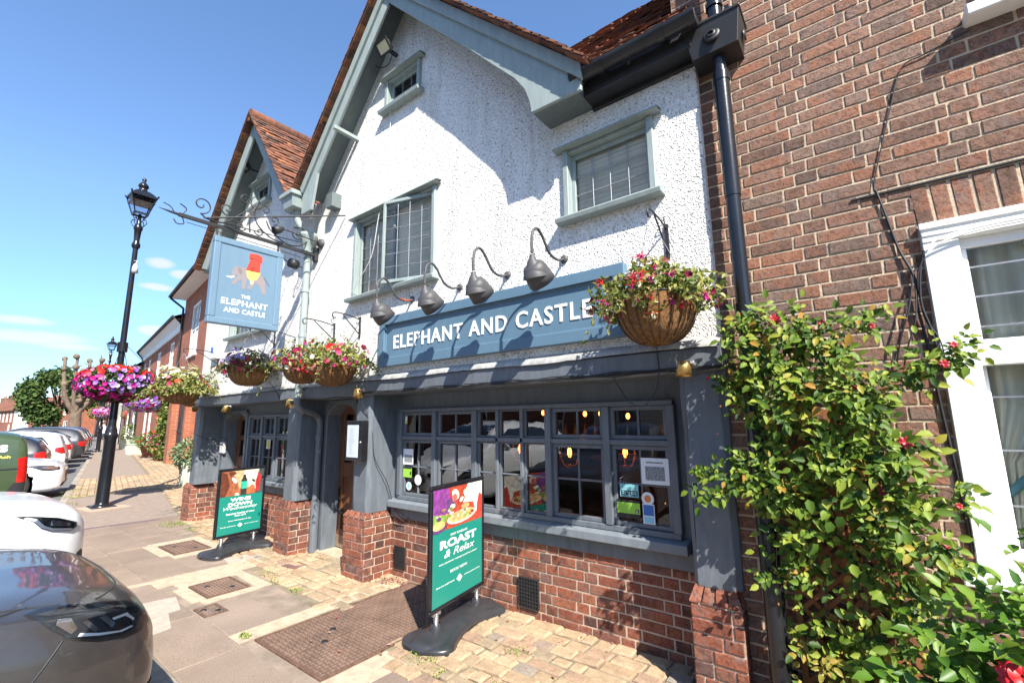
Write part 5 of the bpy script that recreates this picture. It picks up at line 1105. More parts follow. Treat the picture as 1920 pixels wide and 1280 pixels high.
def carpaint(name, col, metal=.0, dirt=.0):
    m, t, b = newmat(name); vec = coord(t); b.inputs['Base Color'].default_value = (*col, 1)
    if dirt:
        f = noise(t, vec, 5, 6, .65); t.links.new(ramp(t, f, [(.3, col), (.8, tuple(min(1, c*(1+dirt)+.01) for c in col))]), b.inputs['Base Color'])
        sp = noise(t, vec, 220, 2); t.links.new(ramp(t, sp, [(.45, (.30,)*3), (.7, (.42,)*3)]), b.inputs['Roughness'])
    else: b.inputs['Roughness'].default_value = .35
    b.inputs['Metallic'].default_value = metal; b.inputs['Coat Weight'].default_value = .85 if not dirt else .55; b.inputs['Coat Roughness'].default_value = .03 if not dirt else .04
    return m
M_TYRE = simple('tyre_rubber', (.018,.018,.019), .8, var=.3, bmp=.001, bscale=80); M_RIM = simple('alloy_rim', (.5,.5,.52), .3, metal=.8, var=.1); M_TRIM = simple('black_trim_plastic', (.02,.02,.022), .55, var=.2)
M_CG = simple('tinted_car_glass', (.012,.015,.018), .03, var=0, coat=1); M_RED = simple('red_lamp_lens', (.45,.012,.01), .12, var=.1, nscale=20, coat=1); M_CHR = simple('chrome_reflector', (.75,.76,.78), .12, metal=.95, var=.1); M_LAMPD = simple('dark_lamp_interior', (.035,.038,.042), .25, var=.3, coat=.5)
M_CLEAR = glassy('clear_lens', (.93,.95,.97), 1.4, 0); M_PLATE = simple('yellow_number_plate', (.75,.55,.05), .4, var=.03); M_HOUSE = simple('wheel_arch_liner', (.008,.008,.008), .9, var=0)
def catm(P, k):
    o = []
    for i in range(len(P)-1):
        p0 = P[max(i-1,0)]; p1 = P[i]; p2 = P[i+1]; p3 = P[min(i+2, len(P)-1)]
        for j in range(k):
            t = j/k; o.append(tuple(.5*((2*p1[c])+(p2[c]-p0[c])*t+(2*p0[c]-5*p1[c]+4*p2[c]-p3[c])*t*t+(3*p1[c]-p0[c]-3*p2[c]+p3[c])*t**3) for c in (0, 1)))
    o.append(P[-1]); return o
def car_body(S, ns=110, k=5):
    L_, W2 = S['L'], S['W']/2; rows = []; ys = []
    n1 = 26
    for i in range(n1): ys.append(-.5*(i/n1)**1.7)
    for i in range(ns-2*n1+1): ys.append(-.5-(L_-1.0)*i/(ns-2*n1))
    for i in range(n1-1, -1, -1): ys.append(-L_+.5*(i/n1)**1.7)
    for y in ys:
        tn = min(1, -y/S.get('rn', .55)); tt = min(1, (y+L_)/S.get('rt', .35))
        w = W2*(S.get('nw', .60)+(1-S.get('nw', .60))*math.sqrt(max(0, 1-(1-tn)**2.2)))*(S.get('tw', .80)+(1-S.get('tw', .80))*math.sqrt(max(0, 1-(1-tt)**2.4)))
        zl, zb, zt = interp(S['low'], y), interp(S['belt'], y), interp(S['top'], y); zt = max(zt, zb+.004)
        g = min(1, max(0, (zt-zb-.10)/.30)); wr = W2*interp(S['roofw'], y)
        F = (w*.90*(1-g)+(wr+.045)*g, zb+(zt-zb)*(.45*(1-g)+.80*g)); G = (w*.66*(1-g)+wr*.86*g, zb+(zt-zb)*(.86*(1-g)+.965*g))
        h = zb-zl
        P = [(w*.86, zl), (w*.955, zl+h*.10), (w*.985, zl+h*.36), (w*1.0, zl+h*.62), (w*.985, zb-h*.16), (w*.94, zb), F, G, (w*.33*(1-g)+wr*.45*g, zt-.004), (0, zt)]
        half = catm(P, k); full = [(x, z) for x, z in half] + [(-x, z) for x, z in half[-2::-1]]
        rows.append([[x, y, z] for x, z in full])
    # wheel arches
    R = S['R']+S.get('ag', .045); zc = S['R']
    nv = len(rows[0]); dead = set()
    for yc in S['axles']:
        for i in range(len(rows)):
            for j in range(nv):
                p = rows[i][j]
                if abs(p[0]) < W2*.72 or p[2] > zc+R+.12: continue
                d = math.hypot(p[1]-yc, p[2]-zc)
                if d < R-.028: dead.add((i, j))
                elif d < R+.014: kk = R/d; p[1] = yc+(p[1]-yc)*kk; p[2] = zc+(p[2]-zc)*kk
    mb = MB(); vs = [tuple(p) for r in rows for p in r]; fs = []
    for i in range(len(rows)-1):
        for j in range(nv-1):
            q = ((i, j), (i, j+1), (i+1, j+1), (i+1, j))
            if any(x in dead for x in q): continue
            fs.append([a*nv+b for a, b in q])
    mb.add(vs, fs, 0, True)
    for i in (0, len(rows)-1):
        r = rows[i]; o = [tuple(p) for p in r]; c = (0, r[0][1], (min(p[2] for p in r)+max(p[2] for p in r))/2); kf = [(j, j+1, nv) if i else (j+1, j, nv) for j in range(nv-1)]+[(nv-1, 0, nv)]
        mb.add(o+[c], kf, 0, True)
    return mb
def conform(bvh, outline, O, A, B, D, off, step=.03):
    # outline (a,b) in the plane O + a*A + b*B, cast along D on to the body
    O, A, B, D = V(O), V(A), V(B), V(D).normalized(); P = [V(p) for p in outline]; n = len(P); pts = []
    for i in range(n):
        d = (P[(i+1) % n]-P[i]).length; k = max(1, int(d/step))
        for j in range(k): pts.append(P[i].lerp(P[(i+1) % n], j/k))
    ne = len(pts); edges = [(i, (i+1) % ne) for i in range(ne)]; poly = [(p.x, p.y) for p in pts]
    x0, x1, y0, y1 = min(p.x for p in P), max(p.x for p in P), min(p.y for p in P), max(p.y for p in P)
    x = x0+step
    while x < x1:
        y = y0+step
        while y < y1:
            if inpoly(x, y, poly): pts.append(V((x, y)))
            y += step
        x += step
    vv, ee, ff, *_ = delaunay_2d_cdt(pts, edges, [], 1, 1e-6)
    out = []; ok = []
    for v_ in vv:
        o = O+A*v_.x+B*v_.y; hit = bvh.ray_cast(o, D)
        ok.append(hit[0] is not None); out.append(hit[0]-D*off if hit[0] is not None else o)
    mb = MB(); mb.add(out, [list(f) for f in ff if all(ok[i] for i in f)], 0, True)
    return mb
def side_patch(bvh, outline, off, side=1, step=.05): return conform(bvh, outline, (side*2, 0, 0), (0,1,0), (0,0,1), (-side,0,0), off, step)
def wheel(parent, x, y, R, side, wd=.20):
    w_ = MB(); w_.lathe([(R*.62,-wd/2),(R*.90,-wd/2),(R*.985,-wd*.40),(R,-wd*.25),(R,wd*.25),(R*.985,wd*.40),(R*.93,wd/2),(R*.66,wd/2),(R*.64,wd*.38)], (x,y,R), (side,0,0), 32)
    o = w_.build('wheel', M_TYRE, parent, world=False)
    r = MB(); r.lathe([(R*.66,wd*.47),(R*.63,wd*.40),(R*.60,wd*.1),(R*.2,wd*.05),(0,wd*.05)], (x,y,R), (side,0,0), 32, mi=1)
    q = V((0,0,1)).rotation_difference(V((side,0,0)))
    for i in range(5):
        for e in (-.13,.13):
            a = 2*pi*i/5+e; a2 = 2*pi*i/5+e*1.4
            p0 = V((x,y,R))+q @ V((R*.10*cos(a), R*.10*sin(a), wd*.34)); p1 = V((x,y,R))+q @ V((R*.62*cos(a2), R*.62*sin(a2), wd*.42)); r.bar(p0, p1, .028, .035, 0, up=(side,0,0))
    r.lathe([(0,wd*.42),(R*.14,wd*.40),(R*.15,wd*.2)], (x,y,R), (side,0,0), 14)
    r.build('rim', [M_RIM, M_BLACKM], o, world=False)
SUV = dict(L=4.5, W=1.84, R=.37, axles=[-.90,-3.62], low=[(0,.36),(-.06,.26),(-.3,.22),(-4.2,.24),(-4.5,.40)], belt=[(0,.62),(-.04,.70),(-.12,.79),(-.30,.86),(-.7,.93),(-1.3,.99),(-3.5,1.04),(-4.2,1.04),(-4.45,.92),(-4.5,.70)],
           top=[(0,.66),(-.03,.76),(-.08,.84),(-.18,.90),(-.35,.945),(-.8,1.0),(-1.22,1.06),(-1.34,1.10),(-2.0,1.50),(-2.5,1.60),(-3.3,1.59),(-3.9,1.52),(-4.15,1.42),(-4.42,1.05),(-4.5,.75)], roofw=[(0,.8),(-1.3,.86),(-2.1,.68),(-3.6,.66),(-4.4,.72)])
def make_car(name, label, spec, loc, rz, paintm, front=True, rear=True, group=None, hl=None, tl=None, near=False, glass=True):
    S = spec; t = thing(name, label, 'car', loc, rz, group); mb = car_body(S, 150 if near else 90, 7 if near else 4)
    tmp = bpy.data.meshes.new('x'); tmp.from_pydata(mb.v, [], mb.f); bvh = BVHTree.FromPolygons([V(v_) for v_ in mb.v], mb.f); bpy.data.meshes.remove(tmp)
    mb.build('body', paintm, t, world=False)
    L_, W2, R = S['L'], S['W']/2, S['R']
    ho = MB()
    for yc in S['axles']:
        for s_ in (-1, 1): ho.lathe([(R+.05,.0),(R+.05,-.32),(0,-.32)], (s_*(W2-.045), yc, R), (s_,0,0), 28)
    ho.box(-W2*.84, W2*.84, -L_+.15, -.15, .20, .32); ho.build('underbody', M_HOUSE, t, world=False)
    for yc in S['axles']:
        for s_ in (-1, 1): wheel(t, s_*(W2-.115), yc, R, s_)
    if glass:
        tp = S['top']; g0, g1, g2, g3, g4 = S.get('glass', (-1.42,-2.02,-2.75,-3.45,-4.0)); zr = interp(tp, -2.6)
        zb = lambda y: interp(S['belt'], y)+.035
        zt = lambda y: interp(S['belt'], y)+(interp(tp, y)-interp(S['belt'], y))*.76
        for s_ in (1, -1):
            f = [(g0-.25, zb(g0-.25)), (g1-.25, zt(g1-.25)), (g2, zt(g2)), (g2, zb(g2))]; side_patch(bvh, f, .003, s_, .08).build('side_window', M_CG, t, world=False)
            f = [(g2-.06, zb(g2)), (g2-.06, zt(g2)), (g3, zt(g3)), (g4, zb(g4)+.08), (g4+.1, zb(g4))]; side_patch(bvh, f, .003, s_, .08).build('side_window', M_CG, t, world=False)
        wsy0, wsy1 = g0+.02, g1-.08; a = W2*.74; b_ = W2*.60
        conform(bvh, [(-a, wsy0), (a, wsy0), (b_, wsy1), (-b_, wsy1)], (0,0,3), (1,0,0), (0,1,0), (0,0,-1), .003, .1).build('windscreen', M_CG, t, world=False)
        rw0, rw1 = S.get('rearglass', (interp(tp, -L_+.45)-.03, interp(tp, -L_+.45)-.32)); 
        conform(bvh, [(-W2*.62, rw1), (W2*.62, rw1), (W2*.54, rw0), (-W2*.54, rw0)], (0,-L_-2,0), (1,0,0), (0,0,1), (0,1,0), .003, .1).build('rear_window', M_CG, t, world=False)
        mr = MB()
        for s_ in (1, -1):
            mr.blob((s_*(W2+.09), g0-.42, zb(g0)+.06), (.09,.055,.07), 6); mr.bar((s_*W2*.9, g0-.40, zb(g0)), (s_*(W2+.06), g0-.42, zb(g0)+.02), .04, .03)
        mr.build('door_mirror', paintm, t, world=False)
    ln = MB()
    def seam(P, side=1):
        q = [bvh.ray_cast(V((side*2, y, z)), V((-side, 0, 0)))[0] for y, z in P]; q = [p-V((side*-.0005,0,0)) for p in q if p]
        if len(q) > 1: ln.tube(q, .0035, 4, caps=False)
    for s_ in (1, -1):
        g0 = S.get('glass', (-1.42,))[0]
        for yy in (g0-.22, S.get('glass', (0,0,-2.75))[2]-.03, S.get('glass', (0,0,0,-3.45))[3]+.05): seam([(yy, zz*.05) for zz in range(7, int(interp(S['belt'], yy)/.05))], s_)
    if front:
        conform(bvh, [(-.45,.42),(.45,.42),(.52,.60),(-.52,.60)], (0,2,0), (1,0,0), (0,0,1), (0,-1,0), .004, .05).build('grille', M_TRIM, t, world=False)
        conform(bvh, [(-.70,.27),(.70,.27),(.64,.36),(-.64,.36)], (0,2,0), (1,0,0), (0,0,1), (0,-1,0), .004, .05).build('bumper_intake', M_TRIM, t, world=False)
        conform(bvh, [(-.26,.375),(.26,.375),(.26,.475),(-.26,.475)], (0,2,0), (1,0,0), (0,0,1), (0,-1,0), .014, .1).build('number_plate', M_LETTER, t, world=False)
    for s_ in (1, -1):
        D = V((-s_*.80, -.60, 0)).normalized(); A = V((-s_*.60, .80, 0)).normalized()*1.0
        # headlight plane coordinates: a along A (towards the nose), b = height
        O = V((s_*(W2), 0, 0)) - D*1.0
        if front and hl:
            for nm, P, mat, off in hl: conform(bvh, P, O, A, (0,0,1), D, off, .012 if near else .04).build(nm, mat, t, world=False)
        if rear:
            D2 = V((-s_*.85, .53, 0)).normalized(); A2 = V((s_*.53, .85, 0)).normalized(); O2 = V((s_*W2, -L_, 0)) - D2*1.0
            P = tl or [(-.10,.74),(.10,.72),(.24,.80),(.22,.92),(.02,.95),(-.12,.92)]
            conform(bvh, P, O2, A2, (0,0,1), D2, .006, .03).build('tail_light', M_RED, t, world=False)
    if rear:
        conform(bvh, [(-.27,.60),(.27,.60),(.27,.71),(-.27,.71)], (0,-L_-2,0), (1,0,0), (0,0,1), (0,1,0), .01, .1).build('number_plate', M_PLATE, t, world=False)
        conform(bvh, [(-.72,.30),(.72,.30),(.76,.48),(-.76,.48)], (0,-L_-2,0), (1,0,0), (0,0,1), (0,1,0), .006, .1).build('rear_bumper', M_TRIM, t, world=False)
    return t, bvh, ln
CP_G = carpaint('brown_grey_metallic', (.040,.036,.035), .3, .25); CP_W = carpaint('white_car_paint', (.74,.75,.77)); CP_K = carpaint('black_car_paint', (.015,.017,.022)); CP_D = carpaint('dark_grey_car_paint', (.05,.05,.055), .5); CP_B = carpaint('navy_car_paint', (.02,.035,.10), .3)
CP_GR = carpaint('olive_green_car_paint', (.040,.066,.026), .1, .1); CP_S = carpaint('silver_car_paint', (.42,.44,.46), .6)
# headlights in (a, b): a=0 at the body side near the nose corner, growing towards the nose centre
def HL(P): return [('headlight', P, M_LAMPD, .003)]
OG = [(-.333,.937),(-.272,.937),(-.20,.924),(-.084,.896),(.013,.863),(.062,.831),(.03,.794),(-.02,.760),(-.107,.764),(-.203,.789),(-.287,.829),(-.324,.881),(-.347,.923)]
def shrink(P, k, dx=0, dz=0): cx = sum(p[0] for p in P)/len(P); cz = sum(p[1] for p in P)/len(P); return [(cx+(x-cx)*k+dx, cz+(z-cz)*k+dz) for x, z in P]
hlG = [('headlight', OG, M_LAMPD, .004),
       ('running_light', [(-.325,.932),(-.255,.926),(-.16,.905),(-.06,.882),(.03,.846),(.035,.832),(-.06,.866),(-.17,.890),(-.25,.910),(-.31,.922)], M_CHR, .008),
       ('lamp_reflector', [(-.30,.905),(-.262,.895),(-.252,.850),(-.275,.838),(-.308,.885)], M_CHR, .008), ('lamp_reflector', [(-.235,.868),(-.215,.872),(-.190,.822),(-.205,.812)], M_CHR, .009), ('lamp_reflector', [(-.175,.862),(-.150,.862),(-.120,.818),(-.140,.806)], M_CHR, .009),
       ('lamp_reflector', [(-.130,.842),(-.060,.838),(-.025,.800),(-.035,.795),(-.070,.828),(-.125,.832)], M_LETTER, .010), ('lamp_reflector', [(-.03,.822),(.015,.815),(.0,.775),(-.05,.778)], M_CHR, .008), ('lamp_reflector', [(-.26,.822),(-.19,.797),(-.10,.774),(-.04,.772),(-.05,.780),(-.11,.783),(-.19,.807),(-.25,.832)], M_LETTER, .009),
       ('lamp_cover', shrink(OG, 1.05), M_CLEAR, .014)]
grey, bvG, lnG = make_car('grey_suv', 'brown grey SUV parked nose to the kerb, nearest the camera at lower left', SUV, (-3.57,-2.05,-.10), 0, CP_G, rear=False, hl=hlG, near=True)
def seamG(P, D, rad=.0035):
    q = []
    for o in P:
        h_ = bvG.ray_cast(V(o), V(D))[0]
        if h_: q.append(h_)
    if len(q) > 1: lnG.tube(q, rad, 5, caps=False)
seamG([((-.70+1.40*i/40), -.115-.16*abs((-1+2*i/40))**3.2, 3) for i in range(41)], (0,0,-1)); seamG([(3, -.33-.03*i, .951+.004*i) for i in range(2)]+[(3, -.50-.05*i, .945+.002*i) for i in range(14)], (-1,0,0)); seamG([(.745, -.40-.9*i/20, 3) for i in range(21)], (0,0,-1)); seamG([(-.745, -.40-.9*i/20, 3) for i in range(21)], (0,0,-1))
seamG([(3, -.40-.09*i/10, .825-.13*i/10) for i in range(11)], (-1,0,0))
lnG.build('panel_gap', M_BLACKM, grey, world=False)
for yc in SUV['axles']:
    Rr = SUV['R']; po = [(yc+(Rr+.125)*cos(a), Rr+(Rr+.125)*sin(a)) for a in [pi*i/24 for i in range(25)]]; pi_ = [(yc+(Rr+.048)*cos(a), Rr+(Rr+.048)*sin(a)) for a in [pi*i/24 for i in range(24, -1, -1)]]
    for s_ in (1, -1): side_patch(bvG, po+pi_, .008, s_, .03).build('wheel_arch_trim', M_TRIM, grey, world=False)
# lower bumper intake at the side
conform(bvG, [(-.10,.30),(.14,.24),(.30,.26),(.28,.44),(.12,.46),(.0,.38)], V((.92,0,0))+V((.8,.6,0)), V((-.6,.8,0)), (0,0,1), V((-.8,-.6,0)), .006, .02).build('side_intake', M_TRIM, grey, world=False)
HATCH = dict(SUV); HATCH.update(L=4.25, W=1.79, R=.32, axles=[-.86,-3.42], low=[(0,.30),(-.06,.20),(-.3,.17),(-4.0,.20),(-4.25,.36)], belt=[(0,.56),(-.05,.64),(-.2,.72),(-.5,.80),(-1.2,.90),(-3.3,.96),(-4.0,.96),(-4.2,.86),(-4.25,.66)],
    top=[(0,.60),(-.03,.68),(-.10,.75),(-.3,.83),(-.7,.90),(-1.08,.95),(-1.2,.99),(-1.9,1.38),(-2.4,1.47),(-3.1,1.46),(-3.7,1.38),(-3.95,1.28),(-4.18,.98),(-4.25,.72)], glass=(-1.28,-1.9,-2.6,-3.25,-3.75))
WS = dict(SUV); WS['top'] = [(y, z+.05) for y, z in SUV['top']]; WS['belt'] = [(y, z+.05) for y, z in SUV['belt']]
hlW = [('headlight', [(-.56,.78),(-.42,.72),(-.30,.655),(-.16,.635),(.02,.65),(.06,.70),(.0,.735),(-.15,.755),(-.35,.775)], M_LAMPD, .004), ('lamp_reflector', [(-.33,.70),(-.10,.665),(-.02,.67),(.0,.71),(-.15,.735),(-.27,.73)], M_CHR, .008)]
OW = [(-.421,.915),(-.349,.905),(-.168,.856),(.006,.781),(-.005,.745),(-.072,.719),(-.225,.753),(-.292,.793),(-.338,.862),(-.382,.887)]
hlW2 = [('headlight', OW, M_LAMPD, .004), ('running_light', [(-.382,.890),(-.338,.866),(-.292,.797),(-.225,.757),(-.072,.724),(-.05,.735),(-.07,.742),(-.215,.774),(-.270,.808),(-.310,.872),(-.36,.897)], M_LETTER, .008), ('lamp_reflector', [(-.23,.800),(-.16,.780),(-.09,.765),(-.07,.785),(-.15,.825),(-.22,.845)], M_CHR, .008), ('lamp_cover', shrink(OW, 1.04), M_CLEAR, .014)]
wh, bvW, lnW = make_car('white_suv', 'white car parked nose to the kerb just beyond the brown grey SUV', WS, (-6.8,-1.80,-.10), R_(3), CP_W, rear=False, hl=hlW2, near=True); lnW.build('panel_gap', M_BLACKM, wh, world=False)
conform(bvW, [(-.06,.30),(.14,.26),(.30,.28),(.10,.52),(.03,.50)], V((.9,0,0))+V((.8,.6,0)), V((-.6,.8,0)), (0,0,1), V((-.8,-.6,0)), .006, .02).build('fog_lamp_recess', M_TRIM, wh, world=False)
sp = MB(); sp.grid([[(-.8+1.6*i/16, .02-.12*abs(-1+2*i/16)**3, .15),( -.8+1.6*i/16, .09-.16*abs(-1+2*i/16)**3, .12),(-.8+1.6*i/16, -.1-.12*abs(-1+2*i/16)**3, .14)] for i in range(17)]); sp.build('front_splitter', M_TRIM, wh, world=False)
# small green van, rear to the kerb
VAN = dict(SUV); VAN.update(L=4.0, W=1.72, R=.31, axles=[-.78,-3.25], nw=.66, tw=.93, rt=.14, low=[(0,.32),(-.1,.22),(-3.8,.24),(-4.0,.32)], belt=[(0,.6),(-.1,.72),(-.5,.86),(-1.2,.98),(-1.9,1.28),(-3.85,1.36),(-3.96,1.30),(-4.0,1.0)],
    top=[(0,.65),(-.05,.78),(-.3,.92),(-.8,1.0),(-1.0,1.04),(-1.7,1.52),(-2.1,1.62),(-3.6,1.60),(-3.86,1.56),(-3.95,1.46),(-3.99,1.0),(-4.0,.9)], roofw=[(0,.8),(-1.2,.86),(-1.9,.78),(-3.9,.79)], glass=(-1.15,-1.7,-2.3,-2.4,-2.45))
def heading(x):   # direction square to the kerb
    return R_(11.3) if x < -8.7 else 0
van, bvV, lnV = make_car('green_van', 'small olive green van with white lettering, parked tail to the pavement', VAN, (-12.9,-5.15,-.10), 0, CP_GR, front=False, rear=True, glass=False,
   tl=[(-.10,.80),(.02,.78),(.10,.78),(.11,1.16),(.0,1.19),(-.07,1.16)])
van.rotation_euler.z = pi - R_(11.3); van.location = (-11.62-.86*cos(R_(11.3)), -1.50-4.0*0-.86*sin(R_(11.3))*0, -.10)
hd = V((sin(R_(-11.3))*-1, cos(R_(11.3)), 0)); 
# van local -y (tail) points to the kerb: origin (nose) lies 4 m back from it
van.rotation_euler.z = pi; van.location = V((-11.86,-1.69-4.0,-.10))
lx2 = MB(); lx2.box(-.885,-.850,-3.60,-3.36,.70,.76); lx2.build('plate', M_LETTER, van, world=False)
seamV = [bvV.ray_cast(V((-2, -1.4-2.5*i/20, 1.0)), V((1,0,0)))[0] for i in range(21)]; lnV.tube([p for p in seamV if p], .012, 5, caps=False); lnV.build('rubbing_strip', M_BLACKM, van, world=False)
lo_ = conform(bvV, [(-3.98,.24),(-3.98,.78),(-3.86,.78),(-3.66,.40),(-3.60,.24)], (-2,0,0), (0,1,0), (0,0,1), (1,0,0), .004, .03); lo_.build('rear_bumper', M_TRIM, van, world=False)
# project lettering on to the van side
for nm_, s_, y0, z0, w_, h_, mt in (('lettering','ies',-3.60,1.27,.28,.15,M_LETTER),('lettering','of Ash',-3.66,1.17,.24,.045,P_YE)):
    tmp = MB(); write(tmp, s_, (0,0,0), (1,0,0), (0,1,0), (0,0,1), w_, h_, bold=.03, thick=0.0)
    vs = []
    for v_ in tmp.v:
        hit = bvV.ray_cast(V((-2, y0-v_[0], z0+v_[1])), V((1,0,0)))[0]; vs.append(hit+V((-.004,0,0)) if hit else V((-.87, y0-v_[0], z0+v_[1])))
    q_m = MB(); q_m.add(vs, tmp.f[:len(tmp.f)]); q_m.build(nm_, mt, van, world=False)
# the row of cars further on, square to the kerb
KU = V((-cos(R_(11.3)), sin(R_(11.3)), 0)); KN = V((sin(R_(11.3)), cos(R_(11.3)), 0))
def park(name, label, spec, x, paintm, nose=True, gap=.35, hl=None, tl=None):
    base = V((x, kerbY(x), -.10)); p = base - KN*(gap if nose else gap+spec['L'])
    # nose-in: local +y towards the kerb; tail-in: turned round
    rz = -R_(11.3) if nose else pi-R_(11.3)
    loc = p if nose else base - KN*(gap+spec['L'])
    t, bv, ln = make_car(name, label, spec, tuple(loc), rz, paintm, front=nose, rear=not nose, hl=hl, tl=tl, group='cars parked along the kerb beyond the lamp post'); ln.build('panel_gap', M_BLACKM, t, world=False)
    return t
MINI = dict(HATCH); MINI.update(L=3.85, top=[(0,.62),(-.03,.72),(-.10,.80),(-.3,.86),(-.9,.92),(-1.05,.97),(-1.55,1.34),(-2.0,1.42),(-3.3,1.40),(-3.6,1.33),(-3.75,1.0),(-3.85,.7)], belt=[(0,.58),(-.05,.66),(-.2,.76),(-1.0,.88),(-3.4,.92),(-3.7,.88),(-3.85,.66)], low=[(0,.30),(-.06,.2),(-3.6,.2),(-3.85,.34)], axles=[-.72,-3.18], glass=(-1.12,-1.55,-2.4,-3.2,-3.4), tw=.86)
park('white_hatchback', 'white hatchback nose to the kerb with its front wheel showing behind the green van', HATCH, -16.0, CP_W, True, .05, hl=hlW)
park('black_hatchback', 'black hatchback with a red tail lamp, tail to the kerb beside the white hatchback', HATCH, -19.3, CP_K, False, .6)
park('white_small_car', 'white small car with a round red tail lamp, tail to the kerb', MINI, -22.8, CP_W, False, .4)
park('white_estate_car', 'white estate car with red lamps behind the small white car', HATCH, -25.8, CP_W, False, .4)
park('dark_grey_suv', 'dark grey SUV tail to the kerb with red lamps, beyond the white cars', SUV, -29.2, CP_D, False, .1)
park('silver_suv', 'silver SUV nearly hidden behind the dark grey SUV', SUV, -32.6, CP_S, False, .1)
park('black_suv', 'black SUV further along the row of parked cars', SUV, -36.0, CP_K, False, .1)
park('navy_estate_car', 'navy estate car at the far end of the row', SUV, -39.6, CP_B, False, .1)
# nearer kerb side: blue-roofed car between the white hatchback and the green van
# ================================================================ FOLIAGE TOOLS
def rdir(): 
    z = random.uniform(-1, 1); a = random.uniform(0, 2*pi); r = math.sqrt(1-z*z); return V((r*cos(a), r*sin(a), z))
def leaf(mb, p, d, n, L_, w_, mi=0, fold=.25, curl=.15):
    # pointed oval leaf from stalk p along d, face normal n, folded on its midrib
    d = d.normalized(); n = (n - d*n.dot(d)); n = n.normalized() if n.length > 1e-4 else d.orthogonal().normalized(); s = d.cross(n)
    up = n*w_*fold
    c = [p, p+d*L_*.33-n*L_*curl*.15, p+d*L_*.7-n*L_*curl*.5, p+d*L_-n*L_*curl]
    l = [p+d*L_*.26+s*w_*.42+up, p+d*L_*.62+s*w_*.40+up-n*L_*curl*.4]; r = [p+d*L_*.26-s*w_*.42+up, p+d*L_*.62-s*w_*.40+up-n*L_*curl*.4]
    mb.add(c+l+r, [(0,4,1),(4,5,2,1),(5,3,2),(0,1,6),(6,1,2,7),(7,2,3)][:6], mi, True)
def leafmat(name, stops, trans=.35, rough=.42, spec=.45): return island(name, stops, rough, .12, 60, 0, spec=spec, trans=trans)
M_LF = leafmat('rose_leaf', [(0,(.026,.064,.009)),(.2,(.060,.125,.013)),(.45,(.125,.205,.020)),(.72,(.20,.28,.033)),(.92,(.32,.36,.05)),(1,(.36,.19,.03))], rough=.5, spec=.3)
M_LF2 = leafmat('fresh_green_leaf', [(0,(.045,.12,.014)),(.5,(.10,.21,.02)),(1,(.19,.29,.04))], rough=.42, spec=.4)
M_LB = leafmat('basket_leaf', [(0,(.05,.09,.02)),(.4,(.12,.18,.035)),(.7,(.24,.27,.06)),(1,(.36,.34,.09))])
M_LY = leafmat('yellow_green_leaf', [(0,(.14,.17,.04)),(.5,(.30,.31,.08)),(1,(.45,.40,.13))])
M_STEM = simple('green_brown_stem', (.09,.08,.03), .7, var=.3); M_STEMR = simple('rose_cane', (.10,.055,.03), .7, var=.3)
M_COIR = island('coir_liner', [(0,(.20,.095,.035)),(1,(.28,.14,.055))], .95, .5, 40, .012, 90)
M_MAG = leafmat('magenta_petal', [(0,(.45,.01,.16)),(.5,(.60,.02,.28)),(1,(.72,.06,.36))], .3, .6, .2); M_VIO = leafmat('violet_petal', [(0,(.26,.07,.55)),(.5,(.42,.20,.70)),(1,(.60,.42,.80))], .3, .6, .2)
M_SCA = leafmat('scarlet_petal', [(0,(.55,.01,.02)),(.6,(.70,.03,.03)),(1,(.72,.10,.04))], .3, .6, .2); M_PNK = leafmat('hot_pink_petal', [(0,(.62,.03,.12)),(.5,(.75,.10,.20)),(1,(.80,.28,.35))], .3, .6, .2)
M_WHP = leafmat('cream_petal', [(0,(.66,.62,.42)),(.6,(.78,.76,.66)),(1,(.74,.66,.22))], .3, .6, .2); M_DRK = leafmat('dark_red_petal', [(0,(.10,.005,.02)),(1,(.26,.01,.06))], .3, .6, .2); M_LIL = leafmat('lilac_petal', [(0,(.42,.26,.66)),(1,(.62,.48,.82))], .3, .6, .2)
FL = [M_MAG, M_VIO, M_SCA, M_PNK, M_WHP, M_DRK, M_LIL]
def petunia(mb, p, n, r, mi):
    n = n.normalized(); a = n.orthogonal().normalized(); b = n.cross(a); ph = random.uniform(0, 6); vs = [p-n*r*.55]; k = 10
    vs += [p+(a*cos(ph+2*pi*i/k)+b*sin(ph+2*pi*i/k))*r*(1.0 if i % 2 == 0 else .86)+n*r*random.uniform(-.08,.12) for i in range(k)]
    vs += [p-n*r*.22+(a*cos(ph+2*pi*i/k)+b*sin(ph+2*pi*i/k))*r*.30 for i in range(k)]
    mb.add(vs, [(0,1+k+i,1+k+(i+1) % k) for i in range(k)]+[(1+k+i,1+i,1+(i+1) % k,1+k+(i+1) % k) for i in range(k)], mi, True)
def fuchsia(mb, p, r, mi=3, mi2=0):
    for i in range(4):
        a = 2*pi*i/4+random.uniform(0,1); d = V((cos(a), sin(a), -.25)); leaf(mb, p, d, V((0,0,1)), r*1.5, r*.45, mi, .1, -.3)
    for i in range(5):
        a = 2*pi*i/5; leaf(mb, p, V((cos(a)*.35, sin(a)*.35, -1)), V((cos(a), sin(a), .2)), r*1.2, r*.6, mi2, .1, .1)
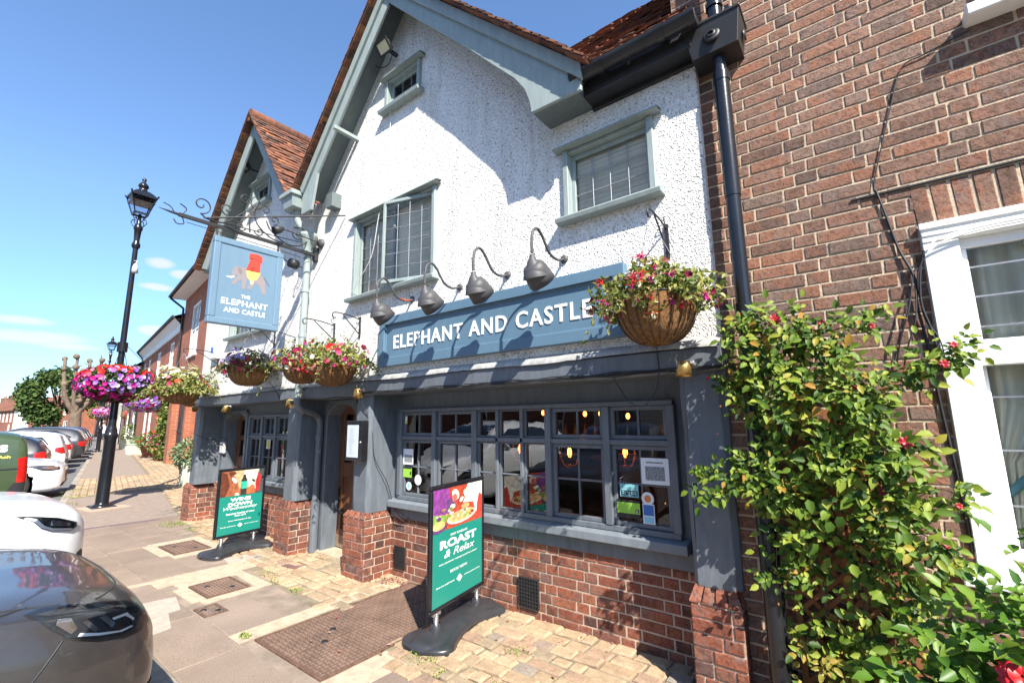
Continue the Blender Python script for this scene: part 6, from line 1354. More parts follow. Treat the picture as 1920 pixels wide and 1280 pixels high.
def rose(mb, p, n, r, mi):
    n = n.normalized(); a = n.orthogonal().normalized(); b = n.cross(a)
    for ring, (k, rr, lift, sz) in enumerate(((6,.15,.7,.42),(8,.40,.5,.52),(10,.70,.25,.60),(12,1.0,.0,.62)) if r > .04 else ((5,.25,.5,.6),(6,.5,.3,.8),(7,.75,.05,.9))):
        for i in range(k):
            t = 2*pi*i/k+ring*.5; o = a*cos(t)+b*sin(t); leaf(mb, p+o*r*rr*.3+n*r*lift*.3, (o+n*(1.1-ring*.35))+rdir()*.12, n-o*.3, r*sz, r*(.95 if r < .04 else .62), mi, -.25, .5)
def basket_bowl(t, c, r, dep, nw=22):
    b = MB(); prof = []; n = 9
    for i in range(n+1):
        a = (pi/2)*i/n; prof.append((r*(.10+.90*sin(a)**.8) if i else r*.05, -dep*cos(a)))
    P = []
    for q, (rr, h) in enumerate(prof):
        row = []
        for j in range(45):
            a = 2*pi*j/44; k = 1+.018*sin(11*a*2)*(q > 1)+random.uniform(-.012,.012); k = k if j < 44 else None
            row.append(V(c)+V((rr*(k or 1)*cos(a), rr*(k or 1)*sin(a), h+random.uniform(-.004,.004))))
        row[-1] = row[0]; P.append(row)
    b.grid(P)
    for i in range(160):   # loose coir fibres
        a = random.uniform(0, 6.3); q = random.random(); rr = r*(.2+.85*q**.6); h = -dep*math.sqrt(max(0,1-(rr/(1.05*r))**2)); p0 = V(c)+V((rr*cos(a), rr*sin(a), h)); d = rdir()*.03
        b.tube([p0, p0+d, p0+d*1.5+V((0,0,-.012))], .0008, 3, caps=False)
    b.build('coir_liner', M_COIR, t)
    w_ = MB()
    for j in range(nw):
        a = 2*pi*j/nw; w_.tube([V(c)+V(((rr+.004)*cos(a), (rr+.004)*sin(a), h)) for rr, h in prof[1:]], .0022, 4, caps=False)
    w_.lathe([(r+.002,-.004),(r+.008,0),(r+.002,.004)], c, n=40); w_.build('wire_frame', M_BLACKM, t)
def basket_plants(t, c, R1, R2, H_, nleaf, flowers, mats=(M_LB, M_LY), drop=.10, lsz=(.02,.045), trail=12, skew=(0,0)):
    # leafy dome of half-axes R1 x R2, height H_, spilling over the rim
    lv = MB(); c = V(c)
    def surf(k=1.0):
        u = rdir(); z = u.z*H_ if u.z > 0 else u.z*drop
        rr = k*(1+.18*sin(u.x*7+1)+.12*sin(u.y*9)); return c+V((u.x*R1*rr+skew[0]*max(0,u.z), u.y*R2*rr+skew[1]*max(0,u.z), z*rr)), u
    for i in range(nleaf):
        p, u = surf(random.uniform(.55, 1.05)); d = (u*.6+rdir()*.8+V((0,0,.15))); s_ = random.uniform(*lsz); leaf(lv, p, d, u+rdir()*.5+V((0,0,.5)), s_*1.25, s_*.75, 0 if random.random() < .62 else 1)
    sm = MB()
    for i in range(trail):
        a = random.uniform(0, 6.3); p = c+V((R1*.8*cos(a), R2*.8*sin(a), 0)); pts = [p]; d = V((cos(a)*.035, sin(a)*.035, .01))
        for k in range(random.randint(4, 9)):
            d += V((0,0,-.008))+rdir()*.008; p = p+d; pts.append(p)
            for q in range(3): s_ = random.uniform(*lsz)*.8; leaf(lv, p, rdir(), rdir()+V((0,0,1)), s_*1.2, s_*.7, random.randint(0,1))
        sm.tube(pts, .0018, 4, caps=False)
    lv.build('foliage', list(mats), t)
    sm.build('trailing_stem', M_STEM, t)
    fm = MB()
    for (kind, mi, n, r, sel) in flowers:
        for i in range(n):
            for _ in range(40):
                p, u = surf(1.04)
                if sel(u): break
            if kind == 'p': petunia(fm, p, u+rdir()*.35, r*random.uniform(.75,1.15), mi)
            elif kind == 'f': fuchsia(fm, p, r*random.uniform(.8,1.2), mi, random.choice([3,4,0,2]))
            elif kind == 's': # spray of small florets
                for q in range(6): petunia(fm, p+rdir()*.02, u+rdir()*.6, r*.5, mi)
            else: leaf(fm, p, rdir(), rdir(), r, r*.7, mi)
    fm.build('flowers', FL, t)
def hook(t, x, z, out=.33, s_=1):
    b = MB(); b.box(x-.012,x+.012,-.012,-.001,z-.24,z); b.tube(smooth_path([(x,-.012,z-.03),(x,-out*.5,z-.005),(x,-out,z+.0),(x,-out-.035,z-.03),(x,-out-.02,z-.065),(x,-out+.005,z-.055)]), .0065, 6); b.tube([(x,-.012,z-.20),(x,-out*.72,z-.01)], .006, 6)
    b.tube(smooth_path([(x,-.012,z-.03),(x,-.05,z+.03),(x,-.02,z+.05)]), .004, 5); b.build('wall_hook', M_BLACKM, t)
def chains(t, c, top, r):
    b = MB()
    for k in range(3): a = 2*pi*k/3+.5; b.tube([V(c)+V((r*cos(a), r*sin(a), 0)), V(top)], .0018, 4, caps=False)
    b.build('chain', M_CAME, t)
any_ = lambda u: True
lowf = lambda u: -.5 < u.z < .55
def hbasket(label, x, y, zr, r, dep, R1, R2, H_, nl, fl, hz, mats=(M_LB, M_LY), **k):
    t = thing('hanging_basket', label, 'hanging basket', (x, y, zr-dep), group='hanging baskets on the pub wall'); c = (x, y, zr)
    basket_bowl(t, c, r, dep); basket_plants(t, c, R1, R2, H_, nl, fl, mats, **k); hook(t, x, hz, -y); chains(t, c, (x, y-.02, hz-.06), r)
    return t
hbasket('coir hanging basket of red fuchsias and lime leaves, nearest, right of the fascia sign', -.93, -.31, 2.275, .235, .27, .295, .30, .20, 3000,
        [('f',3,46,.034,lambda u: u.z > -.7),('f',2,22,.030,lambda u: u.x < .3),('s',4,16,.022,lambda u: u.x < .1),('p',4,10,.018,any_),('p',1,3,.03,lowf),('p',5,6,.03,lowf)], 2.86, trail=16, lsz=(.022,.042), drop=.12)
hbasket('coir basket of pink fuchsias and cream daisies right of the grey down pipe', -4.40, -.31, 2.20, .24, .25, .38, .32, .22, 1700,
        [('p',4,44,.030,lambda u: u.x < .5),('f',3,50,.032,any_),('p',3,20,.028,any_),('p',2,8,.045,lambda u: u.x > .5 or u.z < .1),('p',5,10,.04,lowf)], 2.74, mats=(M_LB, M_LY), trail=22)
hbasket('flower basket of pink and cream blooms just behind the grey down pipe', -4.92, -.36, 2.24, .21, .24, .31, .29, .20, 1100,
        [('p',4,36,.032,any_),('f',3,46,.034,any_),('p',5,14,.045,lowf)], 2.74, trail=14)
hbasket('coir basket of lilac petunias and dark leaves under the hanging sign', -6.42, -.30, 2.30, .25, .24, .35, .31, .20, 1600,
        [('p',6,26,.045,lambda u: u.z > .3),('p',5,26,.040,any_),('f',3,26,.034,lowf),('p',3,12,.035,lowf)], 2.85, mats=(M_LB, leafmat('olive_leaf', [(0,(.05,.07,.02)),(.5,(.12,.14,.04)),(1,(.22,.17,.07))])), trail=16)
hbasket('bushy basket with a white crown of petunias at the left end of the pub', -8.35, -.46, 2.10, .25, .22, .42, .38, .30, 2300,
        [('p',4,70,.040,lambda u: u.z > .6),('p',3,20,.038,lambda u: abs(u.z) < .9),('p',5,16,.04,lowf),('p',2,6,.042,lowf)], 2.74, mats=(M_LY, M_LB), trail=24, lsz=(.03,.055))
# second wire basket of thin red grasses hung below on the brick house
t = thing('hanging_basket', 'thin orange grass basket hung below, between the pub and the brick houses', 'hanging basket', (-9.75, .2, 1.9)); basket_bowl(t, (-9.75,.2,2.0), .24, .12)
g = MB()
for i in range(260): a = random.uniform(0,6.3); d = V((cos(a)*random.random(), sin(a)*random.random(), random.uniform(.3,1))).normalized(); p = V((-9.75,.2,2.0))+V((cos(a)*.15, sin(a)*.15, 0)); leaf(g, p, d, rdir(), random.uniform(.15,.34), .012, 0)
g.build('foliage', leafmat('orange_grass', [(0,(.35,.07,.05)),(.6,(.42,.14,.05)),(1,(.30,.28,.06))]), t)
# ================================================================ CLIMBING ROSE ON TRELLIS
tr = thing('trellis', 'brown diamond lattice trellis behind the climbing rose', 'trellis', (-.17, .03, 0))
M_TR = simple('brown_stained_lath', (.22,.085,.03), .75, var=.3, nscale=14)
b = MB(); tx0, tx1, tz0, tz1 = -.40, .06, .05, 1.60
for x in (tx0, tx1): b.box(x-.014,x+.014,.005,.028,tz0,tz1)
for z in (tz0, tz1): b.box(tx0,tx1,.0055,.0275,z-.014,z+.014)
b.box(-.19,-.16,.004,.026,.05,1.6)
W_, H_ = tx1-tx0, tz1-tz0
for s_ in (1, -1):
    k = -H_
    while k < W_+H_:
        # line x = tx0 + k + s*(z - tz0)
        pts = []
        for z in (tz0, tz1):
            x = tx0+k+(z-tz0 if s_ > 0 else -(z-tz0)); pts.append((x, z))
        (xa, za), (xb, zb_) = pts
        ts = [0, 1]; dx = xb-xa
        lo_, hi_ = sorted(((tx0-xa)/dx, (tx1-xa)/dx)); lo_, hi_ = max(0, lo_), min(1, hi_)
        if hi_ > lo_+.01:
            y = .010 if s_ > 0 else .020
            b.bar((xa+dx*lo_, y, za+(zb_-za)*lo_), (xa+dx*hi_, y, za+(zb_-za)*hi_), .022, .008, up=(0,1,0)) if False else b.bar((xa+dx*lo_, y, za+(zb_-za)*lo_), (xa+dx*hi_, y, za+(zb_-za)*hi_), .022, .008, up=(0,1,0))
        k += .085 if s_ > 0 else .085
b.build('lattice', M_TR, tr)
ro = thing('climbing_rose', 'climbing rose with glossy green leaves and red blooms on the brown brick wall', 'climbing rose', (-.1, -.05, 0))
cn = MB(); lv = MB(); fl = MB()
def spray(p, d, n, sz, droop=.0, mi=0):
    # a compound rose leaf: stalk with 5-7 leaflets
    d = d.normalized(); k = random.choice([3,5,5]); L_ = sz*random.uniform(1.5, 2.2); s = d.cross(n).normalized() if d.cross(n).length > .01 else d.orthogonal()
    for i in range(k//2):
        q = p+d*L_*(.4+.3*i); 
        for sg_ in (1, -1): leaf(lv, q, s*sg_+d*.45+rdir()*.15, n+rdir()*.25, sz*random.uniform(.75,1.05), sz*.62, mi)
    leaf(lv, p+d*L_, d+rdir()*.15, n+rdir()*.2, sz*1.15, sz*.75, mi)
canes = []
def cane(P, r0, dens, sz, spread, mi=0, yoff=.0):
    q = smooth_path(P, 9); n = len(q); cn.tube(q, [r0*(1-.7*i/n) for i in range(n)], 6)
    tot = sum((q[i+1]-q[i]).length for i in range(n-1))
    cl_ = []
    for k in range(max(4, int(tot*26))):
        i = random.randrange(n-1); a = rdir(); a.y = -abs(a.y)*.9; cl_.append((i, q[i]+a*random.random()**.6*spread*.95))
    for k in range(int(tot*dens*.70)):
        i, pc = random.choice(cl_); t_ = (q[i+1]-q[i]).normalized(); a = rdir(); a.y = -abs(a.y)*.9; p2 = pc+a*random.random()*.042
        if p2.y > .02: p2.y = .02-random.random()*.03
        nn = V((random.uniform(-.1,.8), -.95, .60))+rdir()*.38; dd = a+t_*.3+V((0,0,-.35)); dd.y *= .35; spray(p2, dd, nn, sz*random.uniform(1.0,1.85), mi=mi)
Yr = -.10
cane([(-.22,.0,.0),(-.26,-.04,.5),(-.30,-.06,1.0),(-.35,-.08,1.5),(-.42,-.10,1.85),(-.52,-.11,2.05)], .012, 165, .030, .16)
cane([(-.20,.0,.0),(-.12,-.05,.6),(-.08,-.08,1.1),(-.10,-.10,1.6),(-.20,-.12,1.95),(-.36,-.12,2.10)], .012, 150, .030, .17)
cane([(-.18,0,.0),(-.02,-.06,.5),(.04,-.10,.9),(.05,-.12,1.3),(.0,-.12,1.6)], .011, 165, .032, .14)
cane([(-.10,-.08,1.5),(.02,-.11,1.72),(.16,-.13,1.80),(.29,-.13,1.86),(.35,-.14,1.88)], .006, 190, .026, .055)
cane([(-.42,-.1,1.8),(-.28,-.12,1.95),(-.05,-.12,2.02),(.08,-.12,2.05)], .005, 120, .026, .05)
cane([(-.36,-.1,1.40),(-.48,-.11,1.62),(-.56,-.12,1.75),(-.62,-.12,1.80)], .005, 170, .026, .06)
cane([(-.34,-.1,1.1),(-.48,-.13,1.22),(-.60,-.15,1.28),(-.74,-.17,1.24),(-.80,-.17,1.20)], .005, 210, .028, .075)
cane([(.06,-.12,1.15),(.14,-.14,1.22),(.22,-.15,1.26),(.28,-.15,1.22)], .005, 110, .026, .045)
cane([(.03,-.11,1.0),(.12,-.14,1.06),(.17,-.15,1.02),(.18,-.15,.92)], .005, 140, .028, .06)
cane([(-.34,-.08,.9),(-.42,-.10,1.05),(-.46,-.11,.85),(-.45,-.11,.72)], .004, 90, .024, .06)
cane([(-.30,-.04,.35),(-.36,-.08,.5),(-.34,-.1,.30),(-.36,-.1,.18)], .004, 120, .024, .07, 1)
cane([(.0,-.08,.9),(.05,-.12,1.0),(.09,-.12,1.1)], .004, 160, .03, .10)
cane([(-.30,-.10,1.25),(-.18,-.14,1.36),(.02,-.14,1.42)], .004, 230, .032, .13)
cane([(-.30,-.10,1.75),(-.1,-.14,1.78),(.05,-.14,1.66)], .004, 260, .030, .13)
cane([(-.46,-.10,1.95),(-.36,-.14,1.84),(-.24,-.14,1.6)], .004, 240, .030, .12)
for k in range(26):     # larger leaves catching the sun
    p = V((random.gauss(-.14,.13), -.20-random.random()*.05, random.gauss(1.12,.16))); leaf(lv, p, V((random.uniform(-1,1),-.3,random.uniform(-1.2,.1))), V((.3,-.8,.8))+rdir()*.3, .062*random.uniform(.8,1.25), .048, 0)
cn.build('cane', M_STEMR, ro)
M_LFY = leafmat('yellowing_rose_leaf', [(0,(.22,.20,.03)),(.5,(.36,.30,.05)),(1,(.42,.24,.05))])
lv.build('foliage', [M_LF, M_LFY], ro)
for x, z, r in ((-.34,2.09,.030),(-.13,2.04,.018),(-.10,1.74,.022),(-.03,1.72,.018),(.12,1.46,.026),(.02,1.24,.020),(.29,1.80,.018),(.33,1.88,.014),(.20,1.04,.014),(.26,1.2,.012),(-.12,1.66,.012),(-.5,2.14,.010),(-.70,1.8,.010),(.06,2.0,.014)):
    rose(fl, V((x, -.20, z)), V((.2,-1,.3)), r, 0)
for k in range(40): p = V((random.gauss(-.2,.3), -.17-random.random()*.06, random.uniform(.5,2.1))); leaf(fl, p, rdir(), rdir(), .014, .010, 1)
fl.build('blooms', [M_SCAD := leafmat('deep_red_rose', [(0,(.22,.004,.01)),(.6,(.42,.01,.02)),(1,(.55,.03,.03))], .2), leafmat('withered_hip', [(0,(.40,.10,.03)),(1,(.45,.22,.05))])], ro)
# foreground rose bush, lower right corner
fb = thing('rose_bush', 'rose bush with larger leaves and one big red bloom in the lower right corner', 'rose bush', (.42, -.72, 0))
cn = MB(); lv = MB(); fl = MB()
def sprayB(q0, q1, n, sz, spread):
    for k in range(n):
        p = V(q0).lerp(V(q1), random.random())+rdir()*spread; spray(p, rdir()+V((-.2,-.1,.2)), V((.1,-.45,.9))+rdir()*.35, sz*random.uniform(.75,1.25))
fb_p = [((.55,-.62,.0),(.45,-.68,.5),(.30,-.74,.80),(.16,-.78,.93)), ((.6,-.6,0),(.5,-.7,.6),(.42,-.76,.95),(.40,-.8,1.12)), ((.55,-.6,.0),(.3,-.7,.4),(.12,-.78,.65),(.02,-.82,.78)), ((.6,-.55,.0),(.55,-.6,.7),(.47,-.66,1.1),(.40,-.72,1.24)), ((.6,-.6,.0),(.45,-.72,.4),(.25,-.84,.6),(.15,-.86,.66))]
for P in fb_p: cn.tube(smooth_path(P, 8), [.009*(1-.7*i/25) for i in range(25)], 6)
sprayB((.05,-.80,.72),(.34,-.82,.80), 60, .052, .075); sprayB((.20,-.76,.92),(.44,-.78,.98), 36, .050, .06); sprayB((-.04,-.78,.62),(.30,-.86,.62), 70, .054, .08); sprayB((.34,-.70,1.08),(.46,-.72,1.20), 14, .042, .04); sprayB((.1,-.78,.82),(.36,-.80,.90), 30, .052, .05); sprayB((.3,-.8,.5),(.6,-.7,.7), 50, .054, .1)
cn.build('cane', M_STEMR, fb); lv.build('foliage', [M_LF2], fb)
rose(fl, V((.262,-.92,.845)), V((-.1,-.9,.6)), .062, 0); rose(fl, V((.30,-.92,.80)), V((.1,-.9,.4)), .055, 0); rose(fl, V((.275,-.93,.775)), V((-.1,-.9,.1)), .045, 0); rose(fl, V((.42,-.75,1.06)), V((0,-.8,.6)), .02, 0); fl.build('bloom', leafmat('scarlet_rose', [(0,(.40,.004,.008)),(.6,(.62,.012,.015)),(1,(.72,.03,.03))], .15), fb)
# ================================================================ STREET LAMP WITH FLOWER RING
def lamp_post(x, y, name, label, ring=True, h=6.0):
    t = thing(name, label, 'street lamp', (x, y, 0))
    b = MB(); b.lathe([(.17,0),(.17,.03),(.13,.05),(.115,.06),(.105,.09),(.098,1.28),(.104,1.30),(.118,1.36),(.112,1.40),(.098,1.42),(.10,1.46),(.075,1.52),(.066,1.58),(.060,2.4),(.054,3.05),(.047,h-1.35),(.045,h-.75)], n=24)
    b.lathe([(.05,h-.76),(.075,h-.72),(.075,h-.66),(.055,h-.62),(.05,h-.58),(.065,h-.35),(.08,h-.32),(.08,h-.27),(.05,h-.22),(.035,h-.12),(.03,h+.02)], n=20)
    b.build('column', M_BLACK, t, world=False)
    b = MB(); b.box(-.26,.26,-.19,.19,0,.022); b.build('base_plate', M_BLACKM, t, world=False, bevel=.01)
    b = MB()
    for k in range(4):
        a = pi/2*k+pi/4; c_, s_ = cos(a), sin(a); P = [(.04,h-.28),(.10,h-.25),(.155,h-.18),(.13,h-.10),(.09,h-.12)]; b.tube(smooth_path([(c_*r, s_*r, z) for r, z in P]), .008, 5)
        P = [(.04,h-.15),(.10,h-.08),(.13,h+.0),(.10,h+.03)]; b.tube(smooth_path([(c_*r, s_*r, z) for r, z in P]), .007, 5)
    b.build('cradle', M_BLACK, t, world=False)
    b = MB(); w0, w1, z0, z1 = .115, .215, h+.02, h+.40
    R0 = [(w0*sx, w0*sy, z0) for sx, sy in ((-1,-1),(1,-1),(1,1),(-1,1))]; R1 = [(w1*sx, w1*sy, z1) for sx, sy in ((-1,-1),(1,-1),(1,1),(-1,1))]
    for i in range(4): b.bar(R0[i], R1[i], .018, .018); b.bar(R0[i], R0[(i+1) % 4], .03, .04); b.bar(R1[i], R1[(i+1) % 4], .03, .04)
    ri = [(.23,z1+.02),(.17,z1+.09),(.10,z1+.15),(.075,z1+.17),(.075,z1+.24),(.10,z1+.26),(.085,z1+.31),(.04,z1+.36),(.03,z1+.39),(.045,z1+.42),(.03,z1+.46),(.0,z1+.48)]
    q = 4; P = [[(r*cos(2*pi*j/q+pi/4)*1.32, r*sin(2*pi*j/q+pi/4)*1.32, z) for j in range(q+1)] for r, z in ri[:3]]; b.grid(P, sm=False); b.lathe(ri[2:], n=14)
    for sx, sy in ((-1,-1),(1,-1),(1,1),(-1,1)): b.bar((w1*sx,w1*sy,z1),(w1*sx*1.12,w1*sy*1.12,z1+.05), .025, .025)
    lt = b.build('lantern', M_BLACK, t, world=False)
    g = MB()
    for i in range(4): g.add([R0[i], R0[(i+1) % 4], R1[(i+1) % 4], R1[i]], [(0,1,2,3)])
    g.build('lantern_glass', glassy('frosted_lantern_glass', (.80,.83,.86), 1.45, 0, rough=.25) if 'frosted_lantern_glass' not in MATS else MATS['frosted_lantern_glass'], lt, world=False)
    g = MB(); g.add([(p[0]*.95, p[1]*.95, z1-.13) for p in R1], [(0,1,2,3)]); g.build('reflector', simple('cream_reflector', (.45,.42,.36), .6, var=.1) if 'cream_reflector' not in MATS else MATS['cream_reflector'], lt, world=False)
    if ring:
        g = MB(); g.tube([(0,0,3.05),(0,0,3.25)], .09, 12); g.tube([(.06,0,3.2),(.62,0,2.62)], .006, 5); g.tube([(-.06,0,3.2),(-.62,0,2.62)], .006, 5); g.tube([(0,.06,3.2),(0,.62,2.62)], .006, 5)
        for z_ in (3.06,3.13,3.2): g.lathe([(.07,0),(.085,.01),(.07,.02)], (0,0,z_), n=12)
        g.build('bracket', M_BLACK, t, world=False)
        g = MB(); g.tube(smooth_path([(.05,0,5.0),(.16,.02,4.98),(.17,.0,4.9)]), .01, 5); g.lathe([(.02,0),(.05,-.08),(.06,-.2),(.0,-.2)], (.17,0,4.92), n=10); g.build('camera', simple('white_plastic', (.6,.6,.6), .4, var=0) if 'white_plastic' not in MATS else MATS['white_plastic'], t, world=False)
    return t
lp = lamp_post(-12.04, -.49, 'street_lamp', 'tall black street lamp rising from the pavement beside the parked cars', h=6.05)
fr_ = thing('flower_ring', 'ring of magenta, violet and red petunias round the street lamp', 'flower basket', (-12.04, -.49, 2.2))
c0 = V((-12.04,-.49,2.38))
b = MB(); b.lathe([(.0,-.30),(.25,-.28),(.40,-.14),(.42,0)], c0, n=24); b.build('planter_bowl', M_BLACKM, fr_)
def ringsurf(k=1.0):
    u = rdir(); return c0+V((u.x*.64*k, u.y*.64*k, u.z*.34*k+(.05 if u.z > 0 else 0))), u
lv = MB()
for i in range(2600): p, u = ringsurf(random.uniform(.7,1.0)); s_ = random.uniform(.04,.07); leaf(lv, p, u+rdir(), u+rdir()*.5, s_*1.2, s_*.7, 0)
lv.build('foliage', leafmat('dark_basket_leaf', [(0,(.03,.06,.015)),(1,(.10,.16,.04))]), fr_)
fm = MB()
for i in range(620):
    p, u = ringsurf(random.uniform(.98,1.07)); 
    sd = u.x*.5+u.y  # seen from the camera: left is -Y
    if u.z > .35 and random.random() < .62: mi = 2
    elif sd > .05: mi = random.choice([1,1,6,6,0])
    else: mi = random.choice([0,0,0,3,0,1])
    if u.z < -.55: mi = random.choice([0,5,0])
    petunia(fm, p, u+rdir()*.25, random.uniform(.034,.052), mi)
fm.build('flowers', FL, fr_)
# ================================================================ HOUSES BEYOND
A8 = R_(8.3); U8 = V((-cos(A8), sin(A8), 0)); N8 = V((-sin(A8), -cos(A8), 0))      # along the street, and out towards the road
P8 = V((-9.05, 1.75, 0))
def W8(s, o, z): p = P8+U8*s+N8*o; return V((p.x, p.y, z))
M_WIN = simple('dark_house_pane', (.03,.035,.04), .08, var=.2, coat=1); M_WH2 = simple('white_window_paint', (.80,.80,.78), .5, var=.05); M_SLT = simple('grey_slate_roof', (.12,.115,.115), .75, var=.25, nscale=9); M_CREAM = simple('cream_render', (.55,.49,.38), .8, var=.1)
M_DOOR = simple('blue_door_paint', (.08,.13,.18), .4, var=.1)
def brickmat(name, c1, c2, mo):
    m, t, b = newmat(name); a = nd(t, 'ShaderNodeTexCoord'); sx = nd(t, 'ShaderNodeSeparateXYZ'); t.links.new(a.outputs['Object'], sx.inputs[0])
    ad = nd(t, 'ShaderNodeMath', operation='ADD'); mu = nd(t, 'ShaderNodeMath', operation='MULTIPLY'); mu.inputs[1].default_value = .35; t.links.new(sx.outputs[1], mu.inputs[0]); t.links.new(sx.outputs[0], ad.inputs[0]); t.links.new(mu.outputs[0], ad.inputs[1])
    cb_ = nd(t, 'ShaderNodeCombineXYZ'); t.links.new(ad.outputs[0], cb_.inputs[0]); t.links.new(sx.outputs[2], cb_.inputs[1])
    bt = nd(t, 'ShaderNodeTexBrick', Scale=1.0); bt.inputs['Brick Width'].default_value = .225; bt.inputs['Row Height'].default_value = .075; bt.inputs['Mortar Size'].default_value = .006; bt.inputs['Color1'].default_value = (*c1, 1); bt.inputs['Color2'].default_value = (*c2, 1); bt.inputs['Mortar'].default_value = (*mo, 1); bt.inputs['Bias'].default_value = 0
    t.links.new(cb_.outputs[0], bt.inputs['Vector']); n = noise(t, coord(t), 1.3, 6, .6); k = ramp(t, n, [(.3, (.72,)*3), (.7, (1.15,)*3)]); t.links.new(mixc(t, 1, bt.outputs['Color'], k, 'MULTIPLY'), b.inputs['Base Color']); b.inputs['Roughness'].default_value = .9
    return m
B1 = brickmat('orange_house_brick', (.36,.105,.05), (.27,.075,.04), (.36,.22,.14)); B2 = brickmat('brown_house_brick', (.26,.11,.065), (.20,.085,.055), (.32,.23,.16)); B3 = brickmat('red_house_brick', (.33,.10,.06), (.25,.08,.05), (.30,.2,.14))
def facade_thing(name, label, s0, s1, H_, wallm, wins, doors=(), frame=W8, depth=7.0, roofm=None, rp=.85, eave=.35, gut=True, chim=(), cornice=False, winm=None, pipes=()):
    t = thing(name, label, 'house', frame(s0, 0, 0)); nb = V(frame(s0, -1, 0))-V(frame(s0, 0, 0)); F = frame
    mb = MB()
    # wall with real openings: strips between windows
    cells = sorted(set([s0, s1]+[a for a, b, c, d in list(wins)+list(doors)]+[b for a, b, c, d in list(wins)+list(doors)])); zs = sorted(set([0, H_]+[c for a, b, c, d in list(wins)+list(doors)]+[d for a, b, c, d in list(wins)+list(doors)]))
    for a, b in zip(cells, cells[1:]):
        for c, d in zip(zs, zs[1:]):
            ca, cz = (a+b)/2, (c+d)/2
            if any(p < ca < q and r < cz < s for p, q, r, s in list(wins)+list(doors)): continue
            mb.add([F(a,0,c),F(b,0,c),F(b,0,d),F(a,0,d)], [(0,1,2,3)])
    for a, b, c, d in list(wins)+list(doors):
        q = [(a,c),(b,c),(b,d),(a,d)]
        for i in range(4): (p0, p1), (q0, q1) = q[i], q[(i+1) % 4]; mb.add([F(p0,0,p1),F(q0,0,q1),F(q0,-.12,q1),F(p0,-.12,p1)], [(0,1,2,3)])
    mb.add([F(s0,0,0),F(s0,-depth,0),F(s0,-depth,H_),F(s0,0,H_)], [(0,1,2,3)]); mb.add([F(s1,0,0),F(s1,-depth,0),F(s1,-depth,H_),F(s1,0,H_)], [(0,1,2,3)]); mb.add([F(s0,-depth,0),F(s1,-depth,0),F(s1,-depth,H_),F(s0,-depth,H_)], [(0,1,2,3)])
    for s_ in (s0, s1): mb.add([F(s_,0,H_),F(s_,-depth,H_),F(s_,-depth/2,H_+depth/2*rp)], [(0,1,2)])
    mb.build('wall', wallm, t)
    rf = MB(); e = eave; zt = H_+depth/2*rp; ze = H_-e*rp*.0
    rf.add([F(s0-.05,e,ze),F(s1+.05,e,ze),F(s1+.05,-depth/2,zt+.06),F(s0-.05,-depth/2,zt+.06),F(s0-.05,e,ze-.10),F(s1+.05,e,ze-.10),F(s1+.05,0,H_-.08),F(s0-.05,0,H_-.08)], [(0,1,2,3),(0,4,5,1),(4,7,6,5)]); rf.add([F(s0-.05,-depth-e,H_),F(s1+.05,-depth-e,H_),F(s1+.05,-depth/2,zt+.06),F(s0-.05,-depth/2,zt+.06)], [(3,2,1,0)])
    ro_ = rf.build('roof', roofm or M_TILE, t)
    sf_ = MB(); sf_.add([F(s0,e,ze-.105),F(s1,e,ze-.105),F(s1,0,ze-.105),F(s0,0,ze-.105)], [(0,1,2,3)]); sf_.build('soffit', M_WH2, t)
    if cornice: cn_ = MB(); cn_.add([F(s0,.02,H_-.62),F(s1,.02,H_-.62),F(s1,.08,H_-.60),F(s0,.08,H_-.60),F(s1,.10,H_-.35),F(s0,.10,H_-.35),F(s1,.32,H_-.11),F(s0,.32,H_-.11)], [(0,1,2,3),(3,2,4,5),(5,4,6,7)]); cn_.build('cornice', M_WH2, t)
    if gut: g_ = MB(); g_.tube([F(s0,e+.06,ze-.03),F(s1,e+.06,ze-.03)], .06, 8); g_.build('gutter', M_BLACKM, t)
    for s_ in pipes: p_ = MB(); p_.tube([F(s_,.08,H_-.5),F(s_,.08,0)], .045, 8); p_.tube([F(s_,e+.05,H_-.1),F(s_,.08,H_-.5)], .045, 8); p_.build('down_pipe', M_BLACKM, t)
    for (a, b, c, d) in wins:
        w_ = MB(); q = .09
        def fb_(x0, x1, z0, z1, o0, o1): w_.add([F(x0,o0,z0),F(x1,o0,z0),F(x1,o1,z0),F(x0,o1,z0),F(x0,o0,z1),F(x1,o0,z1),F(x1,o1,z1),F(x0,o1,z1)], [(0,3,2,1),(4,5,6,7),(0,1,5,4),(1,2,6,5),(2,3,7,6),(3,0,4,7)])
        fb_(a,b,c,c+q,-.10,-.01); fb_(a,b,d-q,d,-.10,-.01); fb_(a,a+q,c+q,d-q,-.10,-.011); fb_(b-q,b,c+q,d-q,-.10,-.011); fb_(a+q,b-q,(c+d)/2-.025,(c+d)/2+.025,-.09,-.03); fb_((a+b)/2-.018,(a+b)/2+.018,c+q,d-q,-.09,-.031); fb_(a-.06,b+.06,c-.07,c,-.10,.07)
        wo = w_.build('window', winm or M_WH2, t); p_ = MB(); p_.add([F(a+q,-.07,c+q),F(b-q,-.07,c+q),F(b-q,-.07,d-q),F(a+q,-.07,d-q)], [(0,1,2,3)]); p_.build('pane', M_WIN, wo)
    for (a, b, c, d) in doors:
        w_ = MB(); w_.add([F(a,-.10,c),F(b,-.10,c),F(b,-.10,d),F(a,-.10,d)], [(0,1,2,3)]); w_.build('door', M_DOOR, t)
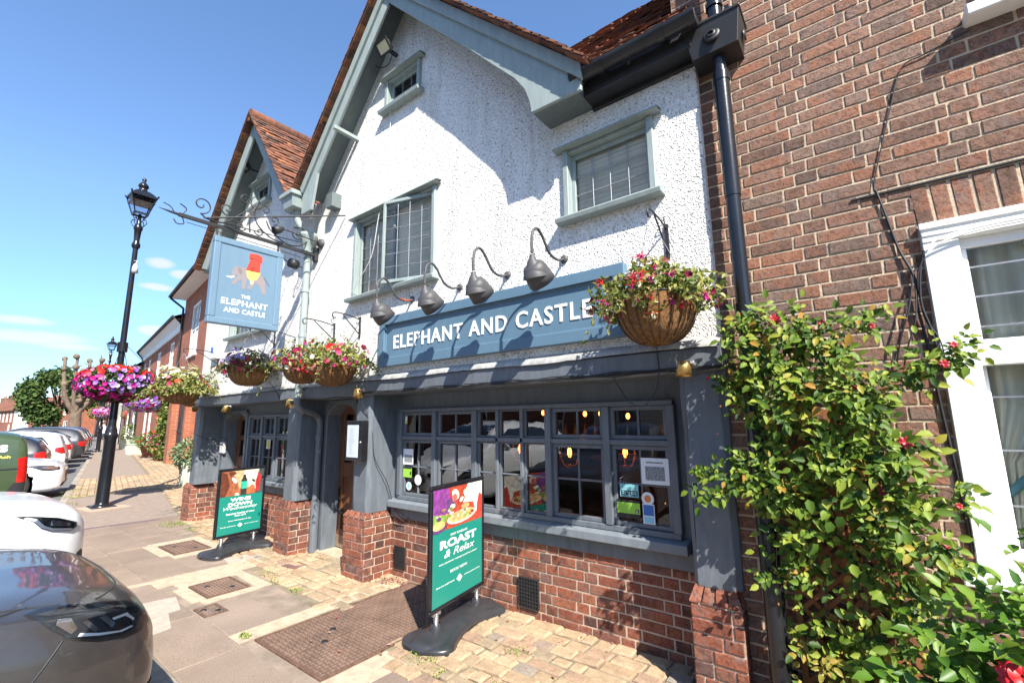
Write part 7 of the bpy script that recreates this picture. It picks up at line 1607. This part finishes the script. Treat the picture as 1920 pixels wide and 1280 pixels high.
    for (s_, wd, hh, pots) in chim:
        c_ = MB(); dd = .45; yc = -depth/2; z0 = H_+depth/2*rp-.8; z1 = z0+.8+hh
        for (x0, x1, o0, o1, za, zb_) in ((s_-wd/2,s_+wd/2,yc-dd,yc+dd,z0,z1),(s_-wd/2-.06,s_+wd/2+.06,yc-dd-.06,yc+dd+.06,z1-.22,z1-.08)):
            c_.add([F(x0,o0,za),F(x1,o0,za),F(x1,o1,za),F(x0,o1,za),F(x0,o0,zb_),F(x1,o0,zb_),F(x1,o1,zb_),F(x0,o1,zb_)], [(0,3,2,1),(4,5,6,7),(0,1,5,4),(1,2,6,5),(2,3,7,6),(3,0,4,7)])
        co = c_.build('chimney', wallm if wallm in (B1, B2, B3) else B2, ro_)
        for k in range(pots): c_ = MB(); c_.lathe([(.12,0),(.10,.05),(.10,.35),(.13,.38),(.13,.42)], V(F(s_-wd/2+wd*(k+.5)/pots, yc, z1)), n=10); c_.build('chimney_pot', simple('terracotta_pot', (.34,.12,.06), .8, var=.15) if 'terracotta_pot' not in MATS else MATS['terracotta_pot'], t)
    return t
facade_thing('brick_house', 'orange brick house with a tall pale window and deep white eaves, first beyond the pub', .2, 14.9, 7.15, B1, [(11.3,12.9,4.25,6.4),(5,6.2,4.25,6.4),(12.0,12.9,.0,.02)][:2], [(2,3,0,2.1)], pipes=(14.8,), eave=.55)
facade_thing('brick_house', 'red brick house with a white cornice, second beyond the pub', 14.95, 29.2, 6.3, B1, [(16.9,18.0,4.05,5.45),(21.2,22.3,4.05,5.45),(25.3,26.3,4.05,5.45),(27.6,28.5,4.05,5.45),(16.6,17.8,.9,2.5),(22.3,23.3,.75,2.5),(24.3,25.3,.75,2.5)], [(19.2,20.2,0,2.2)], cornice=True, roofm=M_SLT, pipes=(29.0,), rp=.5, chim=((20,.9,1.0,3),))
facade_thing('terraced_house', 'brown brick terraced house with white ground floor windows', 29.25, 40, 5.5, B2, [(31,32,3.6,4.8),(34.5,35.5,3.6,4.8),(38,39,3.6,4.8),(30.5,32,.8,2.4),(34.6,36,.8,2.4)], [(37.2,38.1,0,2.1)], pipes=(33.4,39.9), chim=((35,.9,1,2),))
facade_thing('terraced_house', 'white fronted terraced house with a porch beyond the brown brick one', 40.05, 50, 5.1, M_CREAM, [(42,43,3.3,4.4),(46,47,3.3,4.4),(41.4,43.6,.7,2.4),(46,48,.7,2.4)], [(44.5,45.4,0,2.1)], pipes=(49.8,))
facade_thing('terraced_house', 'red brick terraced house half hidden behind the street lamp', 50.05, 64, 5.8, B3, [(52,53,3.9,5.2),(56,57,3.9,5.2),(60,61,3.9,5.2),(52,53.4,.8,2.5),(56,57.4,.8,2.5)], [(62,63,0,2.2)], pipes=(58,), chim=((57,1,1.2,3),))
facade_thing('terraced_house', 'far brick house with a pale signboard near the big tree', 64.05, 84, 5.2, B2, [(66,67,3.5,4.6),(71,72,3.5,4.6),(77,78,3.5,4.6),(66,68,.8,2.4),(73,75,.8,2.4)], [(70,71,0,2.1)], chim=((74,1,1.2,2),))
facade_thing('terraced_house', 'farthest brown terraced house at the end of the street', 84.05, 90, 5.6, B3, [(86,87.2,3.6,4.9)], [(88,89,0,2.1)])
sbd = thing('shop_sign', 'pale blue signboard on the far brick houses', 'sign', W8(66,.1,2.6)); b = MB(); b.add([W8(65.5,.12,2.5),W8(69.5,.12,2.5),W8(69.5,.12,3.5),W8(65.5,.12,3.5),W8(65.5,.02,2.5),W8(69.5,.02,2.5),W8(69.5,.02,3.5),W8(65.5,.02,3.5)], [(0,1,2,3),(0,4,5,1),(3,2,6,7),(1,5,6,2),(0,3,7,4)]); b.build('board', simple('pale_blue_sign', (.50,.62,.66), .5, var=.03), sbd)
# alley gate with brick pier
gt = thing('alley_gate', 'tall black timber gate between the pub and the orange brick house', 'gate', W8(11,.05,0)); b = MB()
for i in range(16): 
    s_ = 10.55+i*.17; b.add([W8(s_,.06,.03),W8(s_+.16,.06,.03),W8(s_+.16,.06,2.62),W8(s_,.06,2.62),W8(s_,.02,.03),W8(s_+.16,.02,.03),W8(s_+.16,.02,2.62),W8(s_,.02,2.62)], [(0,1,2,3),(1,5,6,2),(0,3,7,4),(3,2,6,7)])
b.build('boards', M_BLACKM, gt); b = MB(); b.add([W8(10.55,.09,1.25),W8(13.2,.09,1.25),W8(13.2,.09,1.38),W8(10.55,.09,1.38)], [(0,1,2,3)]); b.build('rail', M_BLACKM, gt); b = MB(); b.add([W8(12.85,.11,1.3),W8(13.05,.11,1.3),W8(13.05,.11,1.75),W8(12.85,.11,1.75)], [(0,1,2,3)]); b.build('letter_box', M_CAME, gt)
pr_ = thing('gate_pier', 'orange brick pier beside the black alley gate', 'pier', W8(13.6,.2,0)); b = MB(); b.prism([(13.28,0),(14.1,0),(14.1,2.72),(13.28,2.72)], P8+N8*.0, U8, (0,0,1), N8*.25) if False else b.add([W8(13.28,.30,0),W8(14.1,.30,0),W8(14.1,.30,2.75),W8(13.28,.30,2.75),W8(13.28,-.05,0),W8(14.1,-.05,0),W8(14.1,-.05,2.75),W8(13.28,-.05,2.75)], [(0,1,2,3),(1,5,6,2),(0,3,7,4),(3,2,6,7)]); b.build('brickwork', B1, pr_)
b = MB(); b.add([W8(10.2,.30,0),W8(10.5,.30,0),W8(10.5,.30,2.7),W8(10.2,.30,2.7),W8(10.2,-.05,0),W8(10.5,-.05,0),W8(10.5,-.05,2.7),W8(10.2,-.05,2.7)], [(0,1,2,3),(1,5,6,2),(0,3,7,4),(3,2,6,7)]); pb = thing('gate_pier', 'narrow brick pier between the black gate and the pub', 'pier', W8(10.3,.2,0)); b.build('brickwork', B1, pb)
# ================================================================ OPPOSITE SIDE OF THE STREET
U9 = V((-cos(R_(8.8)), sin(R_(8.8)), 0)); N9 = V((sin(R_(8.8)), cos(R_(8.8)), 0)); P9 = V((15,-21,0))
def W9(s, o, z): p = P9+U9*s+N9*o; return V((p.x, p.y, z))
opp = [(0,14,B2,'brown brick house across the road at its right end'),(14,26,M_CREAM,'cream house across the road, facing the pub'),(26,40,B3,'red brick house across the road, facing the parked cars'),(40,54,M_CREAM,'cream fronted cottage across the road past the green van')]
for i, (a, b_, m_, lb) in enumerate(opp):
    hh = 4.9+.5*((i*7) % 3); n = 3; wd = (b_-a)/n; ws = [(a+wd*(k+.35), a+wd*(k+.35)+1.0, hh-1.6, hh-.45) for k in range(n)]+[(a+wd*(k+.35), a+wd*(k+.35)+1.1, .8, 2.2) for k in range(n-1)]
    facade_thing('cottage', lb, a+.02, b_-.02, hh, m_, ws, [(b_-2, b_-1.1, 0, 2.0)], frame=W9, depth=8, roofm=M_TILE if i % 2 else None, rp=.75, chim=((a+1.5,1.3,1.1,3 if i % 2 else 2),), gut=False)
A7 = R_(5.5); U7 = V((-cos(A7), -sin(A7), 0)); N7 = V((sin(A7), -cos(A7), 0)); P7 = V((-97,14.3,0))
def W7(s, o, z): p = P7+U7*s+N7*o; return V((p.x, p.y, z))
facade_thing('cottage', 'orange brick cottage where the street bends, right behind the round tree', 4, 35, 5.3, B1, [(9+4.4*k,10.2+4.4*k,3.3,4.9) for k in range(6)]+[(12,14,.8,2.3),(22,24,.8,2.3)], [(18,19,0,2)], frame=W7, depth=8, rp=.6, gut=False)
facade_thing('cottage', 'white cottage in the far row between two red brick ones', 35.05, 46.5, 5.0, M_WH2, [(37,38,3.5,4.4),(43,44,3.5,4.4),(37,38.6,.9,2.2),(43,44.6,.9,2.2)], [(40,41,0,2)], frame=W7, depth=8, rp=.6, gut=False)
facade_thing('cottage', 'red brick cottage with four tall white windows left of the white cottage', 46.55, 60, 4.85, B3, [(48+3.1*k,49.4+3.1*k,2.4,4.3) for k in range(4)]+[(48.5,50,.6,1.9)], [(55,56,0,2)], frame=W7, depth=8, rp=.62, gut=False, chim=((56,2.4,1.7,2),))
facade_thing('cottage', 'farthest brown cottage with big chimneys at the left edge', 60.05, 92, 4.9, B2, [(62+4*k,63.4+4*k,2.6,4.2) for k in range(7)], [(70,71,0,2)], frame=W7, depth=8, rp=.62, gut=False, chim=((71,4.2,1.6,3),(79,3.2,1.2,2)))
# aerial on a chimney
ae = MB(); q = W7(59.0,-4,8.6); ae.tube([q, q+V((0,0,2.2))], .03, 5); ae.tube([q+V((-.6,0,2.1)), q+V((.6,0,2.2))], .02, 4); 
for k in range(4): ae.tube([q+V((-.5+.3*k,-.3,2.1)), q+V((-.5+.3*k,.3,2.1))], .015, 4)
ae.build('television_aerial', M_BLACKM, label='thin television aerial on the far cottage chimney', cat='aerial')
# ================================================================ TREES
def tree(name, label, x, y, h, rx, rz, nl, mat, lsz=.35, crown=True, trunk_r=.35, cz=None, pollard=False):
    t = thing(name, label, 'tree', (x, y, 0)); tk = MB(); cz = cz or h-rz
    base = V((x,y,0)); tops = []
    if pollard:
        bark = simple('grey_brown_bark', (.16,.115,.08), .9, var=.35, nscale=2, bmp=.03, bscale=6)
        q = [base, base+V((0,.1,h*.15)), base+V((.1,0,h*.32))]; tk.tube(smooth_path(q), [trunk_r*1.25,trunk_r*1.1,trunk_r]+[trunk_r*.95]*10, 10)
        for (dx, dy, dz, r) in ((.5,-1.2,.60,.20),(.2,-.4,.64,.17),(.0,.5,.60,.18),(.3,1.2,.60,.20),(-.4,1.6,.48,.15),(.6,.1,.45,.15)):
            P = [base+V((0,0,h*.30)), base+V((dx*.5,dy*.55,h*.42)), base+V((dx,dy*.95,h*(.32+dz*.45))), base+V((dx*1.1,dy*1.15,h*(.33+dz)))]
            sp_ = smooth_path(P, 5); tk.tube(sp_, [r*(1.35-.75*i/len(sp_)) for i in range(len(sp_))], 8)
            for k in range(5): e = sp_[-1-k*2]; tk.blob(e+rdir()*.12, random.uniform(.16,.30), 5, jit=.15)
            for k in range(6): e = sp_[-1-random.randrange(8)]; d = rdir(); d.z = abs(d.z); tk.tube([e, e+d*random.uniform(.3,.8)], [.06,.03], 5)
        tk.build('trunk', bark, t); 
        return t
    tk.tube([base, base+V((0,0,h*.3)), base+V((.1,0,h*.55))], [trunk_r,trunk_r*.7,trunk_r*.4], 8)
    lb = []; 
    for k in range(26): u = rdir(); lb.append((V((x,y,cz))+V((u.x*rx*.72, u.y*rx*.72, u.z*rz*.75)), random.uniform(.22,.40)*rx))
    for c_, r in lb[:14]: tk.tube([base+V((0,0,h*.35)), c_], [trunk_r*.4,.04], 5)
    tk.build('trunk', M_STEMR, t)
    lf = MB()
    for i in range(nl):
        c_, r = random.choice(lb); u = rdir(); p = c_+u*r*random.random()**.35*V((1,1,.8)).length/1.6; s_ = lsz*random.uniform(.6,1.3); leaf(lf, p, rdir(), u+V((0,0,.6))+rdir()*.5, s_, s_*.7, 0)
    lf.build('crown', mat, t); return t
M_TL = leafmat('tree_leaf', [(0,(.025,.05,.012)),(.5,(.055,.10,.022)),(1,(.11,.16,.04))], .2, .6, .2)
tree('pollarded_lime', 'bare pollarded tree trunk standing before the green tree', -62, 6.7, 8.6, 2, 2, 0, None, pollard=True, trunk_r=.48)
tree('leafy_tree', 'dense round green tree behind the pollarded trunk', -84, 8.4, 9.4, 4.2, 3.9, 9000, M_TL, .42, cz=5.3)
tree('distant_tree', 'small pale green treetop above the far roofs at the left', -150, -2, 14, 5, 4, 1500, M_TL, .9)
tree('roadside_tree', 'green roadside tree across the road, right of the brown brick house', 6, -16, 9, 3.2, 3.5, 2500, M_TL, .4)
m = MB(); P = []
for i in range(41): a = R_(60+i*1.6); P.append([(-560*sin(a), 560*cos(a), -5),(-540*sin(a), 540*cos(a), 14+6*sin(i*.7)+3*sin(i*2.1))])
m.grid(P); st(m, 'hills', simple('wooded_hill', (.06,.09,.035), .95, var=.3, nscale=.02))
# ================================================================ PLANTERS ON THE PAVEMENT
M_PL = simple('pale_green_planter_paint', (.42,.47,.38), .6, var=.08); M_TC = simple('terracotta', (.36,.13,.07), .8, var=.15)
def bush(mb, c, r, n, sz, mi=0):
    for i in range(n): u = rdir(); p = V(c)+V((u.x*r[0], u.y*r[1], u.z*r[2]))*random.uniform(.6,1); leaf(mb, p, u+rdir()*.6, u+V((0,0,.7))+rdir()*.4, sz*1.3, sz*.7, mi)
def planter(name, label, x, y, w_, h_, leafm, r, rz=R_(-8), flowers=None, pot=False, n=500, sz=.06, zc=.25):
    t = thing(name, label, 'planter', (x, y, 0), rz); b = MB()
    if pot: b.lathe([(w_*.36,0),(w_*.5,h_*.85),(w_*.55,h_*.86),(w_*.55,h_),(w_*.46,h_),(w_*.44,h_*.8),(0,h_*.8)], n=20); b.build('pot', M_TC, t, world=False)
    else:
        k = w_/2; b.add([(-k*.88,-k*.88,0),(k*.88,-k*.88,0),(k*.88,k*.88,0),(-k*.88,k*.88,0),(-k,-k,h_),(k,-k,h_),(k,k,h_),(-k,k,h_)], [(0,1,5,4),(1,2,6,5),(2,3,7,6),(3,0,4,7),(4,5,6,7)])
        for i in range(7):
            for s_ in (-1, 1): q = -k+.02+i*(2*k-.04)/6; b.bar((q*.88,s_*k*.89,0.01),(q,s_*(k+.004),h_), .018, .014); b.bar((s_*k*.89,q*.88,.01),(s_*(k+.004),q,h_), .014, .018)
        b.box(-k-.02,k+.02,-k-.02,k+.02,h_-.04,h_+.002); b.build('box', M_PL, t, world=False)
    f = MB(); bush(f, (0,0,h_+zc*.6), r, n, sz); f.build('foliage', leafm, t, world=False)
    if flowers is not None:
        f = MB()
        for i in range(60): u = rdir(); u.z = abs(u.z); petunia(f, V((u.x*r[0], u.y*r[1], h_+zc*.6+u.z*r[2]*1.1)), u, .045, flowers)
        f.build('flowers', FL, t, world=False)
M_SG = leafmat('silvery_green_leaf', [(0,(.12,.18,.08)),(.5,(.20,.27,.13)),(1,(.28,.34,.20))])
planter('square_planter', 'square pale green planter of leafy herbs beside the left end of the pub', -14.1, 1.75, .66, .62, M_SG, (.62,.6,.42), n=1500, sz=.07, zc=.3)
t = thing('leafy_shrub', 'fresh green shrub behind the pale planter near the black gate', 'shrub', (-15.1,2.5,0)); f = MB(); bush(f, (-15.1,2.5,.62), (.75,.6,.62), 1500, .09); f.build('foliage', M_LF2, t); f = MB(); f.lathe([(.30,0),(.42,.3),(.45,.32)], (-15.4,2.2,0), n=16); f.build('pot', M_SHADE, t)
planter('flower_pot', 'terracotta pot with dark leaves and pink flowers by the creeper', -24.7, 4.0, 1.0, .55, M_LB, (.8,.7,.5), flowers=0, pot=True, n=700, sz=.09); planter('flower_pot', 'terracotta pot of green leaves and red flowers further along the wall', -28.2, 4.45, 1.0, .55, M_LF2, (.8,.7,.5), flowers=2, pot=True, n=700, sz=.09)
planter('square_planter', 'large low pale green box planter on the pavement far along', -31.2, 4.6, 1.0, .55, M_SG, (.5,.4,.25), n=300, sz=.08); planter('long_planter', 'cream trough planter beyond the pale green box', -38.0, 5.8, 1.1, .6, M_LF2, (.5,.5,.9), n=400, sz=.12)
t = thing('wall_creeper', 'leafy creeper climbing the orange brick house beside the gate pier', 'creeper', W8(15.5,.1,0)); f = MB()
for i in range(2600): s_ = random.gauss(15.6,.42); z_ = random.uniform(.1,2.9); leaf(f, W8(s_, .08+random.random()*.3, z_), rdir(), N8+rdir()*.5+V((0,0,.4)), .14, .10, 0)
f.build('foliage', M_LB, t)
t = thing('hanging_basket', 'violet and pink petunia basket on the orange brick house above the creeper', 'hanging basket', W8(16.2,.7,2.3)); c_ = W8(16.2,.8,2.75); f = MB()
for i in range(900): u = rdir(); leaf(f, c_+V((u.x*.85,u.y*.8,u.z*.6)), u+rdir(), u, .12, .08, 0)
f.build('foliage', M_LB, t); f = MB()
for i in range(420): u = rdir(); petunia(f, c_+V((u.x*.95,u.y*.9,u.z*.68)), u, .075, random.choice([1,1,6,6,3,0]))
f.build('flowers', FL, t)
def far_basket(x, y, z, r, label, cols, n=260):
    t = thing('flower_ring', label, 'flower basket', (x, y, z-r*.5)); f = MB()
    for i in range(n): u = rdir(); leaf(f, V((x,y,z))+V((u.x*r*.9,u.y*r*.9,u.z*r*.5)), u, u, .16, .12, 0)
    f.build('foliage', M_LB, t); f = MB()
    for i in range(n): u = rdir(); petunia(f, V((x,y,z))+V((u.x*r,u.y*r,u.z*r*.55)), u, .10, random.choice(cols))
    f.build('flowers', FL, t)
lp2 = lamp_post(-36.2, 3.9, 'street_lamp', 'second black street lamp far along the pavement', h=6.05); far_basket(-36.2,3.9,2.25,.62,'violet and pink flower ring on the far street lamp',[1,6,0,3])
far_basket(-46,7.6,2.3,.7,'small red and orange basket on the far house wall',[2,2,3])
far_basket(-70,-2.5,2.4,1.0,'far violet basket left of the big tree',[1,6,0])
# ================================================================ PEOPLE FAR DOWN THE PAVEMENT
def person(label, x, y, h, shirt, legs, rz=0, bent=0.0, hair=(.10,.06,.03), arms=((.24,-.02,.95),(-.24,.02,.95)), seat=False):
    t = thing('person', label, 'person', (x, y, 0), rz); k = h/1.75
    vs = []; ed = []; rad = []
    def v_(p, r): vs.append(V(p)*k); rad.append(r*k); return len(vs)-1
    def e(a, b): ed.append((a, b))
    fw = bent
    pel = v_((0,0,.92), .14); wst = v_((0,.02+fw*.15,1.08), .125); ch = v_((0,.03+fw*.40,1.30-fw*.08), .155); nk = v_((0,.02+fw*.58,1.48-fw*.16), .06); hd_ = v_((0,.04+fw*.66,1.60-fw*.20), .085); tp = v_((0,.04+fw*.70,1.70-fw*.22), .070)
    e(pel,wst); e(wst,ch); e(ch,nk); e(nk,hd_); e(hd_,tp)
    for s_ in (1, -1):
        sh = v_((s_*.18,.02+fw*.45,1.42-fw*.12), .062); el_ = v_((s_*.25,-.02+fw*.5,1.16-fw*.2), .043); wr_ = v_((arms[0 if s_ > 0 else 1][0], .08+fw*.6, arms[0 if s_ > 0 else 1][2]-fw*.2), .030); hn = v_((arms[0 if s_ > 0 else 1][0]*1.0, .11+fw*.65, arms[0 if s_ > 0 else 1][2]-.10-fw*.2), .035); e(ch,sh); e(sh,el_); e(el_,wr_); e(wr_,hn)
        st_ = .12*s_; hp = v_((s_*.095,0,.86), .095); kn = v_((s_*.10,st_*.8+.03,.48), .062); an = v_((s_*.10,st_*1.2-.02,.09), .042); to = v_((s_*.10,st_*1.2+.13,.04), .038); e(pel,hp); e(hp,kn); e(kn,an); e(an,to)
    me = bpy.data.meshes.new('body'); me.from_pydata(vs, ed, []); o = bpy.data.objects.new('body', me); C.objects.link(o); o.parent = t
    sk = o.modifiers.new('skin', 'SKIN'); sd_ = me.skin_vertices if me.skin_vertices else None
    if not me.skin_vertices:
        bm = bmesh.new(); bm.from_mesh(me); bm.verts.layers.skin.verify(); bm.to_mesh(me); bm.free()
    for i, r in enumerate(rad): me.skin_vertices[0].data[i].radius = (r, r); me.skin_vertices[0].data[i].use_root = (i == 0)
    sb = o.modifiers.new('subd', 'SUBSURF'); sb.levels = sb.render_levels = 1; 
    m, tt, b = newmat('clothed_figure_'+str(len(MATS))); cc_ = nd(tt, 'ShaderNodeTexCoord'); sx = nd(tt, 'ShaderNodeSeparateXYZ'); tt.links.new(cc_.outputs['Object'], sx.inputs[0])
    r_ = nd(tt, 'ShaderNodeValToRGB'); r_.color_ramp.interpolation = 'CONSTANT'; el = r_.color_ramp.elements
    dv = nd(tt, 'ShaderNodeMath', operation='DIVIDE'); dv.inputs[1].default_value = 2.0*k; tt.links.new(sx.outputs[2], dv.inputs[0]); tt.links.new(dv.outputs[0], r_.inputs[0])
    el[0].position = 0; el[0].color = (.03,.03,.03,1); el[1].position = .04; el[1].color = (*legs,1)
    for p_, c_ in ((.48, shirt), ((1.50-fw*.17)/2, (.50,.28,.20))): q_ = el.new(p_); q_.color = (*c_,1)
    tt.links.new(r_.outputs[0], b.inputs['Base Color']); b.inputs['Roughness'].default_value = .8; me.materials.append(m)
    hb = MB(); hb.blob((0,(.02+fw*.68)*k,(1.665-fw*.21)*k), (.088*k,.10*k,.085*k), 7); hb.build('hair', simple('hair_'+str(len(MATS)), hair, .8, var=.2), t, world=False)
    return t
person('person in a white shirt and dark trousers standing behind the street lamp', -43.0, 5.3, 1.78, (.70,.72,.76), (.03,.035,.06), R_(20))
person('person in a white top bending forward near the cream trough planter', -40.5, 6.1, 1.70, (.72,.70,.66), (.60,.58,.52), R_(-60), bent=.75)
